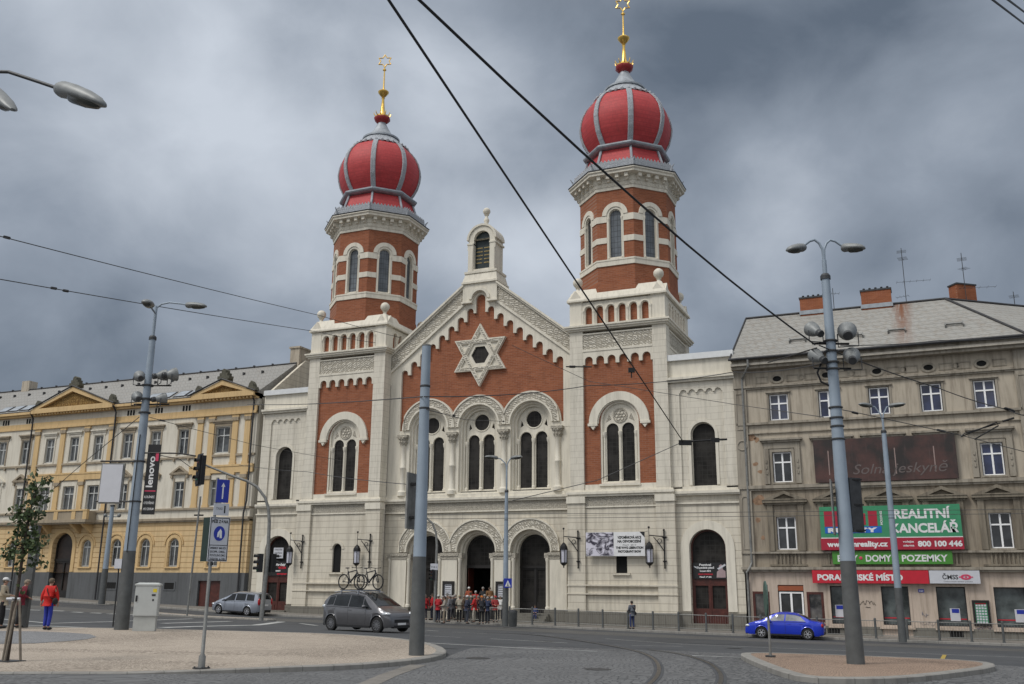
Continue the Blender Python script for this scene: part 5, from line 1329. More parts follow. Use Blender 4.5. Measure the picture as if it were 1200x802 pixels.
# display case between shop windows
B = sign('display_case', (31.9, .2, -1.8), 'framed green notice board between the two right shop windows', 'notice board')
build('frame', MB().plate(rect(31.45, 32.33, -1.88, -.48), [rect(31.57, 32.21, -1.76, -.6)], .2, .3), S['door_dark'], B)
build('sheet', MB().box(31.55, 32.23, .27, .29, -1.8, -.56), S['green'], B)
m = MB(); random.seed(5)
for i in range(4):
    for j in range(7): m.box(31.62+.145*i, 31.62+.145*i+.11, .262, .27, -1.72+.15*j, -1.72+.15*j+.09+.02*random.random())
build('notice', m, S['offwhite'], B)
build('notice_heading', MB().box(31.62, 32.16, .26, .27, -.7, -.63), S['red'], B)
B = sign('house_number_plate', (28.9, .28, -.05), 'small dark house number plate above the shop wall', 'plate')
build('panel', MB().box(28.72, 29.02, .26, .298, -.08, .1), S['blue'], B); text_on('lettering', '323', 28.87, .255, -.04, .13, S['white'], B, .003, 'CENTER', .22)
# synagogue banner
B = sign('exhibition_banner', (10.7, -.2, 2), 'white banner with black and white photograph hung under the right tower', 'banner')
def M_photo():
    m, nt, b = new_mat('greyscale_print'); v = coords(nt, False, (1, 1, 1.4)); n1 = noise(nt, v, 1.5, 5, .6, 1.5)
    c = ramp(nt, n1, .42, .58, (.03, .025, .045), (.62, .6, .68)); nt.links.new(c, b.inputs['Base Color']); b.inputs['Roughness'].default_value = .7; return m
build('sheet', MB().box(8.68, 12.7, -.3, -.27, 2.02, 3.56), S['white'], B)
build('picture', MB().box(8.7, 10.6, -.31, -.3, 2.05, 3.54), M_photo(), B)
for z, t_, w_, s_ in ((3.13, 'VZPOMÍNKOVÁ AKCE', 1.6, .22), (2.88, 'NA OSVOBOZENÍ', 1.6, .22), (2.48, 'THE WW2 LIBERATION', 1.85, .2), (2.24, 'PHOTOGRAPHY SHOW', 1.55, .2)):
    text_on('lettering', t_, 11.67, -.305, z, s_, S['black'], B, .012, 'CENTER', w_)
text_on('lettering', 'Plzeň  2013', 11.67, -.305, 2.68, .12, S['iron2'], B, 0, 'CENTER', .9)
build('corner_mark', MB().plate([(12.36, 3.56), (12.7, 3.56), (12.7, 3.2)], [], -.31, -.3), S['black'], B)
m = MB()
for x in (8.72, 12.66):
    for z in (2.05, 3.52): m.tube([(x, -.29, z), (x+(.18 if x > 10 else -.18), .05, z+(.1 if z > 3 else -.1))], .012, 4)
build('cord', m, S['black'], B)
# posters on the wing doors
B = sign('door_poster', (16.6, .6, .7), 'black poster with white and red writing on the right wing door', 'poster')
build('sheet', MB().box(15.55, 17.7, .62, .66, .62, 1.62), S['black'], B)
build('portrait', MB().plate([(17.05, .7), (17.62, .7), (17.62, 1.1), (17.45, 1.2), (17.48, 1.42), (17.35, 1.52), (17.22, 1.42), (17.25, 1.2), (17.08, 1.05)], [], .61, .62), M_plain('figure_print', (.36, .27, .28), .7), B)
build('ribbon', MB().plate([(15.6, 1.42), (15.95, 1.3), (16.05, 1.2), (15.7, 1.3)], [], .612, .62).plate([(17.1, 1.25), (17.6, 1.55), (17.66, 1.45), (17.2, 1.18)], [], .605, .612), S['offwhite'], B)
for z, t_, w_, s_, mt in ((1.43, 'Festival', .75, .17, 'white'), (1.25, 'Chasidské písně', 1.15, .17, 'white'), (1.06, 'koncert 2013', .7, .13, 'white'), (.86, 'VELKÁ SYNAGOGA', .95, .12, 'red'), (.7, 'Plzeň 19.30', .75, .1, 'white')):
    text_on('lettering', t_, 16.35, .612, z, s_, S[mt], B, .006, 'CENTER', w_)
B = sign('door_poster', (-16.6, .6, .9), 'black poster with white and red writing on the left wing door', 'poster')
build('sheet', MB().box(-17.6, -15.6, .62, .66, .7, 1.75), S['black'], B)
for x, z, t_, w_, s_, mt in ((-16.4, 1.45, 'Plzeňský', .9, .22, 'white'), (-16.3, 1.22, 'VEČER', .85, .2, 'red'), (-16.7, 1.02, 'koncert', .6, .18, 'white'), (-16.25, .8, 'synagoga', .95, .16, 'red')):
    text_on('lettering', t_, x, .612, z, s_, S[mt], B, .012, 'CENTER', w_, shear=.2)
B = sign('notice_plate', (-16.7, .6, 2.2), 'white information plate in the arched fanlight of the left wing door', 'sign')
build('panel', MB().box(-17.15, -16.25, .6, .66, 2.0, 2.8), S['offwhite'], B)
for i, t_ in enumerate(('SYNAGOGA', 'otevřeno', 'open daily')): text_on('lettering', t_, -16.7, .595, 2.6-.24*i, .17, S['iron2'], B, .003, 'CENTER', .7)
for x, lb in ((-K/2, 'dark framed notice board left of the open portal'), (K/2, 'dark framed notice board right of the open portal, half behind the pole')):
    B = sign('notice_board', (x, .95, -.7), lb, 'notice board', 'notice boards on the portal piers')
    build('frame', MB().plate(rect(x-.45, x+.45, -.78, .38), [rect(x-.3, x+.3, -.68, .18)], .88, .99), S['door_dark'], B)
    build('sheet', MB().box(x-.32, x+.32, .95, .97, -.7, .2), S['offwhite'], B)
    m = MB()
    for k in range(5): m.box(x-.24, x+.22-.05*(k % 2), .945, .95, .06-.15*k, .1-.15*k)
    build('print_lines', m, S['iron2'], B)
# wall lanterns
def lantern(x, label):
    L = empty('wall_lantern', (x, -.1, 1.6), label, 'wall lamp', 'iron wall lanterns on the synagogue front')
    m = MB(); s_ = -1
    m.tube([(.0, -.1, -.3), (.0, -.1, 2.0)], .045, 6); m.box(-.12, .12, -.12, .02, 1.55, 1.65); m.box(-.12, .12, -.12, .02, .05, .13); m.ball((0, -.1, 2.05), .07, 8); m.ball((0, -.1, -.32), .06, 8)
    m.tube([(.22, -.1, 1.6), (-.9, -.35, 1.72)], .035, 6); m.tube([(0, -.1, .7), (-.25, -.18, 1.1), (-.65, -.28, 1.62)], .03, 6)
    m.torus((-.28, -.16, 1.36), .13, .022, n=14, m=5)
    build('bracket', m, S['iron'], L)
    c = (-.92, -.36, 0)
    m = MB(); m.tube([(c[0], c[1], 1.72), (c[0], c[1], 1.25)], .02, 5); m.tube([(c[0], c[1], 1.7), (c[0], c[1], 2.15)], .018, 5); m.ball((c[0], c[1], 2.22), .075, 8)
    m.lathe([(.03, 1.32), (.14, 1.22), (.25, 1.05), (.29, .86), (.24, .84)], c, 8); m.lathe([(.24, .02), (.24, -.05), (.12, -.16), (.05, -.2), (.03, -.34)], c, 8)
    for k in range(6): an = 2*pi*k/6; m.tube([(c[0]+.24*cos(an), c[1]+.24*sin(an), 0), (c[0]+.26*cos(an), c[1]+.26*sin(an), .86)], .02, 4)
    build('lantern_frame', m, S['iron'], L)
    build('lantern_glass', MB().lathe([(.2, .0), (.22, .86)], c, 6), S['lamp_glass'], L)
lantern(-13.95, 'iron wall lantern beside the left wing door'); lantern(-8.0, 'iron wall lantern right of the small arched window'); lantern(8.1, 'iron wall lantern left of the white banner'); lantern(13.95, 'iron wall lantern right of the white banner')
# ================================================================ STREET FURNITURE
def zat(px, py, x, y):   # height at ground position x,y seen at image row py
    lo, hi = -4.0, 30.0
    for _ in range(40):
        z = (lo+hi)/2; d = Vector((x, y, z))-CAM; yy = 401-F*d.dot(UP)/d.dot(FW)
        if yy > py: lo = z
        else: hi = z
    return z
def lamp_head(name, parent, root, direction, L=.8, w=.17, h=.13):
    "elongated street-lamp head starting at root, pointing along direction"
    d = Vector(direction).normalized(); s_ = Vector((-d.y, d.x, 0)).normalized(); u = s_.cross(d)*-1
    if u.z < 0: u = -u
    def loft(stations, name, mat, par):
        n = 14; vs = []; fs = []
        for (t, rw, rt, rb) in stations:
            for k in range(n):
                a = 2*pi*k/n; vs.append(Vector(root)+d*(t*L)+s_*(rw*w*cos(a))+u*((rt if sin(a) > 0 else rb)*h*sin(a)))
        for i in range(len(stations)-1):
            for k in range(n): fs.append((i*n+k, i*n+(k+1) % n, (i+1)*n+(k+1) % n, (i+1)*n+k))
        fs.append(tuple(range(n-1, -1, -1))); fs.append(tuple((len(stations)-1)*n+k for k in range(n)))
        return build(name, MB().add(vs, fs), mat, par, smooth=50)
    o = loft([(-.03, .3, .3, .3), (-.01, .72, .75, .7), (.08, .92, 1.0, .85), (.35, 1.0, 1.08, .6), (.68, 1.0, .95, .45), (.88, .86, .7, .35), (.98, .6, .4, .25), (1.02, .25, .15, .1)], name, S['lampshell'], parent)
    loft([(.3, .6, .1, .9), (.36, .85, .1, 1.0), (.65, .88, .1, .95), (.88, .65, .1, .7), (.94, .3, .05, .35)], 'lens', S['lamplens'], o)
    return o
def flood(parent, c, d, r=.22, L=.5):
    c = Vector(c); d = Vector(d).normalized()
    R_ = d.to_track_quat('Z', 'Y').to_matrix().to_4x4(); X = Matrix.Translation(c) @ R_
    m = MB(X).lathe([(.05, -.5*L), (.42*r, -.5*L), (.5*r, -.42*L), (.5*r, -.2*L), (.62*r, -.12*L), (.95*r, .22*L), (1.0*r, .4*L), (1.04*r, .42*L), (1.04*r, .5*L), (.9*r, .5*L)], n=18)
    o = build('floodlight', m, S['lampshell'], parent, smooth=35)
    m = MB(X).lathe([(.46*r, -.56*L), (.52*r, -.5*L), (.52*r, -.3*L), (.4*r, -.28*L)], n=14); build('floodlight_cap', m, S['iron2'], o)
    m = MB(); s_ = X.to_3x3() @ Vector((1, 0, 0)); s_.z = 0; s_ = s_.normalized() if s_.length > .1 else Vector((1, 0, 0))
    m.tube([c+s_*r*1.05, c+s_*r*1.05-Vector((0, 0, r*1.5)), c-s_*r*1.05-Vector((0, 0, r*1.5)), c-s_*r*1.05], .018, 5); build('floodlight_yoke', m, S['iron2'], o)
def pole(name, px, py, off, label, cat, top_py, r0, r1, sleeve, mats=('pole_blue', 'pole_dark'), group=None, cap=True):
    P = gpt(px, py, off); P.z = road(P.x, P.y)+off
    E_ = empty(name, P, label, cat, group)
    H = zat(px, top_py, P.x, P.y)-P.z
    rs = r0+(r1-r0)*sleeve/H
    m = MB().lathe([(r0*1.02, -.05), (rs*1.02, sleeve)], n=20); build('base_sleeve', m, S[mats[1]], E_, smooth=40)
    m = MB().lathe([(rs, sleeve-.01), (r1, H)], n=20); build('shaft', m, S[mats[0]], E_, smooth=40)
    if cap: build('collar', MB().lathe([(r1*1.25, H-.12), (r1*1.25, H-.02), (r1*.9, H+.04)], n=20), S['iron2'], E_)
    return E_, P, H
def band(E_, z, r, h=.07, mat='iron2'): build('clamp_band', MB().lathe([(r*1.06, z-h/2), (r*1.12, z-h/2+.01), (r*1.12, z+h/2-.01), (r*1.06, z+h/2)], n=20), S[mat], E_)
hr = Vector((RT.x, RT.y, 0)).normalized(); hf = Vector((FW.x, FW.y, 0)).normalized()

# centre pole
E_, P, H = pole('traction_pole', 488, 768, .12, 'tall plain blue grey pole on the tip of the paved plaza', 'pole', 405, .195, .12, 2.45, cap=False)
PC = (P, H)
build('cap', MB().lathe([(.125, H-.03), (.128, H+.01), (.02, H+.03)], n=20), S['pole_grey'], E_, smooth=40)
for py in (453, 479): band(E_, zat(495, py, P.x, P.y)-P.z, .13, .06)
build('inspection_hatch', MB(Matrix.Rotation(atan2(hf.y, hf.x)+pi/2, 4, 'Z')).box(-.05, .05, -.182, -.165, 2.62, 2.9), S['iron2'], E_)
z0, z1 = zat(483, 620, P.x, P.y)-P.z, zat(483, 554, P.x, P.y)-P.z
m = MB().obox(Vector((0, 0, (z0+z1)/2))-hr*.27+hf*.22, hr*.12+hf*.3, Vector((-hf.y, hf.x, 0))*.0+(hf*.12-hr*.3)*.08, (0, 0, (z1-z0)/2))
build('sign_panel', m, S['pole_grey'], E_)
for z in (z0+.3, z1-.3): build('bracket', MB().obox(Vector((0, 0, z))-hr*.2+hf*.1, hr*.1, hf*.12, (0, 0, .03)), S['iron'], E_)

# right pole with twin lamps, floodlights and panels
E_, P, H = pole('street_lamp', 1003, 778, .13, 'tall blue grey pole with twin lamps and floodlights on the paved traffic island', 'street lamp', 323, .215, .11, 2.5)
PR = (P, H)
top = zat(964, 283, P.x, P.y)-P.z
m = MB().tube([(0, 0, H), (0, 0, H+.45)], .06, 8)
for s_ in (-1, 1):
    m.tube([Vector((0, 0, H+.3)), Vector((0, 0, top-.25))+hr*s_*.02, Vector((0, 0, top-.06))+hr*s_*.1, Vector((0, 0, top+.04))+hr*s_*.22, Vector((0, 0, top-.0))+hr*s_*.36, Vector((0, 0, top-.2))+hr*s_*.62], .035, 8)
build('arm', m, S['pole_blue'], E_, smooth=50)
lamp_head('lamp_head', E_, Vector((0, 0, top-.2))+hr*.55, hr+Vector((0, 0, -.3))+hf*-.9, .62, .17, .13)
lamp_head('lamp_head', E_, Vector((0, 0, top-.2))-hr*.55, -hr+Vector((0, 0, -.32))+hf*-.55, .62, .17, .13)
for py in (400, 412, 425, 433, 478, 490, 500, 515): band(E_, zat(970, py, P.x, P.y)-P.z, .165, .05)
dsyn = Vector((-.35, .8, .5))
for (px, py, r_) in ((951, 389, .2), (990, 391, .25), (953, 420, .19), (993, 420, .22)):
    q = zat(px, py, P.x, P.y)-P.z; s_ = (px-969)/F*24.5
    flood(E_, Vector((0, 0, q))+hr*s_+hf*-.05, dsyn+hr*(.3 if s_ > 0 else -.2), r_, .55)
m = MB()
for py in (403, 432): z = zat(970, py, P.x, P.y)-P.z; m.tube([Vector((0, 0, z))-hr*.5, Vector((0, 0, z))+hr*.5], .03, 6)
build('cross_arm', m, S['iron'], E_)
z = zat(955, 437, P.x, P.y)-P.z; m = MB().tube([Vector((0, 0, z+.25))-hr*.3, Vector((0, 0, z))-hr*.42, Vector((0, 0, z-.25))-hr*.34, Vector((0, 0, z-.36))-hr*.12], .03, 6); build('cable_loop', m, S['iron'], E_)
z0, z1 = zat(1010, 624, P.x, P.y)-P.z, zat(1005, 560, P.x, P.y)-P.z
m = MB().obox(Vector((0, 0, (z0+z1)/2))+hr*.33+hf*.05, hr*.17+hf*.06, (hf-hr*.3)*.06, (0, 0, (z1-z0)/2)); build('sign_panel', m, S['iron2'], E_, label='dark sign panel back')
m = MB().obox(Vector((0, 0, (z0+z1)/2-.06))-hr*.24+hf*.12, hr*.12+hf*.3, (hf*.4-hr)*.015, (0, 0, (z1-z0)/2)); build('sign_panel', m, S['pole_grey'], E_)
for z in (z0+.05, (z0+z1)/2, z1-.05): build('bracket', MB().obox(Vector((0, 0, z))+hr*.2+hf*-.02, hr*.32, hf*.02, (0, 0, .02)), S['iron'], E_)

# left pole
E_, P, H = pole('street_lamp', 142, 738, .12, 'tall blue grey pole with lamps, floodlights, blank light box and black banner', 'street lamp', 395, .25, .115, 2.75)
PL = (P, H)
top = zat(184, 356, P.x, P.y)-P.z
m = MB().tube([(0, 0, H), (0, 0, top-.1)], .06, 8); m.tube([Vector((0, 0, H+.3)), Vector((0, 0, top-.2)), Vector((0, 0, top-.02))+hr*.2, Vector((0, 0, top+.05))+hr*.5, Vector((0, 0, top))+hr*1.0, Vector((0, 0, top-.08))+hr*1.35], .035, 8)
m.tube([Vector((0, 0, top-.4)), Vector((0, 0, top-.3))-hf*.5, Vector((0, 0, top-.35))-hf*1.0], .035, 8)
build('arm', m, S['pole_blue'], E_, smooth=50)
lamp_head('lamp_head', E_, Vector((0, 0, top-.06))+hr*1.2, hr+Vector((0, 0, -.1))-hf*.2, .82, .18, .13); lamp_head('lamp_head', E_, Vector((0, 0, top-.35))-hf*.9+hr*.12, -hf+hr*.15+Vector((0, 0, -.1)), .8, .2, .15)
for py in (452, 468, 484, 541, 588): band(E_, zat(170, py, P.x, P.y)-P.z, .2, .06)
for (px, py, r_) in ((163, 443, .21), (187, 441, .21), (199, 440, .25), (162, 467, .2), (188, 468, .2)):
    q = zat(px, py, P.x, P.y)-P.z; s_ = (px-(172 if py < 450 else 171))/F*34.6
    flood(E_, Vector((0, 0, q))+hr*s_-hf*.1, Vector((-.2, .7, .3))+hr*(.9 if px > 175 else -.5), r_, .5)
m = MB()
for py in (452, 474): z = zat(172, py, P.x, P.y)-P.z; m.tube([Vector((0, 0, z))-hr*.45, Vector((0, 0, z))+hr*.9], .03, 6)
for py in (541, 588): z = zat(165, py, P.x, P.y)-P.z; m.tube([Vector((0, 0, z))-hr*1.45, Vector((0, 0, z))+hr*.2], .035, 6)
for py in (531,): z = zat(165, py, P.x, P.y)-P.z; m.tube([Vector((0, 0, z)), Vector((0, 0, z))+hr*1.45, Vector((0, 0, z-.1))+hr*2.1], .03, 6)
build('cross_arm', m, S['iron'], E_)
z = zat(140, 661, P.x, P.y)-P.z; build('junction_box', MB().obox(Vector((0, 0, z))-hr*.3-hf*.1, hr*.13, hf*.08, (0, 0, .17)), S['offwhite'], E_)
m = MB().tube([Vector((0, 0, z-.1))-hr*.3-hf*.1, Vector((0, 0, z-.45))-hr*.28-hf*.1, Vector((0, 0, .1))-hr*.27-hf*.1], .025, 6); m.tube([Vector((0, 0, 2.7))-hf*.25, Vector((0, 0, 7.0))-hf*.2], .02, 5); build('cable', m, S['black'], E_)
zt0, zt1 = zat(135, 589, P.x, P.y), zat(140, 545, P.x, P.y)
LBX = empty('light_box', (P.x-hr.x*.95, P.y-hr.y*.95, zt0), 'blank white light box clamped to the left pole', 'light box')
build('panel', MB().obox((0, 0, (zt1-zt0)/2), hr*.38, hf*.06, (0, 0, (zt1-zt0)/2)), S['offwhite'], LBX)
build('frame', MB().obox(Vector((0, 0, (zt1-zt0)/2))+hf*.03, hr*.43, hf*.05, (0, 0, (zt1-zt0)/2+.05)), S['pole_grey'], LBX)
zb0, zb1 = zat(170, 603, P.x, P.y), zat(180, 521, P.x, P.y)
BN = empty('pole_banner', (P.x+hr.x*.52, P.y+hr.y*.52, zb0), 'narrow black vertical banner with white and pink lettering on the left pole', 'banner')
Xb = Matrix.Rotation(atan2(hr.y, hr.x), 4, 'Z'); hb = zb1-zb0
build('sheet', MB(Xb).box(-.24, .24, -.012, .012, 0, hb), S['black'], BN)
Xt = Xb @ Matrix.Rotation(-pi/2, 4, 'Y')
text_on('lettering', 'lenovo', .98, -.018, .06, .34, S['white'], BN, .008, 'LEFT', 1.15, xf=Xb @ Matrix.Translation((.12, 0, 0)) @ Matrix.Rotation(-pi/2, 4, 'Y'))
build('pink_tab', MB(Xb).box(.08, .19, -.02, -.012, hb-.62, hb-.3).box(-.2, .2, -.02, -.012, .84, .88), S['pink'], BN)
for z, t_ in ((.6, 'KOLÍNEC'), (.38, 'OTEVŘENO'), (.16, 'INFO CENTRUM')): text_on('lettering', t_, 0, -.018, z, .12, S['white'], BN, .002, 'CENTER', .38, xf=Xb)

# slim light pole by the yellow house
E_, P, H = pole('street_lamp', 119, 707.5, .13, 'slim pale blue pole in front of the yellow building', 'pole', 592, .25, .15, 2.6)
build('camera_bracket', MB().tube([Vector((0, 0, H-.9))-hr*.5, Vector((0, 0, H-.9))+hr*.6], .05, 6).ball(Vector((0, 0, H-.8))+hr*.6, .16, 8).ball(Vector((0, 0, H-.8))-hr*.5, .14, 8), S['lampshell'], E_)
# pole in front of the portal
def twin(name, px, py, top_py, lamp_py, join_py, left_dx, right_dx, label, r0, r1):
    E_, P, H = pole(name, px, py, .13, label, 'street lamp', top_py, r0, r1, 2.7, group='slim blue poles by the pavement')
    D = (P-CAM).dot(FW); zj = zat(px, join_py, P.x, P.y)-P.z; zl = zat(px, lamp_py, P.x, P.y)-P.z
    build('upper_tube', MB().tube([(0, 0, H-.2), (0, 0, zj)], .06, 8), S['pole_blue'], E_)
    for dx in (left_dx, right_dx):
        d = hr*(1 if dx > 0 else -1)*(abs(dx)/F*D)
        build('arm', MB().tube([Vector((0, 0, zj-.3)), Vector((0, 0, zj+.15))+d*.1, Vector((0, 0, zl-.05))+d*.45, Vector((0, 0, zl))+d*.8], .04, 7), S['pole_blue'], E_, smooth=50)
        lamp_head('lamp_head', E_, Vector((0, 0, zl))+d*.7, d.normalized()-hf*(.5 if dx < 0 else .9)+Vector((0, 0, .03)), .85, .18, .13)
    for k in range(4): band(E_, 3.2+k*1.05, r1*1.15, .05)
    return E_, P, H
E1, P1, H1 = twin('street_lamp', 592, 733, 575, 537, 546, -17, 9, 'slim blue pole with twin lamps in front of the portals', .2, .1)
twin('street_lamp', 1058, 751.5, 505, 476, 489, -19, 15, 'slim blue pole with twin lamps in front of the estate agency board', .2, .125)
# pedestrian sign on the portal pole
D1 = (P1-CAM).dot(FW); zp0 = zat(595, 689, P1.x, P1.y)-P1.z
PS = empty('crossing_sign', P1+Vector((0, 0, zp0))+hr*.14-hf*.3, 'small blue pedestrian crossing sign on the pole before the portals', 'road sign')
Xp = Matrix.Rotation(atan2(hr.y, hr.x), 4, 'Z')
build('panel', MB(Xp).box(-.25, .25, -.02, .02, 0, .56), S['blue'], PS); build('triangle', MB(Xp).plate([(-.18, .08), (.18, .08), (0, .46)], [], -.03, -.02), S['white'], PS)
build('figure', MB(Xp).plate([(-.07, .11), (-.02, .2), (.02, .2), (.07, .11), (.03, .11), (0, .16), (-.03, .11)], [], -.036, -.03).plate([(-.02, .2), (.02, .2), (.015, .32), (-.015, .32)], [], -.036, -.03), S['black'], PS)
# litter bin
Pb = gpt(601, 734.5, .13); Bn = empty('litter_bin', (Pb.x, Pb.y, road(Pb.x, Pb.y)+.13), 'dark grey litter bin beside the pole at the portal steps', 'bin')
build('body', MB().lathe([(.2, 0), (.24, .05), (.25, .75), (.27, .78), (.27, .84)], n=16), S['pole_dark'], Bn, smooth=40); build('lid', MB().lathe([(.28, .84), (.26, .92), (.12, .97), (0.02, .98)], n=16), S['iron2'], Bn, smooth=40)

# sign post with zone signs
P = gpt(236, 782, .1); P.z = road(P.x, P.y)+PH(P.x, P.y)
SP = empty('sign_post', P, 'slim grey post carrying parking and zone signs on the left plaza edge', 'sign post')
zz_ = lambda py: zat(250, py, P.x, P.y)-P.z
build('post', MB().lathe([(.075, 0), (.075, .25), (.04, .3), (.035, zz_(600)), (.033, zz_(560))], n=12), S['pole_grey'], SP, smooth=40)
m = MB().box(-.13, .13, -.13, .13, 0, .025)
for a in (-1, 1):
    for b in (-1, 1): m.ball((a*.1, b*.1, .03), .022, 6)
build('foot_plate', m, S['iron2'], SP)
an = atan2(hr.y, hr.x)+.62; Xs = Matrix.Rotation(an, 4, 'Z') @ Matrix.Translation((.12, -.05, 0))
a0, a1 = zz_(658), zz_(606)
build('zone_sign', MB(Xs).box(-.22, .22, -.01, .012, a0, a1), S['offwhite'], SP)
build('sign_border', MB(Xs).plate(rect(-.21, .21, a0+.015, a1-.015), [rect(-.195, .195, a0+.03, a1-.03)], -.014, -.01).box(-.2, .2, -.014, -.01, a0+.34, a0+.352), S['black'], SP)
cz = a0+.6
build('blue_disc', MB(Xs).plate([(.125*cos(2*pi*k/24), cz+.16*sin(2*pi*k/24)) for k in range(24)], [], -.016, -.01), S['blue'], SP)
build('figures', MB(Xs).plate([(-.05, cz-.08), (-.01, cz-.08), (0, cz+.02), (.01, cz-.1), (.06, cz-.1), (.05, cz+.05), (.02, cz+.1), (-.04, cz+.02)], [], -.02, -.016), S['white'], SP)
text_on('lettering', 'PĚŠÍ ZÓNA', 0, -.014, a1-.13, .09, S['black'], SP, .003, 'CENTER', .36, xf=Xs)
for k, t_ in enumerate(('MIMO MHD', 'DOPR. OBSL.', 'POVOLENÍ ÚMO', 'ZÁSOB. 6-10h')): text_on('lettering', t_, 0, -.014, a0+.265-.078*k, .06, S['black'], SP, .001, 'CENTER', .34, xf=Xs)
b0, b1 = zz_(604), zz_(590)
build('sub_sign', MB(Xs).box(-.17, .17, -.01, .012, b0, b1), S['offwhite'], SP)
build('sub_sign_arrow', MB(Xs).box(.06, .09, -.014, -.01, b0+.05, b1-.05), S['black'], SP); text_on('lettering', 'TAXI', -.05, -.014, b0+.12, .08, S['iron2'], SP, 0, 'CENTER', .14, xf=Xs)
c0, c1 = zz_(589), zz_(562)
build('one_way_sign', MB(Xs).box(-.14, .14, -.01, .012, c0, c1), S['blue'], SP)
build('arrow', MB(Xs).plate([(-.015, c0+.08), (.015, c0+.08), (.015, c1-.16), (.045, c1-.16), (0, c1-.07), (-.045, c1-.16), (-.015, c1-.16)], [], -.014, -.01), S['white'], SP)
m = MB(); d_ = (hf*.55-hr*.83).normalized(); m.obox(Vector((0, 0, (a0+a1)/2))-hr*.13+hf*.1, d_*.19, Vector((-d_.y, d_.x, 0))*.012, (0, 0, (a1-a0)/2)); build('back_panel', m, M_plain('dark_green_board', (.012, .03, .024), .5), SP)
m = MB(); [m.ball(Vector((x, 0, a0-.06)), .02, 6) for x in (-.05, .05)]; m.box(-.06, .06, -.03, .03, a0-.08, a0-.02); build('clamp', m, S['iron2'], SP)

# traffic signal masts
def signal_head(parent, c, face, boards=False, sc=1.0, name='signal_head'):
    X = Matrix.Translation(c) @ Matrix.Rotation(face, 4, 'Z') @ Matrix.Scale(sc, 4)
    m = MB(X).box(-.16, .16, -.1, .12, -.45, .45)
    if boards: m.box(-.36, .36, .0, .03, -.95, .95); m.box(-.2, .2, -.1, .3, -.85, .85)
    o = build(name, m, S['black'], parent)
    for k, col in enumerate(((.1, .01, .01), (.2, .1, .01), (.01, .12, .05))):
        z = .3-.3*k if not boards else .5-.5*k; r_ = .11 if not boards else .15
        build('lens', MB(X @ Matrix.Translation((0, -.11, z)) @ Matrix.Rotation(pi/2, 4, 'X')).lathe([(r_, -.0), (r_*.9, .02), (0.01, .035)], n=14), M_plain('signal_lens', col, .2), o)
        build('hood', MB(X @ Matrix.Translation((0, -.1, z)) @ Matrix.Rotation(pi/2, 4, 'X')).lathe([(r_*1.12, 0), (r_*1.12, .2)], n=12, cap=False, a0=-.2, a1=pi+.2), S['black'], o)
    return o
P = gpt(306, 727.5, .1); P.z = road(P.x, P.y)+.1; D = (P-CAM).dot(FW)
TS = empty('traffic_signal', P, 'curved grey mast with a traffic light over the lane and two lower heads', 'traffic light')
def pt(px, py):   # point in the mast's vertical plane, parallel to the picture's horizontal
    d = ray(px, py); n = hf; t = (P-CAM).dot(n)/d.dot(n); return CAM+d*t-P
path = [Vector((0, 0, 0)), pt(314, 650), pt(315.6, 611), pt(314.5, 596), pt(310.8, 583.5), pt(301, 570.5), pt(289.7, 564), pt(273.5, 558.4), pt(241, 545.4), pt(233, 543)]
path[1].x *= 1
build('mast', MB().tube(path, [.13, .12, .1, .09, .085, .08, .075, .07, .055, .05], 10), S['pole_grey'], TS, smooth=50)
signal_head(TS, pt(234, 551)-hf*.1, atan2(hr.y, hr.x)-.85, True, 1.0)
signal_head(TS, pt(305, 660)-hf*.1, atan2(hr.y, hr.x)-1.0, False, 1.15); signal_head(TS, pt(319, 660)+hf*.1, atan2(hr.y, hr.x)+2.4, False, 1.15)
P = gpt(509, 729.5, .13); P.z = road(P.x, P.y)+.13
TS = empty('traffic_signal', P, 'curved mast with a small white plate beside the crowd', 'traffic light')
path = [Vector((0, 0, 0)), pt(510.5, 680), pt(512, 640), pt(511, 625), pt(507, 614), pt(500, 607), pt(491, 603)]
build('mast', MB().tube(path, [.1, .09, .08, .07, .065, .06, .05], 10), S['pole_grey'], TS, smooth=50)
build('plate', MB(Matrix.Translation(pt(509, 664.5)-hf*.15) @ Xp).box(-.24, .24, -.01, .01, -.2, .2), S['offwhite'], TS); text_on('lettering', 'P+R 2', 0, 0, -.06, .14, S['iron2'], TS, 0, 'CENTER', .36, xf=Matrix.Translation(pt(509, 664.5)-hf*.17) @ Xp)
signal_head(TS, pt(507, 674)-hf*.1, atan2(hr.y, hr.x)-.9, False, .75)
# thin leaning post on the slim island
P = gpt(219, 722, .1); P.z = road(P.x, P.y)+.1
TP = empty('slim_post', P, 'very thin pale leaning post on the slim traffic island', 'post')
build('post', MB().tube([Vector((0, 0, 0)), pt(235, 582)], .06, 8), S['pole_grey'], TP); build('bracket', MB().obox(pt(233, 604), hr*.3, hf*.03, (0, 0, .05)), S['iron'], TP)
# edge-on sign on the right island
P = gpt(903, 770, .13); P.z = road(P.x, P.y)+.13
RS_ = empty('road_sign', P, 'green backed road sign seen edge-on on the traffic island beside the blue car', 'road sign')
hh = zat(899, 681, P.x, P.y)-P.z
build('post', MB().lathe([(.05, 0), (.035, .05), (.032, hh-.1)], n=10), S['pole_grey'], RS_); build('foot', MB().box(-.12, .12, -.12, .12, 0, .04), S['iron2'], RS_)
d_ = (hf+hr*.12).normalized(); q_ = Vector((-d_.y, d_.x, 0))
m = MB(Matrix.Translation(Vector((0, 0, 0))-hr*.04) @ Matrix.Rotation(atan2(d_.y, d_.x), 4, 'Z')).plate([(.33*cos(2*pi*k/24), hh-.48+.48*sin(2*pi*k/24)) for k in range(24)], [], -.02, .02)
build('panel', m, M_plain('mossy_green_panel', (.05, .1, .08), .6, 0, .4, 12), RS_)
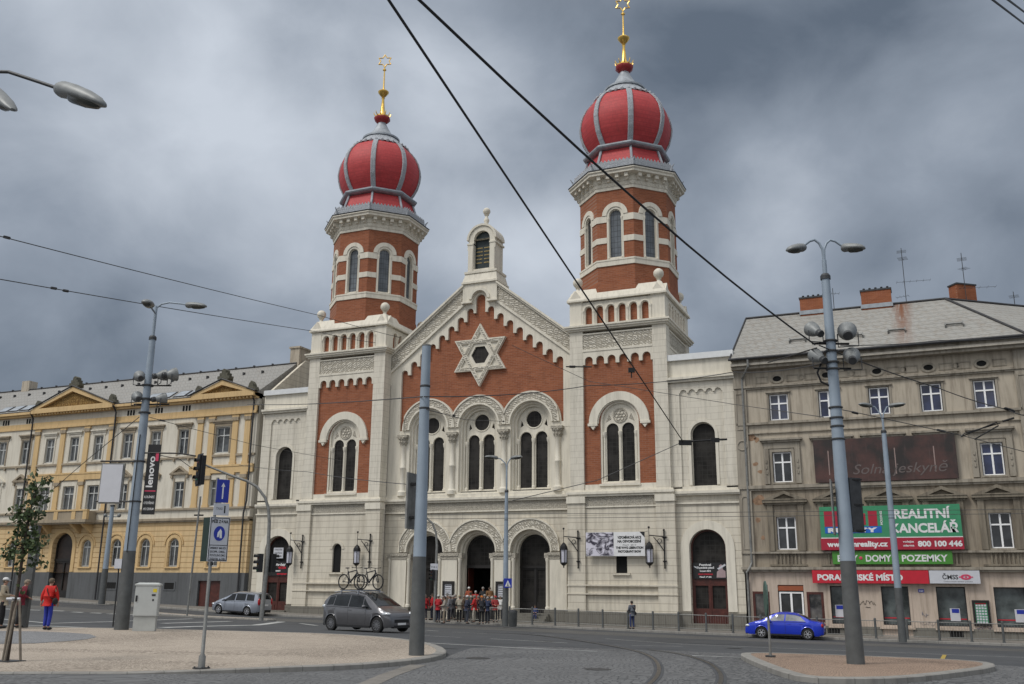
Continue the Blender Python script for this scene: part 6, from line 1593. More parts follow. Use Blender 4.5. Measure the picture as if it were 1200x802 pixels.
m = MB()
random.seed(2)
for k in range(7): m.ball((random.uniform(-.03, .03), random.uniform(-.03, .03), hh-1.1+.0*k+k*.02), .012, 5)
# dark post behind the young tree
P = gpt(27, 735.5, .12); P.z = road(P.x, P.y)+.12
DP = empty('advertising_post', P, 'dark grey slab post half hidden behind the young tree', 'post'); hh = zat(31, 618, P.x, P.y)-P.z
build('shaft', MB(Xp).box(-.13, .13, -.1, .1, 0, hh), S['pole_dark'], DP); build('cap', MB(Xp).box(-.15, .15, -.12, .12, hh, hh+.06), S['iron2'], DP)
# small hanging sign at the street door
SG = sign('hanging_sign', (-41.6, -.6, 4.3), 'small white double sign under the balcony of the yellow building', 'sign')
build('panel', MB().box(-42.3, -41.1, -.7, -.6, 4.55, 4.85).box(-42.35, -41.15, -.7, -.6, 4.1, 4.45), S['white'], SG); build('bracket', MB().tube([(-41.2, -.65, 4.9), (-41.2, .3, 4.9)], .03, 5), S['iron'], SG)
# cabinet
P = gpt(169, 739.5, .12); P.z = road(P.x, P.y)+.12
CB = empty('control_cabinet', P, 'tall pale grey control cabinet standing next to the left pole', 'cabinet', rz=atan2(hr.y, hr.x)+.18); hh = zat(172, 684, P.x, P.y)-P.z
cm = M_plain('cabinet_grey', (.46, .475, .46), .5, 0, .06)
build('plinth', MB().box(-.37, .37, -.17, .17, 0, hh*.3), M_plain('cabinet_base', (.42, .43, .41), .7, 0, .1), CB)
m = MB().box(-.4, .4, -.2, .2, hh*.3+.01, hh-.07); build('body', m, cm, CB)
m = MB().add([(-.43, -.23, hh-.07), (.43, -.23, hh-.07), (.43, .23, hh-.07), (-.43, .23, hh-.07), (-.43, -.23, hh-.02), (.43, -.23, hh-.02), (.43, .23, hh-.02), (-.43, .23, hh-.02), (-.3, -.15, hh+.03), (.3, -.15, hh+.03), (.3, .15, hh+.03), (-.3, .15, hh+.03)], [(0, 1, 5, 4), (1, 2, 6, 5), (2, 3, 7, 6), (3, 0, 4, 7), (4, 5, 9, 8), (5, 6, 10, 9), (6, 7, 11, 10), (7, 4, 8, 11), (8, 9, 10, 11), (3, 2, 1, 0)]); build('roof', m, cm, CB)
build('door', MB().plate(rect(-.38, .38, hh*.3+.04, hh-.1), [], -.212, -.2), cm, CB); build('handle', MB().box(-.36, -.3, -.235, -.21, hh*.62, hh*.62+.2), S['black'], CB)
build('sticker', MB().box(.2, .33, -.216, -.212, hh-.3, hh-.18), M_plain('yellow_sticker', (.7, .55, .03), .5), CB)
m = MB(); m.box(.17, .3, -.216, -.212, hh-.43, hh-.36); m.box(.2, .26, -.216, -.212, hh-.6, hh-.53); build('sticker', m, S['iron2'], CB, label='dark stickers')

# railing along the kerb
YR = -3.05
pxs = [545, 570.5, 597, 623.7, 650.6, 678, 706.5, 736, 765.5, 795.5, 827.8, 859, 892, 925, 958, 991, 1026, 1063, 1100, 1137.5, 1175, 1214]
xs = [on_plane_y(p, 737, YR).x for p in pxs]
z_ = lambda x: road(x, YR)+.125
RL = sign('pedestrian_railing', (xs[0], YR, z_(xs[0])), 'long low steel pedestrian railing with thin bars along the kerb', 'railing')
for x in xs:
    build('post', MB().lathe([(.09, -.02), (.09, .04), (.065, .05), (.065, 1.05), (.05, 1.09), (.005, 1.1)], (x, YR, z_(x)), 10), S['pole_dark'], RL)
for i, (a, b) in enumerate(zip(xs, xs[1:])):
    m = MB()
    for h_ in (.95, .18): m.tube([(a, YR, z_(a)+h_), (b, YR, z_(b)+h_)], .018 if h_ < .5 else .022, 5)
    n = int((b-a)/.14)
    for k in range(1, n):
        x = a+(b-a)*k/n; m.tube([(x, YR, z_(x)+.18), (x, YR, z_(x)+.95)], .0065, 4, cap=False)
    build('rail_panel', m, S['pole_grey'], RL)

# young tree with stakes
P = gpt(8, 774, .05); P.z = road(P.x, P.y)+PH(P.x, P.y)
P0 = P.copy()
TR = empty('young_tree', P, 'slender young leafy tree tied to wooden stakes on the plaza', 'tree')
tp = [Vector((0, 0, 0)), pt(19, 702), pt(26, 655), pt(31, 620), pt(38, 590), pt(44, 572)]
build('trunk', MB().tube(tp, [.05, .04, .034, .028, .018, .008], 8), M_plain('bark', (.06, .045, .035), .9, 0, .3, 20, .4), TR, smooth=50)
random.seed(11)
limbs = []
for i in range(26):
    t = random.uniform(.42, 1); k = t*4.99; a = tp[int(k)] if int(k) < 5 else tp[5]; b = tp[min(int(k)+1, 5)]; base = a.lerp(b, k-int(k))
    an = random.uniform(0, 2*pi); L = random.uniform(.18, .45)*(1.15-.7*abs(t-.65))
    e = base+Vector((cos(an)*L, sin(an)*L, random.uniform(-.12, .4))); limbs.append((base, e))
m = MB()
for a, b in limbs: m.tube([a, a.lerp(b, .5)+Vector((0, 0, .04)), b], [.012, .009, .004], 5)
build('branches', m, M_plain('twig', (.05, .04, .03), .9), TR)
m = MB()
def leaf(c, s_, rnd):
    n = Vector((rnd.gauss(0, 1), rnd.gauss(0, 1), rnd.gauss(0, .8)+.5)).normalized(); u = n.orthogonal().normalized(); v = n.cross(u); a = rnd.uniform(0, 6.28); u, v = u*cos(a)+v*sin(a), v*cos(a)-u*sin(a)
    m.add([c-u*s_*.5, c+v*s_*.38+n*s_*.08, c+u*s_*.55, c-v*s_*.38+n*s_*.08, ], [(0, 1, 2), (0, 2, 3)])
rnd = random.Random(5)
for a, b in limbs:
    for k in range(17):
        t = rnd.uniform(.3, 1.1); c = a.lerp(b, t)+Vector((rnd.gauss(0, .07), rnd.gauss(0, .07), rnd.gauss(0, .08)-.02)); leaf(c, rnd.uniform(.08, .14), rnd)
for (px, py, n_, s_) in ((18, 652, 40, .1), (33, 630, 120, .15), (29, 612, 110, .15), (42, 655, 60, .12), (8, 652, 40, .08), (46, 588, 60, .09), (40, 640, 90, .13), (35, 605, 90, .12), (25, 668, 30, .07), (26, 690, 10, .04), (48, 600, 30, .08)):
    cc = pt(px, py)
    for k in range(int(n_*.62)): leaf(cc+Vector((rnd.gauss(0, s_), rnd.gauss(0, s_), rnd.gauss(0, s_))), rnd.uniform(.08, .14), rnd)
def M_leaf():
    mm, nt, b = new_mat('leaves'); ge = nt.nodes.new('ShaderNodeNewGeometry'); r_ = nt.nodes.new('ShaderNodeValToRGB')
    r_.color_ramp.elements[0].color = (.02, .04, .014, 1); r_.color_ramp.elements[1].color = (.075, .11, .035, 1); nt.links.new(ge.outputs['Random Per Island'], r_.inputs[0]); nt.links.new(r_.outputs[0], b.inputs['Base Color']); b.inputs['Roughness'].default_value = .5
    return mm
build('crown', m, M_leaf(), TR)
def stake(a, b, label):
    E2 = empty('tree_stake', P0+a, label, 'stake', 'wooden stakes round the young tree'); build('pole', MB().tube([(0, 0, 0), b-a], .028, 8), M_plain('stake_wood', (.2, .17, .135), .8, 0, .25, 6), E2); build('tip', MB().tube([b-a, (b-a)*1.012], [.029, .018], 8), S['rb'], E2)
    return E2
P = P0
stake(pt(3, 776), pt(15, 705), 'left wooden stake beside the young tree'); stake(pt(9, 776)-hf*.15, pt(20, 704), 'middle wooden stake in front of the trunk'); stake(pt(24, 774), pt(23, 704), 'thin right stake beside the young tree')
BR = empty('stake_brace', P0+pt(8, 702), 'pale horizontal crossbar on top of the tree stakes', 'brace'); build('bar', MB().tube([(0, 0, 0), pt(23.5, 702)-pt(8, 702)], .035, 6), S['offwhite'], BR); build('tie', MB().torus(pt(18, 702)-pt(8, 702), .06, .012, 'z', 14, 5), S['iron'], BR)
struct('tree_pit', MB(Matrix.Translation(P0)).box(-.32, .32, -.25, .25, -.05, .01), S['iron2'])

# lamp overhead at the top left, its pole stands outside the picture
c1 = depth_point(95, 112, 15); arm = [depth_point(70, 104.5, 15.2), depth_point(45, 96, 15.4), depth_point(10, 84.5, 15.6), depth_point(-14, 84, 15.7), depth_point(-32, 92, 15.8), depth_point(-40, 110, 15.8), depth_point(-42, 150, 15.7)]
b_ = arm[-1]; gz = road(b_.x, b_.y)
TL = sign('street_lamp', (b_.x, b_.y, gz), 'street lamp head on a curved arm reaching in at the top left corner', 'street lamp')
m = MB().tube(arm+[Vector((b_.x, b_.y, b_.z-1))], .03, 8); build('arm', m, S['iron2'], TL, smooth=50)
build('shaft', MB().lathe([(.2, gz), (.12, b_.z-.9), (.06, b_.z-.6)], (b_.x, b_.y, 0), 16), S['pole_blue'], TL)
d_ = depth_point(121, 123, 14.7)-depth_point(70, 104.5, 15.2); lamp_head('lamp_head', TL, arm[0], d_, d_.length, .15, .15)
e0_ = depth_point(-38, 88, 15.5); e1_ = depth_point(14, 128, 13.9); d_ = e1_-e0_; lamp_head('lamp_head', TL, e0_, d_, d_.length, .16, .15)
build('arm', MB().tube([arm[4], e0_+d_*.1], .03, 7), S['iron2'], TL)

# overhead wires
def wire(pts, r, label, mat='wire', group='overhead tram and span wires', sag=.0, beads=()):
    P_ = [depth_point(*p) for p in pts]; path = []
    for a, b in zip(P_, P_[1:]):
        for k in range(8): t = k/8; q = a.lerp(b, t); q.z -= sag*4*t*(1-t); path.append(q)
    path.append(P_[-1]); o = P_[0]
    W_ = empty('overhead_wire', o, label, 'wire', group)
    build('cable', MB().tube([q-o for q in path], r, 6), S[mat], W_)
    for (px, py, D, L) in beads:
        c = depth_point(px, py, D); t = (P_[-1]-P_[0]).normalized(); build('insulator', MB().tube([c-o-t*L/2, c-o-t*L/2.6, c-o+t*L/2.6, c-o+t*L/2], [r*1.2, r*3, r*3, r*1.2], 8), S['iron'], W_)
    return W_
zR = (PR[0]-CAM).dot(FW)+1.6
wire([(452, 4-9, 13), (800, 517, 44)], .024, 'thick black cable descending from the top centre to the pull-off before the right wing window', sag=.0)
for ob_ in [o for o in bpy.data.objects if o.name.startswith('overhead_wire')][:1]: pass
wire([(487, -4, 12), (955, 404, zR)], .022, 'thick black cable from the top centre down to the right pole', sag=.25)
wire([(1158, -4, 10), (1204, 31, 14)], .013, 'black wire cutting the top right corner, lower one of the pair'); wire([(1176, -4, 10), (1204, 17, 14)], .013, 'black wire cutting the top right corner, upper one of the pair')
wire([(-14, 273.5, 30), (375, 370, 58), (470, 396, 64)], .017, 'grey wire crossing the sky at left above the lamp', 'wire2', sag=.05, beads=((8, 278.5, 31, .3),))
wire([(-14, 325, 30), (372, 389, 58), (440, 402, 62)], .017, 'grey wire crossing the sky at left level with the lamp head', 'wire2', sag=.05, beads=((63, 338, 33.5, .3), (77, 341, 34, .3)))
wire([(290, 474, 52), (495, 465, 25.5)], .016, 'thin wire from the centre pole towards the left wing', 'wire2', sag=.1)
wire([(497, 465, 25.5), (690, 452, 34), (860, 436, 36), (972, 424, zR)], .016, 'thin wire between the centre pole and the right pole', 'wire2', sag=.12)
wire([(280, 545, 50), (360, 553, 42), (480, 568, 25.5)], .012, 'thin wire from the centre pole below the left tower window', 'wire2', sag=.05)
wire([(500, 480, 25), (545, 492, 40), (590, 494, 50), (664, 438, 54)][:3], .014, 'short thin wire right of the centre pole over the middle window', 'wire2', beads=((532, 487, 35, .5), (590, 494, 50, .7)))
wire([(600, 405, 48), (690, 447, 48), (860, 474, 45), (965, 489, 30)], .013, 'thin wire over the right tower brickwork', 'wire2')
wire([(600, 587, 44), (700, 563, 44), (798, 519, 44)], .018, 'thin wire rising to the pull-off before the right wing window', 'wire2')
wire([(960, 405, zR), (1100, 455, 30), (1180, 480, 28), (1210, 488, 27)], .016, 'black wire running from the right pole past the upper windows', sag=.05, beads=((1183, 480.5, 28, .4),))
wire([(972, 424, zR), (1060, 450, 29), (1205, 497, 29)][:0] or [(975, 478, zR), (1005, 484, 29), (1125, 510, 31), (1210, 532, 30)], .013, 'thin wire from the right pole crossing the dark billboard', 'wire2', beads=((1002, 484, 29, .3), (1103, 505, 31, .5)))
wire([(852, 437, 38), (900, 424, 32), (957, 406, zR)][:0] or [(900, 425, 31), (957, 408, zR)], .02, 'short black cable left of the right pole at the roof edge')
wire([(470, 603, 46), (700, 602, 46), (1210, 597, 40)], .012, 'upper tram contact wire in front of the ground floor', 'wire2'); wire([(470, 608, 44), (700, 607, 44), (1210, 602, 38)], .012, 'lower tram contact wire in front of the ground floor', 'wire2')
wire([(20, 610, 50), (100, 541, 42), (163, 489, 34.6)], .016, 'slanting wire from the left pole over the balcony', 'wire2'); wire([(175, 489, 34.6), (215, 500, 40), (300, 522, 52), (400, 540, 60)], .012, 'thin wire right of the left pole across the yellow house', 'wire2', beads=((190, 493, 37, .5),))
wire([(172, 531, 34.6), (210, 538, 40), (225, 549, 50)], .016, 'thin stay wire from the banner bracket to the signal', 'wire2')
wire([(985, 405, zR), (1100, 399, 30), (1210, 394, 32)], .012, 'thin wire to the right along the eave', 'wire2', sag=.05)
# tensioner fitting at the wire knot
c = depth_point(812, 517, 44); KN = empty('wire_fitting', c, 'black pull-off fitting where the thick cable ends', 'fitting', 'overhead line fittings')
build('arm', MB().tube([depth_point(798, 518, 44)-c, depth_point(852, 515, 44)-c], .05, 6), S['iron'], KN); build('clamp', MB().obox(depth_point(803, 519, 44)-c, hr*.3, hf*.05, (0, 0, .12)).obox(depth_point(838, 516, 44)-c, hr*.2, hf*.05, (0, 0, .1)), S['iron'], KN)
c = depth_point(740, 434, 30); KN = empty('wire_fitting', c, 'small black box hanging on the thick cable before the right tower', 'fitting', 'overhead line fittings')
build('box', MB().obox((0, 0, 0), hr*.1, hf*.06, (0, 0, .07)), S['iron'], KN); build('hook', MB().tube([(0, 0, .0), (0, 0, -.25)], .02, 5), S['iron'], KN)
c = depth_point(677, 430, 40); KN = empty('wire_fitting', c, 'slim dark insulator on a thin wire beside the gable', 'fitting', 'overhead line fittings')
build('rod', MB().tube([hr*-.5, hr*.6], .03, 6), S['iron'], KN); build('bulb', MB().tube([hr*-.35, hr*-.1], .055, 8), S['iron'], KN)
for (px, py, sgn, lb) in ((1155, 502, 1, 'black frame shaped section insulator by the upper right windows'),):
    c = depth_point(px, py, 30); KN = empty('section_insulator', c, lb, 'insulator')
    q = lambda x, y: depth_point(x, y, 30)-c
    build('frame', MB().tube([q(1126, 512), q(1168, 495), q(1170, 499), q(1142, 515)], .025, 6).tube([q(1126, 512), q(1130, 508), q(1172, 496)], .02, 6), S['iron'], KN)
    build('bar', MB().tube([q(1175, 494), q(1188, 490)], .035, 6), S['iron'], KN)
# ================================================================ CARS
def lerp_tab(tab, x):
    if x <= tab[0][0]: return tab[0][1]
    for (a, va), (b, vb) in zip(tab, tab[1:]):
        if x <= b:
            t = (x-a)/(b-a); return va+(vb-va)*t
    return tab[-1][1]
def M_paint(name, col, metal=.3):
    m, nt, b = new_mat(name); b.inputs['Base Color'].default_value = c4(col); b.inputs['Metallic'].default_value = metal; b.inputs['Roughness'].default_value = .28
    b.inputs['Coat Weight'].default_value = .8; b.inputs['Coat Roughness'].default_value = .06
    n = noise(nt, coords(nt), 2.5, 4); nt.links.new(mixc(nt, ramp(nt, n, .3, .8), col, tuple(c*.82 for c in col)), b.inputs['Base Color'])
    return m
def car(name, P, head, spec, label):
    E_ = empty(name, P, label, 'car', rz=head)
    L, W, wb, xr = spec['L'], spec['W']/2, spec['wb'], spec['xr']
    xf = xr+wb; R = spec['R']; AR = R+.055
    top, belt, wtop = spec['top'], spec['belt'], spec['wtop']
    paint = M_paint(name+'_paint', spec['col'], spec.get('metal', .3))
    def wid(x):
        e = min(x+L/2, L/2-x); r_ = .55
        k = 1 if e > r_ else sqrt(max(0, 1-((r_-e)/r_)**2))*.28+.72
        return W*k
    def sec(x):
        w = wid(x); zb = lerp_tab(spec['bot'], x)
        za = zb
        for xw in (xr, xf):
            if abs(x-xw) < AR: za = max(za, R+sqrt(AR*AR-(x-xw)**2))
        zbt = lerp_tab(belt, x); zt_ = max(lerp_tab(top, x), zbt+.02); wt = lerp_tab(wtop, x)*W
        wt = min(wt, w*.96)
        zm = max(zb+(zbt-zb)*.55, za+.05); h = zt_-zbt
        return [(w*.93, za), (w*.99, max(zb+.12, za+.02)), (w*.972, zm), (w, min(zbt-.06, max(zm+.08, zbt-.14))), (w*.965, zbt),
                (w*.965+(wt-w*.965)*.5, zbt+h*.47), (wt, zbt+h*.88), (wt*.86, zbt+h*.965), (wt*.5, zt_+.012), (0, zt_+.02)]
    xs_ = sorted(set([-L/2+L*i/70 for i in range(71)] + [xw+AR*cos(pi*k/16) for xw in (xr, xf) for k in range(17)] + [xw+s_*(AR+.002) for xw in (xr, xf) for s_ in (-1, 1)]))
    vs = []; fs = []; secs = []
    for x in xs_:
        s_ = sec(x); full = [(y, z) for y, z in s_] + [(-y, z) for y, z in reversed(s_[:-1])]; secs.append(full)
        vs += [(x, y, z) for y, z in full]
    n = len(secs[0])
    for i in range(len(xs_)-1):
        for k in range(n-1): fs.append((i*n+k, i*n+k+1, (i+1)*n+k+1, (i+1)*n+k))
    fs.append(tuple(range(n))); fs.append(tuple((len(xs_)-1)*n+k for k in reversed(range(n))))
    build('body', MB().add(vs, fs), paint, E_, smooth=32)
    # underbody and wheel wells
    m = MB().box(-L/2+.12, L/2-.12, -W*.86, W*.86, lerp_tab(spec['bot'], 0)+.02, lerp_tab(spec['bot'], 0)+.2)
    for xw in (xr, xf):
        m.box(xw-AR, xw+AR, -W*.9, W*.9, R*.9, R+AR*.98)
    build('underbody', m, S['black'], E_)
    def side(x, s_, y_s):
        c = sec(x); a, b, d = c[4], c[5], c[6]
        if s_ < .5: t = s_/.5; y, z = a[0]+(b[0]-a[0])*t, a[1]+(b[1]-a[1])*t
        else: t = (s_-.5)/.5; y, z = b[0]+(d[0]-b[0])*t, b[1]+(d[1]-b[1])*t
        return Vector((x, y_s*(y+.008), z))
    for y_s in (-1, 1):
        for q in spec['glass']:   # q = (x_low0, x_low1, x_up1, x_up0, s_low, s_up)
            m = MB(); vs = []; N1, N2 = 8, 4
            for j in range(N2+1):
                t = j/N2; s_ = q[4]+(q[5]-q[4])*t; a = q[0]+(q[3]-q[0])*t; b = q[1]+(q[2]-q[1])*t
                for i in range(N1+1): vs.append(side(a+(b-a)*i/N1, s_, y_s))
            m.add(vs, [(j*(N1+1)+i, j*(N1+1)+i+1, (j+1)*(N1+1)+i+1, (j+1)*(N1+1)+i) for j in range(N2) for i in range(N1)])
            build('side_window', m, S['carglass'] if not spec.get('palewin') else spec['palewin'], E_)
    for nm, (xa, xb, ya, yb) in (('windscreen', spec['ws']), ('rear_window', spec['rw'])):
        vs = []; N1, N2 = 10, 6
        for j in range(N2+1):
            t = j/N2; x = xa+(xb-xa)*t; yw = (ya+(yb-ya)*t)*W; c = sec(x)
            for i in range(N1+1):
                u = -1+2*i/N1; y = yw*u
                pts = [(0, c[9][1]), (c[8][0], c[8][1]), (c[7][0], c[7][1]), (c[6][0], c[6][1])]
                z = pts[-1][1]
                for (y0, z0), (y1, z1) in zip(pts, pts[1:]):
                    if abs(y) <= y1+1e-6: z = z0+(z1-z0)*(abs(y)-y0)/max(1e-6, y1-y0); break
                sg = 1 if xa > 0 else -1
                vs.append((x+.008*sg, y, z+.008))
        build(nm, MB().add(vs, [(j*(N1+1)+i, j*(N1+1)+i+1, (j+1)*(N1+1)+i+1, (j+1)*(N1+1)+i) for j in range(N2) for i in range(N1)]), S['carglass'], E_)
    # wheels
    for xw in (xr, xf):
        for y_s in (-1, 1):
            m = MB(Matrix.Translation((xw, y_s*(W-.115), R)) @ Matrix.Rotation(pi/2*y_s, 4, 'X') @ Matrix.Scale(-1, 4, (0, 0, 1)) if False else Matrix.Translation((xw, y_s*(W-.115), R)) @ Matrix.Rotation(-pi/2*y_s, 4, 'X'))
            m.lathe([(R*.64, -.1), (R*.93, -.1), (R, -.07), (R, .07), (R*.93, .1), (R*.66, .1), (R*.64, .07)], n=28)
            w_ = build('wheel', m, S['rubber'], E_, smooth=35)
            m.v, m.f = [], []
            m.lathe([(R*.66, .06), (R*.66, .1), (R*.6, .1), (R*.58, .05)], n=28, cap=False); m.lathe([(R*.16, .05), (R*.16, .09), (.01, .1)], n=12)
            for k in range(spec.get('spokes', 7)):
                a = 2*pi*k/spec.get('spokes', 7); d = Vector((cos(a), sin(a), 0)); t = Vector((-sin(a), cos(a), 0)); m.obox(d*R*.38+Vector((0, 0, .075)), d*R*.24, t*R*.07, (0, 0, .012))
            build('rim', m, S[spec['rim']], w_, smooth=35)
            build('hub_back', MB(m.xf).lathe([(R*.6, .0), (R*.6, .03)], n=20), S['black'], w_)
    # lights and trim
    for y_s in (-1, 1):
        x, z, lx, lz = spec['hl']; build('headlight', MB().ball((x, y_s*(wid(x)*.86), z), .1, 14, sx=lx/.1, sy=1.55, sz=lz/.1), S['headlight'], E_, smooth=60)
        x, z, lx, lz = spec['tl']; build('taillight', MB().ball((x, y_s*(wid(x)*.88), z), .1, 14, sx=lx/.1, sy=1.15, sz=lz/.1), S[spec.get('tlm', 'taillight')], E_, smooth=60)
        x, z = spec['mir']; w_ = wid(x); o = build('wing_mirror', MB().ball((x, y_s*(w_+.09), z), .1, 12, sx=.8, sy=1.15, sz=.75), paint, E_, smooth=60)
        for x in spec['handles']: build('door_handle', MB().box(x-.09, x+.09, y_s*(W+.002)-.012, y_s*(W+.002)+.012, lerp_tab(belt, x)-.12, lerp_tab(belt, x)-.09), paint, E_)
        m = MB()
        for x in spec['seams']: m.tube([Vector((x+(.0 if k else 0), y_s*(sec(x)[i_][0]+.001), sec(x)[i_][1])) for k, i_ in enumerate((1, 2, 3, 4))], .006, 4)
        build('door_seam', m, S['black'], E_)
        m = MB().box(xr+AR+.02, xf-AR-.02, y_s*W*.985-.015, y_s*W*.985+.012, lerp_tab(spec['bot'], 0)-.02, lerp_tab(spec['bot'], 0)+.07); build('sill_trim', m, S['black'], E_)
        m = MB(); q0, q1 = spec['glass'][0], spec['glass'][-1]
        m.tube([side(q0[3]+(q1[2]-q0[3])*i/8, .93, y_s) for i in range(9)], .012, 4); m.tube([side(q0[0]+(q1[1]-q0[0])*i/8, .0, y_s) for i in range(9)], .01, 4); build('window_trim', m, S['black'], E_)
    xb = L/2; m = MB().box(xb-.1, xb+.012, -W*.5, W*.5, .42, .56).box(xb-.14, xb+.006, -W*.55, W*.55, .2, .32); build('grille', m, S['black'], E_)
    build('number_plate', MB().box(xb+.012, xb+.02, -.26, .26, .33, .42), S['white'], E_); build('number_plate', MB().box(-xb-.02, -xb-.0, -.26, .26, spec.get('pz', .75), spec.get('pz', .75)+.1), S['white'], E_)
    for y_s in (-1, 1): build('fog_lamp', MB().ball((xb-.1, y_s*W*.72, .42), .07, 10, sx=.7), S['headlight'], E_, smooth=60)
    build('rear_bumper', MB().box(-xb-.015, -xb+.1, -W*.66, W*.66, .28, .42), S['black'], E_)
    return E_
mpv = dict(L=4.46, W=1.79, wb=2.78, xr=-1.3, R=.325, col=(.15, .148, .155), metal=.6, rim='alloy_dark', spokes=10,
  bot=[(-2.23, .34), (-1.9, .22), (2.0, .2), (2.23, .26)],
  top=[(-2.23, .78), (-2.2, 1.02), (-2.05, 1.3), (-1.8, 1.5), (-1.5, 1.575), (-.6, 1.62), (.2, 1.6), (.55, 1.53), (1.0, 1.3), (1.45, 1.04), (1.75, .94), (2.05, .82), (2.2, .66), (2.23, .5)],
  belt=[(-2.23, .76), (-2.1, .98), (-1.5, 1.0), (.5, .95), (1.3, .92), (1.9, .8), (2.15, .66), (2.23, .48)],
  wtop=[(-2.23, .9), (-2.0, .8), (-1.5, .76), (.5, .76), (1.2, .84), (1.5, .9), (2.23, .8)],
  glass=[(-1.86, -1.42, -1.38, -1.74, .14, .82), (-1.36, -.42, -.38, -1.32, .08, .88), (-.34, .55, .5, -.32, .06, .88), (.6, 1.18, .55, .56, .06, .84)],
  ws=(1.42, .42, .8, .68), rw=(-2.12, -1.88, .72, .66), tlm='headlight', hl=(1.95, .76, .3, .08), tl=(-2.1, 1.0, .18, .09), mir=(.78, 1.02), handles=(-.2, -1.25), seams=(-.34, .75), pz=.6)
for k_ in ('bot', 'top', 'belt', 'wtop'): mpv[k_] = [(x*.942, v*(1.05 if k_ in ('top', 'belt') else 1)) for x, v in mpv[k_]]
mpv['glass'] = [(q[0]*.942, q[1]*.942, q[2]*.942, q[3]*.942, q[4], q[5]) for q in mpv['glass']]; mpv['ws'] = (1.42*.942, .42*.942, .8, .68); mpv['rw'] = (-2.0, -1.77, .72, .66)
mpv.update(L=4.2, xr=-1.4, wb=2.84, hl=(1.84, .79, .28, .085), tl=(-1.97, 1.05, .17, .09), mir=(.74, 1.08))
def wheels_pose(pr, pf, xr, wb, fwd_dir=None):
    "origin and heading of a car from the ground points of its two near wheels"
    a, b = pr, pf; h = atan2(b.y-a.y, b.x-a.x); return h
def place_car(name, px_r, px_f, spec, near, label, head=None):
    a = gpt(*px_r); b = gpt(*px_f); h = head if head is not None else atan2(b.y-a.y, b.x-a.x)
    d = Vector((cos(h), sin(h), 0)); n = Vector((-sin(h), cos(h), 0))
    mid = (a+b)/2; xm = spec['xr']+spec['wb']/2
    c = mid-d*xm-n*near*(spec['W']/2-.1)
    z0 = road(*(c+d*1.3)[:2]); z1 = road(*(c-d*1.3)[:2])
    E_ = car(name, (c.x, c.y, (z0+z1)/2+.012), h, spec, label); E_.rotation_euler = (0, -atan2(z0-z1, 2.6), h); return E_
G_ = place_car('parked_car', (382.5, 738.5), (448.5, 742), mpv, -1, 'dark grey people carrier with two bicycles on its roof driving right')
m = MB()
for x in (-1.0, .05): m.box(x-.03, x+.03, -.72, .72, 1.73, 1.76); m.box(x-.03, x+.03, -.72, -.66, 1.6, 1.74); m.box(x-.03, x+.03, .66, .72, 1.6, 1.74)
for y in (-.62, .62): m.tube([(-1.5, y, 1.66), (-1.0, y, 1.73), (.1, y, 1.72), (.4, y, 1.66)], .018, 6)
build('roof_rack', m, S['chrome'], G_)
m = MB()
for y in (-.4, .2): m.box(-1.35, .5, y-.04, y+.04, 1.76, 1.79)
build('bike_rail', m, S['iron2'], G_)
sedan = dict(L=4.22, W=1.66, wb=2.46, xr=-1.27, R=.295, col=(.01, .04, .55), metal=.1, rim='alloy', spokes=6,
  bot=[(-2.11, .3), (-1.8, .2), (1.8, .2), (2.11, .25)],
  top=[(-2.11, .72), (-2.06, .9), (-1.7, .97), (-1.45, 1.01), (-1.1, 1.22), (-.7, 1.37), (-.2, 1.42), (.3, 1.4), (.6, 1.3), (1.2, .97), (1.5, .9), (1.85, .8), (2.05, .66), (2.11, .45)],
  belt=[(-2.11, .7), (-2.0, .88), (-1.4, .93), (.6, .9), (1.2, .88), (1.8, .76), (2.05, .62), (2.11, .43)],
  wtop=[(-2.11, .88), (-1.6, .84), (-1.0, .74), (.4, .74), (1.1, .84), (1.4, .9), (2.11, .78)],
  glass=[(-1.2, -.12, -.16, -.92, .12, .86), (-.04, .92, .38, -.08, .12, .86)],
  ws=(1.14, .52, .78, .66), rw=(-1.4, -.85, .74, .64), hl=(1.93, .66, .16, .075), tl=(-2.02, .76, .1, .12), mir=(.7, .93), handles=(-.32, -.95), seams=(-.1, .82), pz=.62)
sedan['palewin'] = M_glass('hazy_car_glass', (.20, .205, .21), .08, spec=1.0)
place_car('parked_car', (949, 750), (890.5, 748.6), sedan, 1, 'bright blue four door saloon by the kerb facing left', head=pi+.015)
zaf = dict(L=4.24, W=1.74, wb=2.56, xr=-1.2, R=.305, col=(.33, .36, .42), metal=.5, rim='alloy', spokes=6,
  bot=[(-2.12, .3), (-1.8, .22), (1.8, .2), (2.12, .26)],
  top=[(-2.12, .8), (-2.08, 1.1), (-1.95, 1.4), (-1.75, 1.55), (-1.2, 1.6), (-.2, 1.6), (.3, 1.52), (.8, 1.25), (1.35, 1.0), (1.7, .88), (2.0, .72), (2.12, .48)],
  belt=[(-2.12, .78), (-2.0, .96), (.6, .92), (1.2, .9), (1.8, .78), (2.06, .62), (2.12, .45)],
  wtop=[(-2.12, .9), (-1.9, .78), (.3, .75), (1.1, .85), (1.4, .9), (2.12, .78)],
  glass=[(-1.72, -1.05, -1.0, -1.66, .12, .86), (-.95, -.08, -.08, -.92, .1, .88), (0, 1.15, .42, 0, .08, .88)],
  ws=(1.3, .42, .78, .66), rw=(-2.07, -1.84, .7, .62), hl=(1.93, .68, .17, .08), tl=(-2.05, .95, .1, .26), mir=(.88, 1.0), handles=(-.25, -1.0), seams=(-.04, .85), pz=.7)
place_car('parked_car', (291.4, 721.8), (253.9, 719.8), zaf, 1, 'silver compact people carrier by the kerb before the wing door', head=pi-.03)

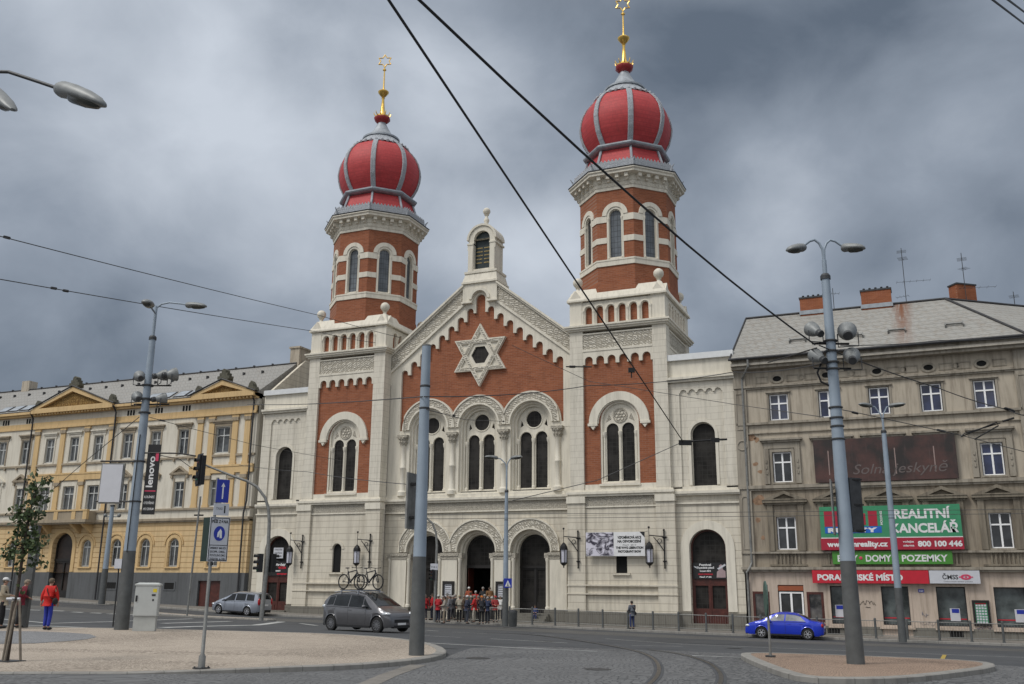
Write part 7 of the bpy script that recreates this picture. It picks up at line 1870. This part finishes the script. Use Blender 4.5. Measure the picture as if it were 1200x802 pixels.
# bicycles on the roof rack
def bicycle(x, y, label):
    hd = G_.rotation_euler[2]; P_ = G_.matrix_basis @ Vector((x, y, 1.79))
    B_ = empty('bicycle', P_, label, 'bicycle', 'bicycles on the grey car roof', rz=hd)
    R = .335; wbk = 1.0
    for xx, nm in ((0, 'wheel'), (wbk, 'wheel')):
        w_ = build(nm, MB().torus((xx, 0, R), R-.02, .03, n=36, m=7), S['rubber'], B_, smooth=60)
        m = MB().torus((xx, 0, R), R-.045, .009, n=30, m=5)
        for k in range(14): a = 2*pi*k/14; m.tube([(xx, 0, R), (xx+(R-.05)*cos(a), 0, R+(R-.05)*sin(a))], .0022, 3)
        m.tube([(xx, -.05, R), (xx, .05, R)], .025, 8); build('spokes', m, S['iron2'], w_)
    bb = Vector((.42, 0, .30)); st = Vector((.26, 0, .80)); hd_t = Vector((.80, 0, .84)); hd_b = Vector((.84, 0, .72)); rw = Vector((0, 0, R)); fw = Vector((wbk, 0, R))
    m = MB()
    for a, b, r_ in ((bb, st, .026), (st-Vector((0, 0, .06)), hd_t, .026), (bb, hd_b, .036), (hd_t, hd_b, .03)): m.tube([a, b], r_, 8)
    for s_ in (-.05, .05):
        o = Vector((0, s_, 0)); m.tube([bb+o*.6, rw+o], .017, 6); m.tube([st-Vector((0, 0, .08))+o*.4, rw+o], .01, 6)
    build('frame', m, M_plain('bike_frame', (.03, .03, .035), .3, .2), B_, smooth=50)
    m = MB()
    for s_ in (-.05, .05): m.tube([hd_b+Vector((0, s_, 0)), fw+Vector((0, s_, 0))], .022, 6)
    build('fork', m, S['iron2'], B_)
    m = MB().tube([st, st+Vector((-.03, 0, .12))], .014, 6); m.ball(st+Vector((-.05, 0, .14)), .1, 10, sx=1.35, sy=.65, sz=.3); build('saddle', m, S['black'], B_)
    m = MB().tube([hd_t, hd_t+Vector((-.02, 0, .08)), hd_t+Vector((.05, 0, .1))], .016, 6); m.tube([hd_t+Vector((.02, -.3, .12)), hd_t+Vector((.05, -.1, .1)), hd_t+Vector((.05, .1, .1)), hd_t+Vector((.02, .3, .12))], .013, 6)
    for s_ in (-.26, .26): m.tube([hd_t+Vector((.02, s_, .12)), hd_t+Vector((.02, s_*1.22, .12))], .02, 6)
    build('handlebar', m, S['black'], B_)
    m = MB().torus(bb, .09, .01, n=18, m=5).tube([bb+Vector((0, -.07, 0)), bb+Vector((.1, -.07, -.14))], .01, 5).tube([bb+Vector((0, .07, 0)), bb+Vector((-.1, .07, .14))], .01, 5)
    m.obox(bb+Vector((.1, -.11, -.14)), (.045, 0, 0), (0, .03, 0), (0, 0, .01)); m.obox(bb+Vector((-.1, .11, .14)), (.045, 0, 0), (0, .03, 0), (0, 0, .01)); build('crankset', m, S['iron2'], B_)
    return B_
bicycle(-1.2, -.4, 'black bicycle nearer the back of the grey car roof'); bicycle(-.62, .2, 'black bicycle nearer the front of the grey car roof')
# ================================================================ PEOPLE
def skin_mesh(name, joints, edges, radii, root, sub=1):
    me = bpy.data.meshes.new(name); keys = list(joints); idx = {k: i for i, k in enumerate(keys)}
    me.from_pydata([joints[k] for k in keys], [(idx[a], idx[b]) for a, b in edges], [])
    ob = bpy.data.objects.new(name, me); COL.objects.link(ob)
    ob.modifiers.new('s', 'SKIN'); sl = me.skin_vertices[0].data
    for k in keys:
        r_ = radii[k]; r_ = r_ if isinstance(r_, tuple) else (r_, r_); sl[idx[k]].radius = r_; sl[idx[k]].use_root = (k == root)
    sb = ob.modifiers.new('u', 'SUBSURF'); sb.levels = sub; sb.render_levels = sub
    dg = bpy.context.evaluated_depsgraph_get(); out = bpy.data.meshes.new_from_object(ob.evaluated_get(dg)); bpy.data.objects.remove(ob)
    out.polygons.foreach_set('use_smooth', [True]*len(out.polygons)); out.name = name
    return out
_mc = {}
def cm(name, col, rough=.85):
    k = name+str(col)
    if k not in _mc: _mc[k] = M_plain(name, col, rough, 0, .2, 9)
    return _mc[k]
SKIN = (.42, .24, .17)
def person(P, head, label, H=1.7, shirt=(.3, .3, .3), trousers=(.03, .03, .04), hair=(.05, .035, .025), hat=None, pose='stand', group=None, shoes=(.02, .02, .02), skirt=False, arms='down', lean=0.0, bag=None, sex=1.0, strap=None, look=0.0, child=False):
    E_ = empty('person', P, label, 'person', group, rz=head); s_ = H/1.72
    V = lambda x, y, z: Vector((x, y, z))*s_     # x forward, y left
    J = {'pel': V(0, 0, .95), 'wai': V(.0, 0, 1.08), 'che': V(.0, 0, 1.30), 'nec': V(-.01, 0, 1.46), 'hdb': V(.01, 0, 1.53), 'hdm': V(.02, 0, 1.60), 'hdt': V(.01, 0, 1.675)}
    seat = pose == 'sit'
    st = {'stand': (.03, -.03), 'walk': (.26, -.24), 'sit': (0, 0)}[pose]
    for sd, y, f in (('l', 1, st[0]), ('r', -1, st[1])):
        J['hip'+sd] = V(0, .085*y, .90)
        if seat:
            J['kne'+sd] = V(.42, .11*y, .88); J['ank'+sd] = V(.44, .11*y, .5); J['toe'+sd] = V(.58, .12*y, .45)
        else:
            J['kne'+sd] = V(f*.55+.03, .095*y, .49); J['ank'+sd] = V(f, .095*y, .085+(.04 if f < -.1 else 0)); J['toe'+sd] = V(f+.15, .11*y, .035)
        J['sho'+sd] = V(0, .175*y*sex, 1.40)
        if arms == 'down': e, w = V(-.03, .235*y*sex, 1.14), V(.05, .245*y*sex, .90)
        elif arms == 'front': e, w = V(.02, .24*y*sex, 1.15), V(.24, .13*y, 1.12)
        elif arms == 'phone' and y < 0: e, w = V(.06, .23*y, 1.16), V(.2, .1*y, 1.38)
        elif arms == 'swing': e, w = V(-.08*y, .24*y, 1.14), V(.1*-y+.02, .25*y, .92)
        else: e, w = V(-.03, .235*y*sex, 1.14), V(.06, .245*y*sex, .90)
        J['elb'+sd], J['wri'+sd] = e, w; d = (w-e).normalized(); J['pal'+sd] = w+d*.075*s_
    # lean the upper body
    if lean:
        R_ = Matrix.Rotation(lean, 3, 'Y'); o = J['pel']
        for k in J:
            if k[:3] in ('wai', 'che', 'nec', 'hdb', 'hdm', 'hdt', 'sho', 'elb', 'wri', 'pal'): J[k] = o+R_ @ (J[k]-o)
    ed = [('pel', 'wai'), ('wai', 'che'), ('che', 'nec'), ('nec', 'hdb'), ('hdb', 'hdm'), ('hdm', 'hdt')]
    for sd in 'lr': ed += [('pel', 'hip'+sd), ('hip'+sd, 'kne'+sd), ('kne'+sd, 'ank'+sd), ('ank'+sd, 'toe'+sd), ('che', 'sho'+sd), ('sho'+sd, 'elb'+sd), ('elb'+sd, 'wri'+sd), ('wri'+sd, 'pal'+sd)]
    rad = {'pel': (.12, .09), 'wai': (.105, .08), 'che': (.10, .075), 'nec': .052, 'hdb': .06, 'hdm': (.078, .092), 'hdt': (.06, .07)}
    for sd in 'lr': rad.update({'hip'+sd: .085, 'kne'+sd: .055, 'ank'+sd: .038, 'toe'+sd: .032, 'sho'+sd: .042, 'elb'+sd: .038, 'wri'+sd: .026, 'pal'+sd: (.036, .02)})
    rad = {k: (v[0]*s_, v[1]*s_) if isinstance(v, tuple) else v*s_ for k, v in rad.items()}
    J2, ed2, rad2 = dict(J), list(ed), dict(rad)
    for sd, y in (('l', 1), ('r', -1)):   # fingers
        d = (J['pal'+sd]-J['wri'+sd]).normalized(); sid = Vector((1, 0, 0)) if abs(d.x) < .7 else Vector((0, y, 0)); sid = (sid-d*sid.dot(d)).normalized(); inn = Vector((0, -y, 0)) if abs(d.x) < .7 else Vector((0, 0, -1))
        for k, (o, ln) in enumerate(((-.028, .06), (-.01, .075), (.01, .07), (.028, .065))):
            a = J['pal'+sd]+sid*o*s_+d*.01; b = a+(d*ln*.6+inn*.008)*s_; c = b+(d*ln*.45+inn*.025)*s_
            J2[f'f{k}a'+sd], J2[f'f{k}b'+sd], J2[f'f{k}c'+sd] = a, b, c; ed2 += [('pal'+sd, f'f{k}a'+sd), (f'f{k}a'+sd, f'f{k}b'+sd), (f'f{k}b'+sd, f'f{k}c'+sd)]
            for q in 'abc': rad2[f'f{k}{q}'+sd] = .009*s_
        a = J['wri'+sd].lerp(J['pal'+sd], .6)+sid*.03*s_; b = a+(d*.035+sid*.022)*s_; J2['ta'+sd], J2['tb'+sd] = a, b; ed2 += [('pal'+sd, 'ta'+sd), ('ta'+sd, 'tb'+sd)]; rad2['ta'+sd] = .011*s_; rad2['tb'+sd] = .009*s_
    body = link('body', skin_mesh('body', J2, ed2, rad2, 'pel'), cm('skin', SKIN, .6), E_)
    hx = J['hdm']; face = MB()
    fr = Vector((.098, 0, 0))*s_
    face.tube([hx+fr*.9+Vector((0, 0, .012*s_)), hx+fr*1.16+Vector((0, 0, -.012*s_))], [.008*s_, .014*s_], 6); build('nose', face, cm('skin', SKIN, .6), E_)
    m = MB()
    for y in (-.031, .031): m.ball(hx+fr*.92+Vector((0, y, .012))*s_, .011*s_, 8, sx=.7)
    build('eyes', m, S['black'], E_); build('mouth', MB().obox(hx+fr*.93+Vector((0, 0, -.045))*s_, Vector((.006, 0, 0)), Vector((0, .022*s_, 0)), Vector((0, 0, .004))), cm('lips', (.3, .1, .09)), E_)
    m = MB()
    for y in (-.08, .08): m.ball(hx+Vector((-.0, y, .0))*s_, .02*s_, 8, sy=.5, sz=1.5)
    build('ears', m, cm('skin', SKIN, .6), E_)
    ht = J['hdt']
    if hat:
        m = MB().ball(ht+Vector((-.008, 0, -.005))*s_, .1*s_, 14, sx=1.08, sy=.95, sz=.72); m.obox(ht+Vector((.11, 0, -.03))*s_, Vector((.05, 0, -.008))*s_, Vector((0, .06, 0))*s_, Vector((0, 0, .006))*s_); build('cap', m, cm('cap', hat), E_, smooth=50)
    m = MB().ball(hx+Vector((-.025, 0, .025))*s_, .1*s_, 14, sx=.98, sy=.9, sz=1.0)
    if hat is None: m.ball(ht+Vector((.0, 0, -.01))*s_, .085*s_, 12, sx=1.05, sz=.6)
    build('hair', m, cm('hair', hair), E_, smooth=60)
    # clothes
    Jc = {k: J[k] for k in ('pel', 'wai', 'che', 'nec')}; ec = [('pel', 'wai'), ('wai', 'che'), ('che', 'nec')]; rc = {'pel': (.18*s_, .145*s_), 'wai': (.17*s_, .135*s_), 'che': (.17*s_, .135*s_), 'nec': .078*s_}
    Jc['hem'] = J['pel']+Vector((0, 0, -.15*s_)); ec.append(('pel', 'hem')); rc['hem'] = (.185*s_, .145*s_)
    for sd in 'lr':
        for k in ('sho', 'elb'): Jc[k+sd] = J[k+sd]
        Jc['wri'+sd] = J['elb'+sd].lerp(J['wri'+sd], .93); ec += [('che', 'sho'+sd), ('sho'+sd, 'elb'+sd), ('elb'+sd, 'wri'+sd)]; rc['sho'+sd] = .088*s_; rc['elb'+sd] = .064*s_; rc['wri'+sd] = .044*s_
    link('jacket', skin_mesh('jacket', Jc, ec, rc, 'pel'), cm('jacket', shirt), E_)
    Jt = {'pel': J['pel'], }; et = []; rt = {'pel': (.12*s_, .095*s_)}
    for sd in 'lr':
        Jt['hip'+sd] = J['hip'+sd]+Vector((0, 0, -.03*s_)); Jt['kne'+sd] = J['kne'+sd]; Jt['ank'+sd] = J['ank'+sd]+Vector((0, 0, .015)); et += [('pel', 'hip'+sd), ('hip'+sd, 'kne'+sd), ('kne'+sd, 'ank'+sd)]; rt['hip'+sd] = .09*s_; rt['kne'+sd] = .075*s_; rt['ank'+sd] = .058*s_
    link('trousers', skin_mesh('trousers', Jt, et, rt, 'pel'), cm('trousers', trousers), E_)
    for sd in 'lr':
        a, b = J['ank'+sd], J['toe'+sd]; m = MB().ball(a.lerp(b, .45)+Vector((0, 0, -.012*s_)), .075*s_, 12, sx=1.75, sy=.72, sz=.62); build('shoe', m, cm('shoe', shoes), E_, smooth=50)
    if strap:
        m = MB().tube([J['sho'+'l']+Vector((.0, -.05, .06))*s_, J['che']+Vector((-.17, .0, .0))*s_, J['wai']+Vector((-.15, -.12, .0))*s_, J['pel']+Vector((.0, -.2, .05))*s_], .016, 5); build('strap', m, cm('strap', strap), E_)
        m = MB().ball(J['pel']+Vector((0, -.24, .0))*s_, .13*s_, 12, sx=1, sy=.45, sz=.9); build('bag', m, cm('bag', strap), E_, smooth=50)
    return E_
def at(px, py, off=.13, dz=0):
    P = gpt(px, py, off); P.z = road(P.x, P.y)+off+dz; return P
away = atan2(hf.y, hf.x); toward = away+pi; rightw = away-pi/2; leftw = away+pi/2
person(at(53.5, 738.5, .12), away-.25, 'person in a bright red jacket and blue trousers walking away on the plaza', 1.74, (.5, .014, .01), (.02, .035, .3), (.12, .09, .06), pose='walk' if False else 'stand', strap=(.02, .02, .02), arms='swing')
person(at(19, 736, .12), rightw+.5, 'person in a maroon jacket bending slightly behind the young tree', 1.7, (.17, .015, .03), (.02, .02, .022), (.25, .2, .15), lean=.25, arms='front')
person(at(-1, 737, .12), rightw+.3, 'person in a beige jacket and white cap at the left picture edge', 1.72, (.35, .3, .22), (.012, .012, .014), (.1, .08, .06), hat=(.6, .6, .6), arms='front')
person(at(741, 737.5), away+.5, 'person in a grey jacket and blue trousers standing alone at the plinth', 1.66, (.1, .11, .13), (.03, .045, .12), (.03, .025, .02), strap=(.03, .03, .03), arms='front')
CR = [  # px, py of the feet, height, colours, cap, pose
 (497.5, 727, 1.66, (.30, .008, .012), (.03, .03, .04), None, 'down', 'person in a plain red jacket nearest the centre pole'),
 (506, 727, 1.72, (.36, .01, .015), (.02, .022, .04), None, 'phone', 'person in a scarlet jacket with raised hand behind the slim signal mast'),
 (513, 730, 1.68, (.33, .008, .015), (.015, .018, .04), (.5, .5, .48), 'front', 'person in a red jacket and navy trousers with a pale cap'),
 (520.5, 731, 1.62, (.30, .27, .23), (.24, .2, .15), None, 'front', 'person in beige jacket and khaki trousers below the left notice board'),
 (526, 729, 1.7, (.16, .16, .17), (.04, .04, .045), None, 'down', 'person in a mid grey jacket standing behind the khaki trousers'),
 (532.5, 727, 1.7, (.015, .015, .018), (.02, .02, .02), None, 'down', 'person dressed all in black in the middle of the crowd'),
 (538, 729, 1.66, (.33, .3, .24), (.012, .012, .014), (.25, .18, .1), 'front', 'person in a sand jacket and black trousers with a tan cap'),
 (547, 731.5, 1.7, (.025, .03, .055), (.04, .045, .06), (.6, .6, .6), 'front', 'person in a navy jacket with a white cap'),
 (555.5, 730, 1.72, (.42, .015, .015), (.42, .38, .32), None, 'front', 'person in a red and white top with cream trousers'),
 (564, 732, 1.7, (.015, .016, .022), (.012, .012, .014), (.5, .16, .02), 'down', 'person in dark clothes with an orange cap'),
 (571, 731, 1.66, (.02, .03, .07), (.02, .022, .03), None, 'front', 'person in a dark blue coat right of the orange cap'),
 (580, 729.5, 1.68, (.28, .03, .03), (.02, .02, .022), (.45, .05, .05), 'front', 'person with red and white scarf and dark trousers near the litter bin'),
 (586, 728, 1.66, (.6, .6, .58), (.03, .03, .04), None, 'down', 'person in a white shirt beside the portal pole'),
 (518, 727.5, 1.6, (.05, .05, .06), (.03, .03, .035), None, 'down', 'person in a charcoal coat between the red jackets and the beige jacket'),
 (523.5, 726.5, 1.74, (.10, .08, .06), (.03, .03, .035), (.12, .12, .12), 'front', 'person in a dark tan coat and dark cap behind the beige jacket'),
 (530, 726, 1.6, (.12, .13, .15), (.05, .05, .06), None, 'front', 'person in a slate coat left of the figure all in black'),
 (543, 727, 1.64, (.08, .05, .03), (.02, .02, .02), None, 'down', 'person in a dark brown jacket left of the navy jacket'),
 (551.5, 728, 1.62, (.04, .04, .045), (.03, .03, .03), (.35, .33, .3), 'front', 'person in a near black coat with a pale grey cap'),
 (560, 728, 1.66, (.10, .02, .02), (.02, .02, .025), None, 'front', 'person in a dark wine jacket behind the orange cap'),
 (567.5, 727.5, 1.74, (.03, .035, .04), (.03, .03, .03), None, 'down', 'tall person in a dark slate coat behind the blue coat'),
 (576, 728, 1.58, (.18, .16, .14), (.04, .04, .04), (.5, .5, .48), 'front', 'short person in a taupe jacket with a white cap')]
for i, (px, py, H_, a, b, hat, arms, lb) in enumerate(CR):
    random.seed(i); person(at(px, py), random.choice([away, leftw, rightw, toward])+random.uniform(-.5, .5), lb, H_, a, b, random.choice([(.05, .035, .025), (.2, .18, .16), (.3, .28, .26)]), hat, arms=arms, group='visitors gathered at the synagogue portal')
def on_step(px, Y, k, dz=0):
    P = on_plane_y(px, 720, Y); P.z = -1.72-.155*k; return P
person(on_step(549, .75, 0), toward-.2, 'person in an orange brown top and white cap on the upper steps', 1.7, (.26, .06, .025), (.03, .03, .03), (.2, .15, .1), (.6, .6, .58), arms='front', group='visitors gathered at the synagogue portal')
person(on_step(557, .35, 1), toward, 'person with white hair and scarlet coat on the steps', 1.62, (.34, .015, .012), (.3, .28, .25), (.5, .5, .5), arms='front', group='visitors gathered at the synagogue portal')
person(on_step(565.5, 1.1, 0), toward+.1, 'person in a black coat standing in the open doorway', 1.72, (.02, .022, .024), (.02, .02, .02), (.3, .28, .26), arms='down', group='visitors gathered at the synagogue portal')
person(on_step(573.5, .8, 0), toward+.3, 'person in a brown jacket at the right side of the open doorway', 1.72, (.16, .08, .03), (.03, .025, .02), arms='front', group='visitors gathered at the synagogue portal')
person(on_step(551, .0, 2), away, 'person in a dark green coat on the lowest step', 1.68, (.03, .05, .04), (.02, .02, .02), arms='down', group='visitors gathered at the synagogue portal')
Ps = on_plane_y(627, 722, .25); Ps.z = -1.72-.155-.88*1.35/1.72+.07
person(Ps, toward-.1, 'child in a dark blue top sitting on the steps of the right portal', 1.35, (.02, .035, .12), (.03, .04, .12), pose='sit', arms='front')
# ================================================================ CAMERA, SKY, LIGHT
cam = bpy.data.cameras.new('camera'); co = bpy.data.objects.new('camera', cam); COL.objects.link(co)
cam.sensor_width = 36; cam.lens = 36*F/1200; cam.clip_end = 3000; cam.clip_start = .2
co.matrix_world = Matrix.Translation(CAM) @ Matrix((RT, UP, -FW)).transposed().to_4x4()
scene.camera = co
W = bpy.data.worlds.new('World'); scene.world = W; W.use_nodes = True
nt = W.node_tree; bg = nt.nodes['Background']; bg.inputs['Strength'].default_value = .1
SUN_EL, SUN_AZ = radians(52), radians(215)
CLX, CLY = 0.4, 9.3
sky = nt.nodes.new('ShaderNodeTexSky'); sky.sky_type = 'NISHITA'; sky.sun_disc = False; sky.sun_elevation = SUN_EL; sky.sun_rotation = SUN_AZ
tc = nt.nodes.new('ShaderNodeTexCoord')
sepd = nt.nodes.new('ShaderNodeSeparateXYZ'); nt.links.new(tc.outputs['Generated'], sepd.inputs[0])
def wmath(op, a, b=None, c=None):
    n = nt.nodes.new('ShaderNodeMath'); n.operation = op
    for i, v in enumerate((a, b, c)):
        if v is None: continue
        if isinstance(v, (int, float)): n.inputs[i].default_value = v
        else: nt.links.new(v, n.inputs[i])
    return n.outputs[0]
# clouds on a flat layer: direction divided by height
zz = wmath('MAXIMUM', wmath('ADD', sepd.outputs[2], .42), .1)
cb = nt.nodes.new('ShaderNodeCombineXYZ'); nt.links.new(wmath('DIVIDE', sepd.outputs[0], zz), cb.inputs[0]); nt.links.new(wmath('DIVIDE', sepd.outputs[1], zz), cb.inputs[1])
mp = nt.nodes.new('ShaderNodeMapping'); mp.inputs['Location'].default_value = (2.3, 4.1, 0); mp.inputs['Rotation'].default_value = (0, 0, .5); mp.inputs['Scale'].default_value = (1, 1.25, 1); nt.links.new(cb.outputs[0], mp.inputs[0])
def wn(scale, det, rough, dist, off=0):
    n = nt.nodes.new('ShaderNodeTexNoise'); n.inputs['Scale'].default_value = scale; n.inputs['Detail'].default_value = det; n.inputs['Roughness'].default_value = rough; n.inputs['Distortion'].default_value = dist
    m2 = nt.nodes.new('ShaderNodeMapping'); m2.inputs['Location'].default_value = (off, off*.7, off*.3); nt.links.new(mp.outputs[0], m2.inputs[0]); nt.links.new(m2.outputs[0], n.inputs['Vector']); return n.outputs[0]
nd = nt.nodes.new('ShaderNodeVectorMath'); nd.operation = 'NORMALIZE'; nt.links.new(tc.outputs['Generated'], nd.inputs[0])
for l in list(mp.inputs[0].links): nt.links.remove(l)
nt.links.new(nd.outputs[0], mp.inputs[0]); mp.inputs['Scale'].default_value = (1, 1, 1.35); mp.inputs['Location'].default_value = (CLX, CLY, 0)
big = wn(3.2, 3, .42, .0); fine = wn(6, 8, .55, .25, 5)
s_ = wmath('ADD', wmath('MULTIPLY', big, .7), wmath('MULTIPLY', fine, .34))
# cloud banks: thinner (bright) and heavier (dark) parts of the layer, each at its own bearing
for (px, py, wdeg, amt) in ((120, 130, 18, .07), (330, 190, 15, .06), (640, 350, 9, .05), (1010, 235, 11, .09), (1190, 250, 8, .06), (560, 40, 10, .01),
                            (20, 300, 10, -.06), (80, 400, 11, -.09), (250, 400, 8, -.05), (860, 60, 13, -.08), (1120, 80, 12, -.07), (1130, 345, 11, -.16), (850, 320, 8, -.06), (330, 30, 9, .01)):
    d0 = ray(px, py).normalized(); dp = nt.nodes.new('ShaderNodeVectorMath'); dp.operation = 'DOT_PRODUCT'
    nrm = nt.nodes.new('ShaderNodeVectorMath'); nrm.operation = 'NORMALIZE'; nt.links.new(tc.outputs['Generated'], nrm.inputs[0]); nt.links.new(nrm.outputs[0], dp.inputs[0]); dp.inputs[1].default_value = d0
    mr = nt.nodes.new('ShaderNodeMapRange'); mr.interpolation_type = 'SMOOTHSTEP'; mr.inputs[1].default_value = cos(radians(wdeg)); mr.inputs[2].default_value = 1; mr.inputs[3].default_value = 0; mr.inputs[4].default_value = amt
    nt.links.new(dp.outputs['Value'], mr.inputs[0]); s_ = wmath('ADD', s_, mr.outputs[0])
rp_ = nt.nodes.new('ShaderNodeValToRGB'); nt.links.new(s_, rp_.inputs[0]); cr_ = rp_.color_ramp
cr_.elements[0].position = .30; cr_.elements[0].color = (1.05, 1.32, 1.72, 1)
cr_.elements[1].position = .74; cr_.elements[1].color = (5.2, 5.65, 6.3, 1)
e_ = cr_.elements.new(.5); e_.color = (2.5, 2.88, 3.45, 1)
# the overcast vault is brighter high above and behind the camera
hi = nt.nodes.new('ShaderNodeMapRange'); hi.inputs[1].default_value = .55; hi.inputs[2].default_value = .95; hi.inputs[3].default_value = 1; hi.inputs[4].default_value = 2.6; nt.links.new(sepd.outputs[2], hi.inputs[0])
bk = nt.nodes.new('ShaderNodeMapRange'); bk.inputs[1].default_value = .1; bk.inputs[2].default_value = -.7; bk.inputs[3].default_value = 1; bk.inputs[4].default_value = 1.9; nt.links.new(sepd.outputs[1], bk.inputs[0])
gain = wmath('MULTIPLY', hi.outputs[0], bk.outputs[0])
nf = nt.nodes.new('ShaderNodeMapRange'); nf.inputs[1].default_value = 1; nf.inputs[2].default_value = 2.2; nt.links.new(gain, nf.inputs[0])
neu = mixc(nt, nf.outputs[0], rp_.outputs[0], (3.1, 3.15, 3.2))
vm = nt.nodes.new('ShaderNodeVectorMath'); vm.operation = 'SCALE'; nt.links.new(neu, vm.inputs[0]); nt.links.new(gain, vm.inputs['Scale'])
mx = nt.nodes.new('ShaderNodeMix'); mx.data_type = 'RGBA'; mx.inputs[0].default_value = .96
nt.links.new(sky.outputs[0], mx.inputs[6]); nt.links.new(vm.outputs[0], mx.inputs[7]); nt.links.new(mx.outputs[2], bg.inputs['Color'])
sl_ = bpy.data.lights.new('sun', 'SUN'); sl_.energy = 1.5; sl_.angle = radians(18); sl_.color = (1, .965, .91)
so = bpy.data.objects.new('sun', sl_); COL.objects.link(so)
dv = Vector((sin(SUN_AZ)*cos(SUN_EL), cos(SUN_AZ)*cos(SUN_EL), sin(SUN_EL)))
so.rotation_euler = dv.to_track_quat('Z', 'Y').to_euler()
scene.view_settings.view_transform = 'Standard'; scene.view_settings.look = 'None'; scene.view_settings.exposure = .2; scene.view_settings.gamma = 1; scene.view_settings.use_curve_mapping = False
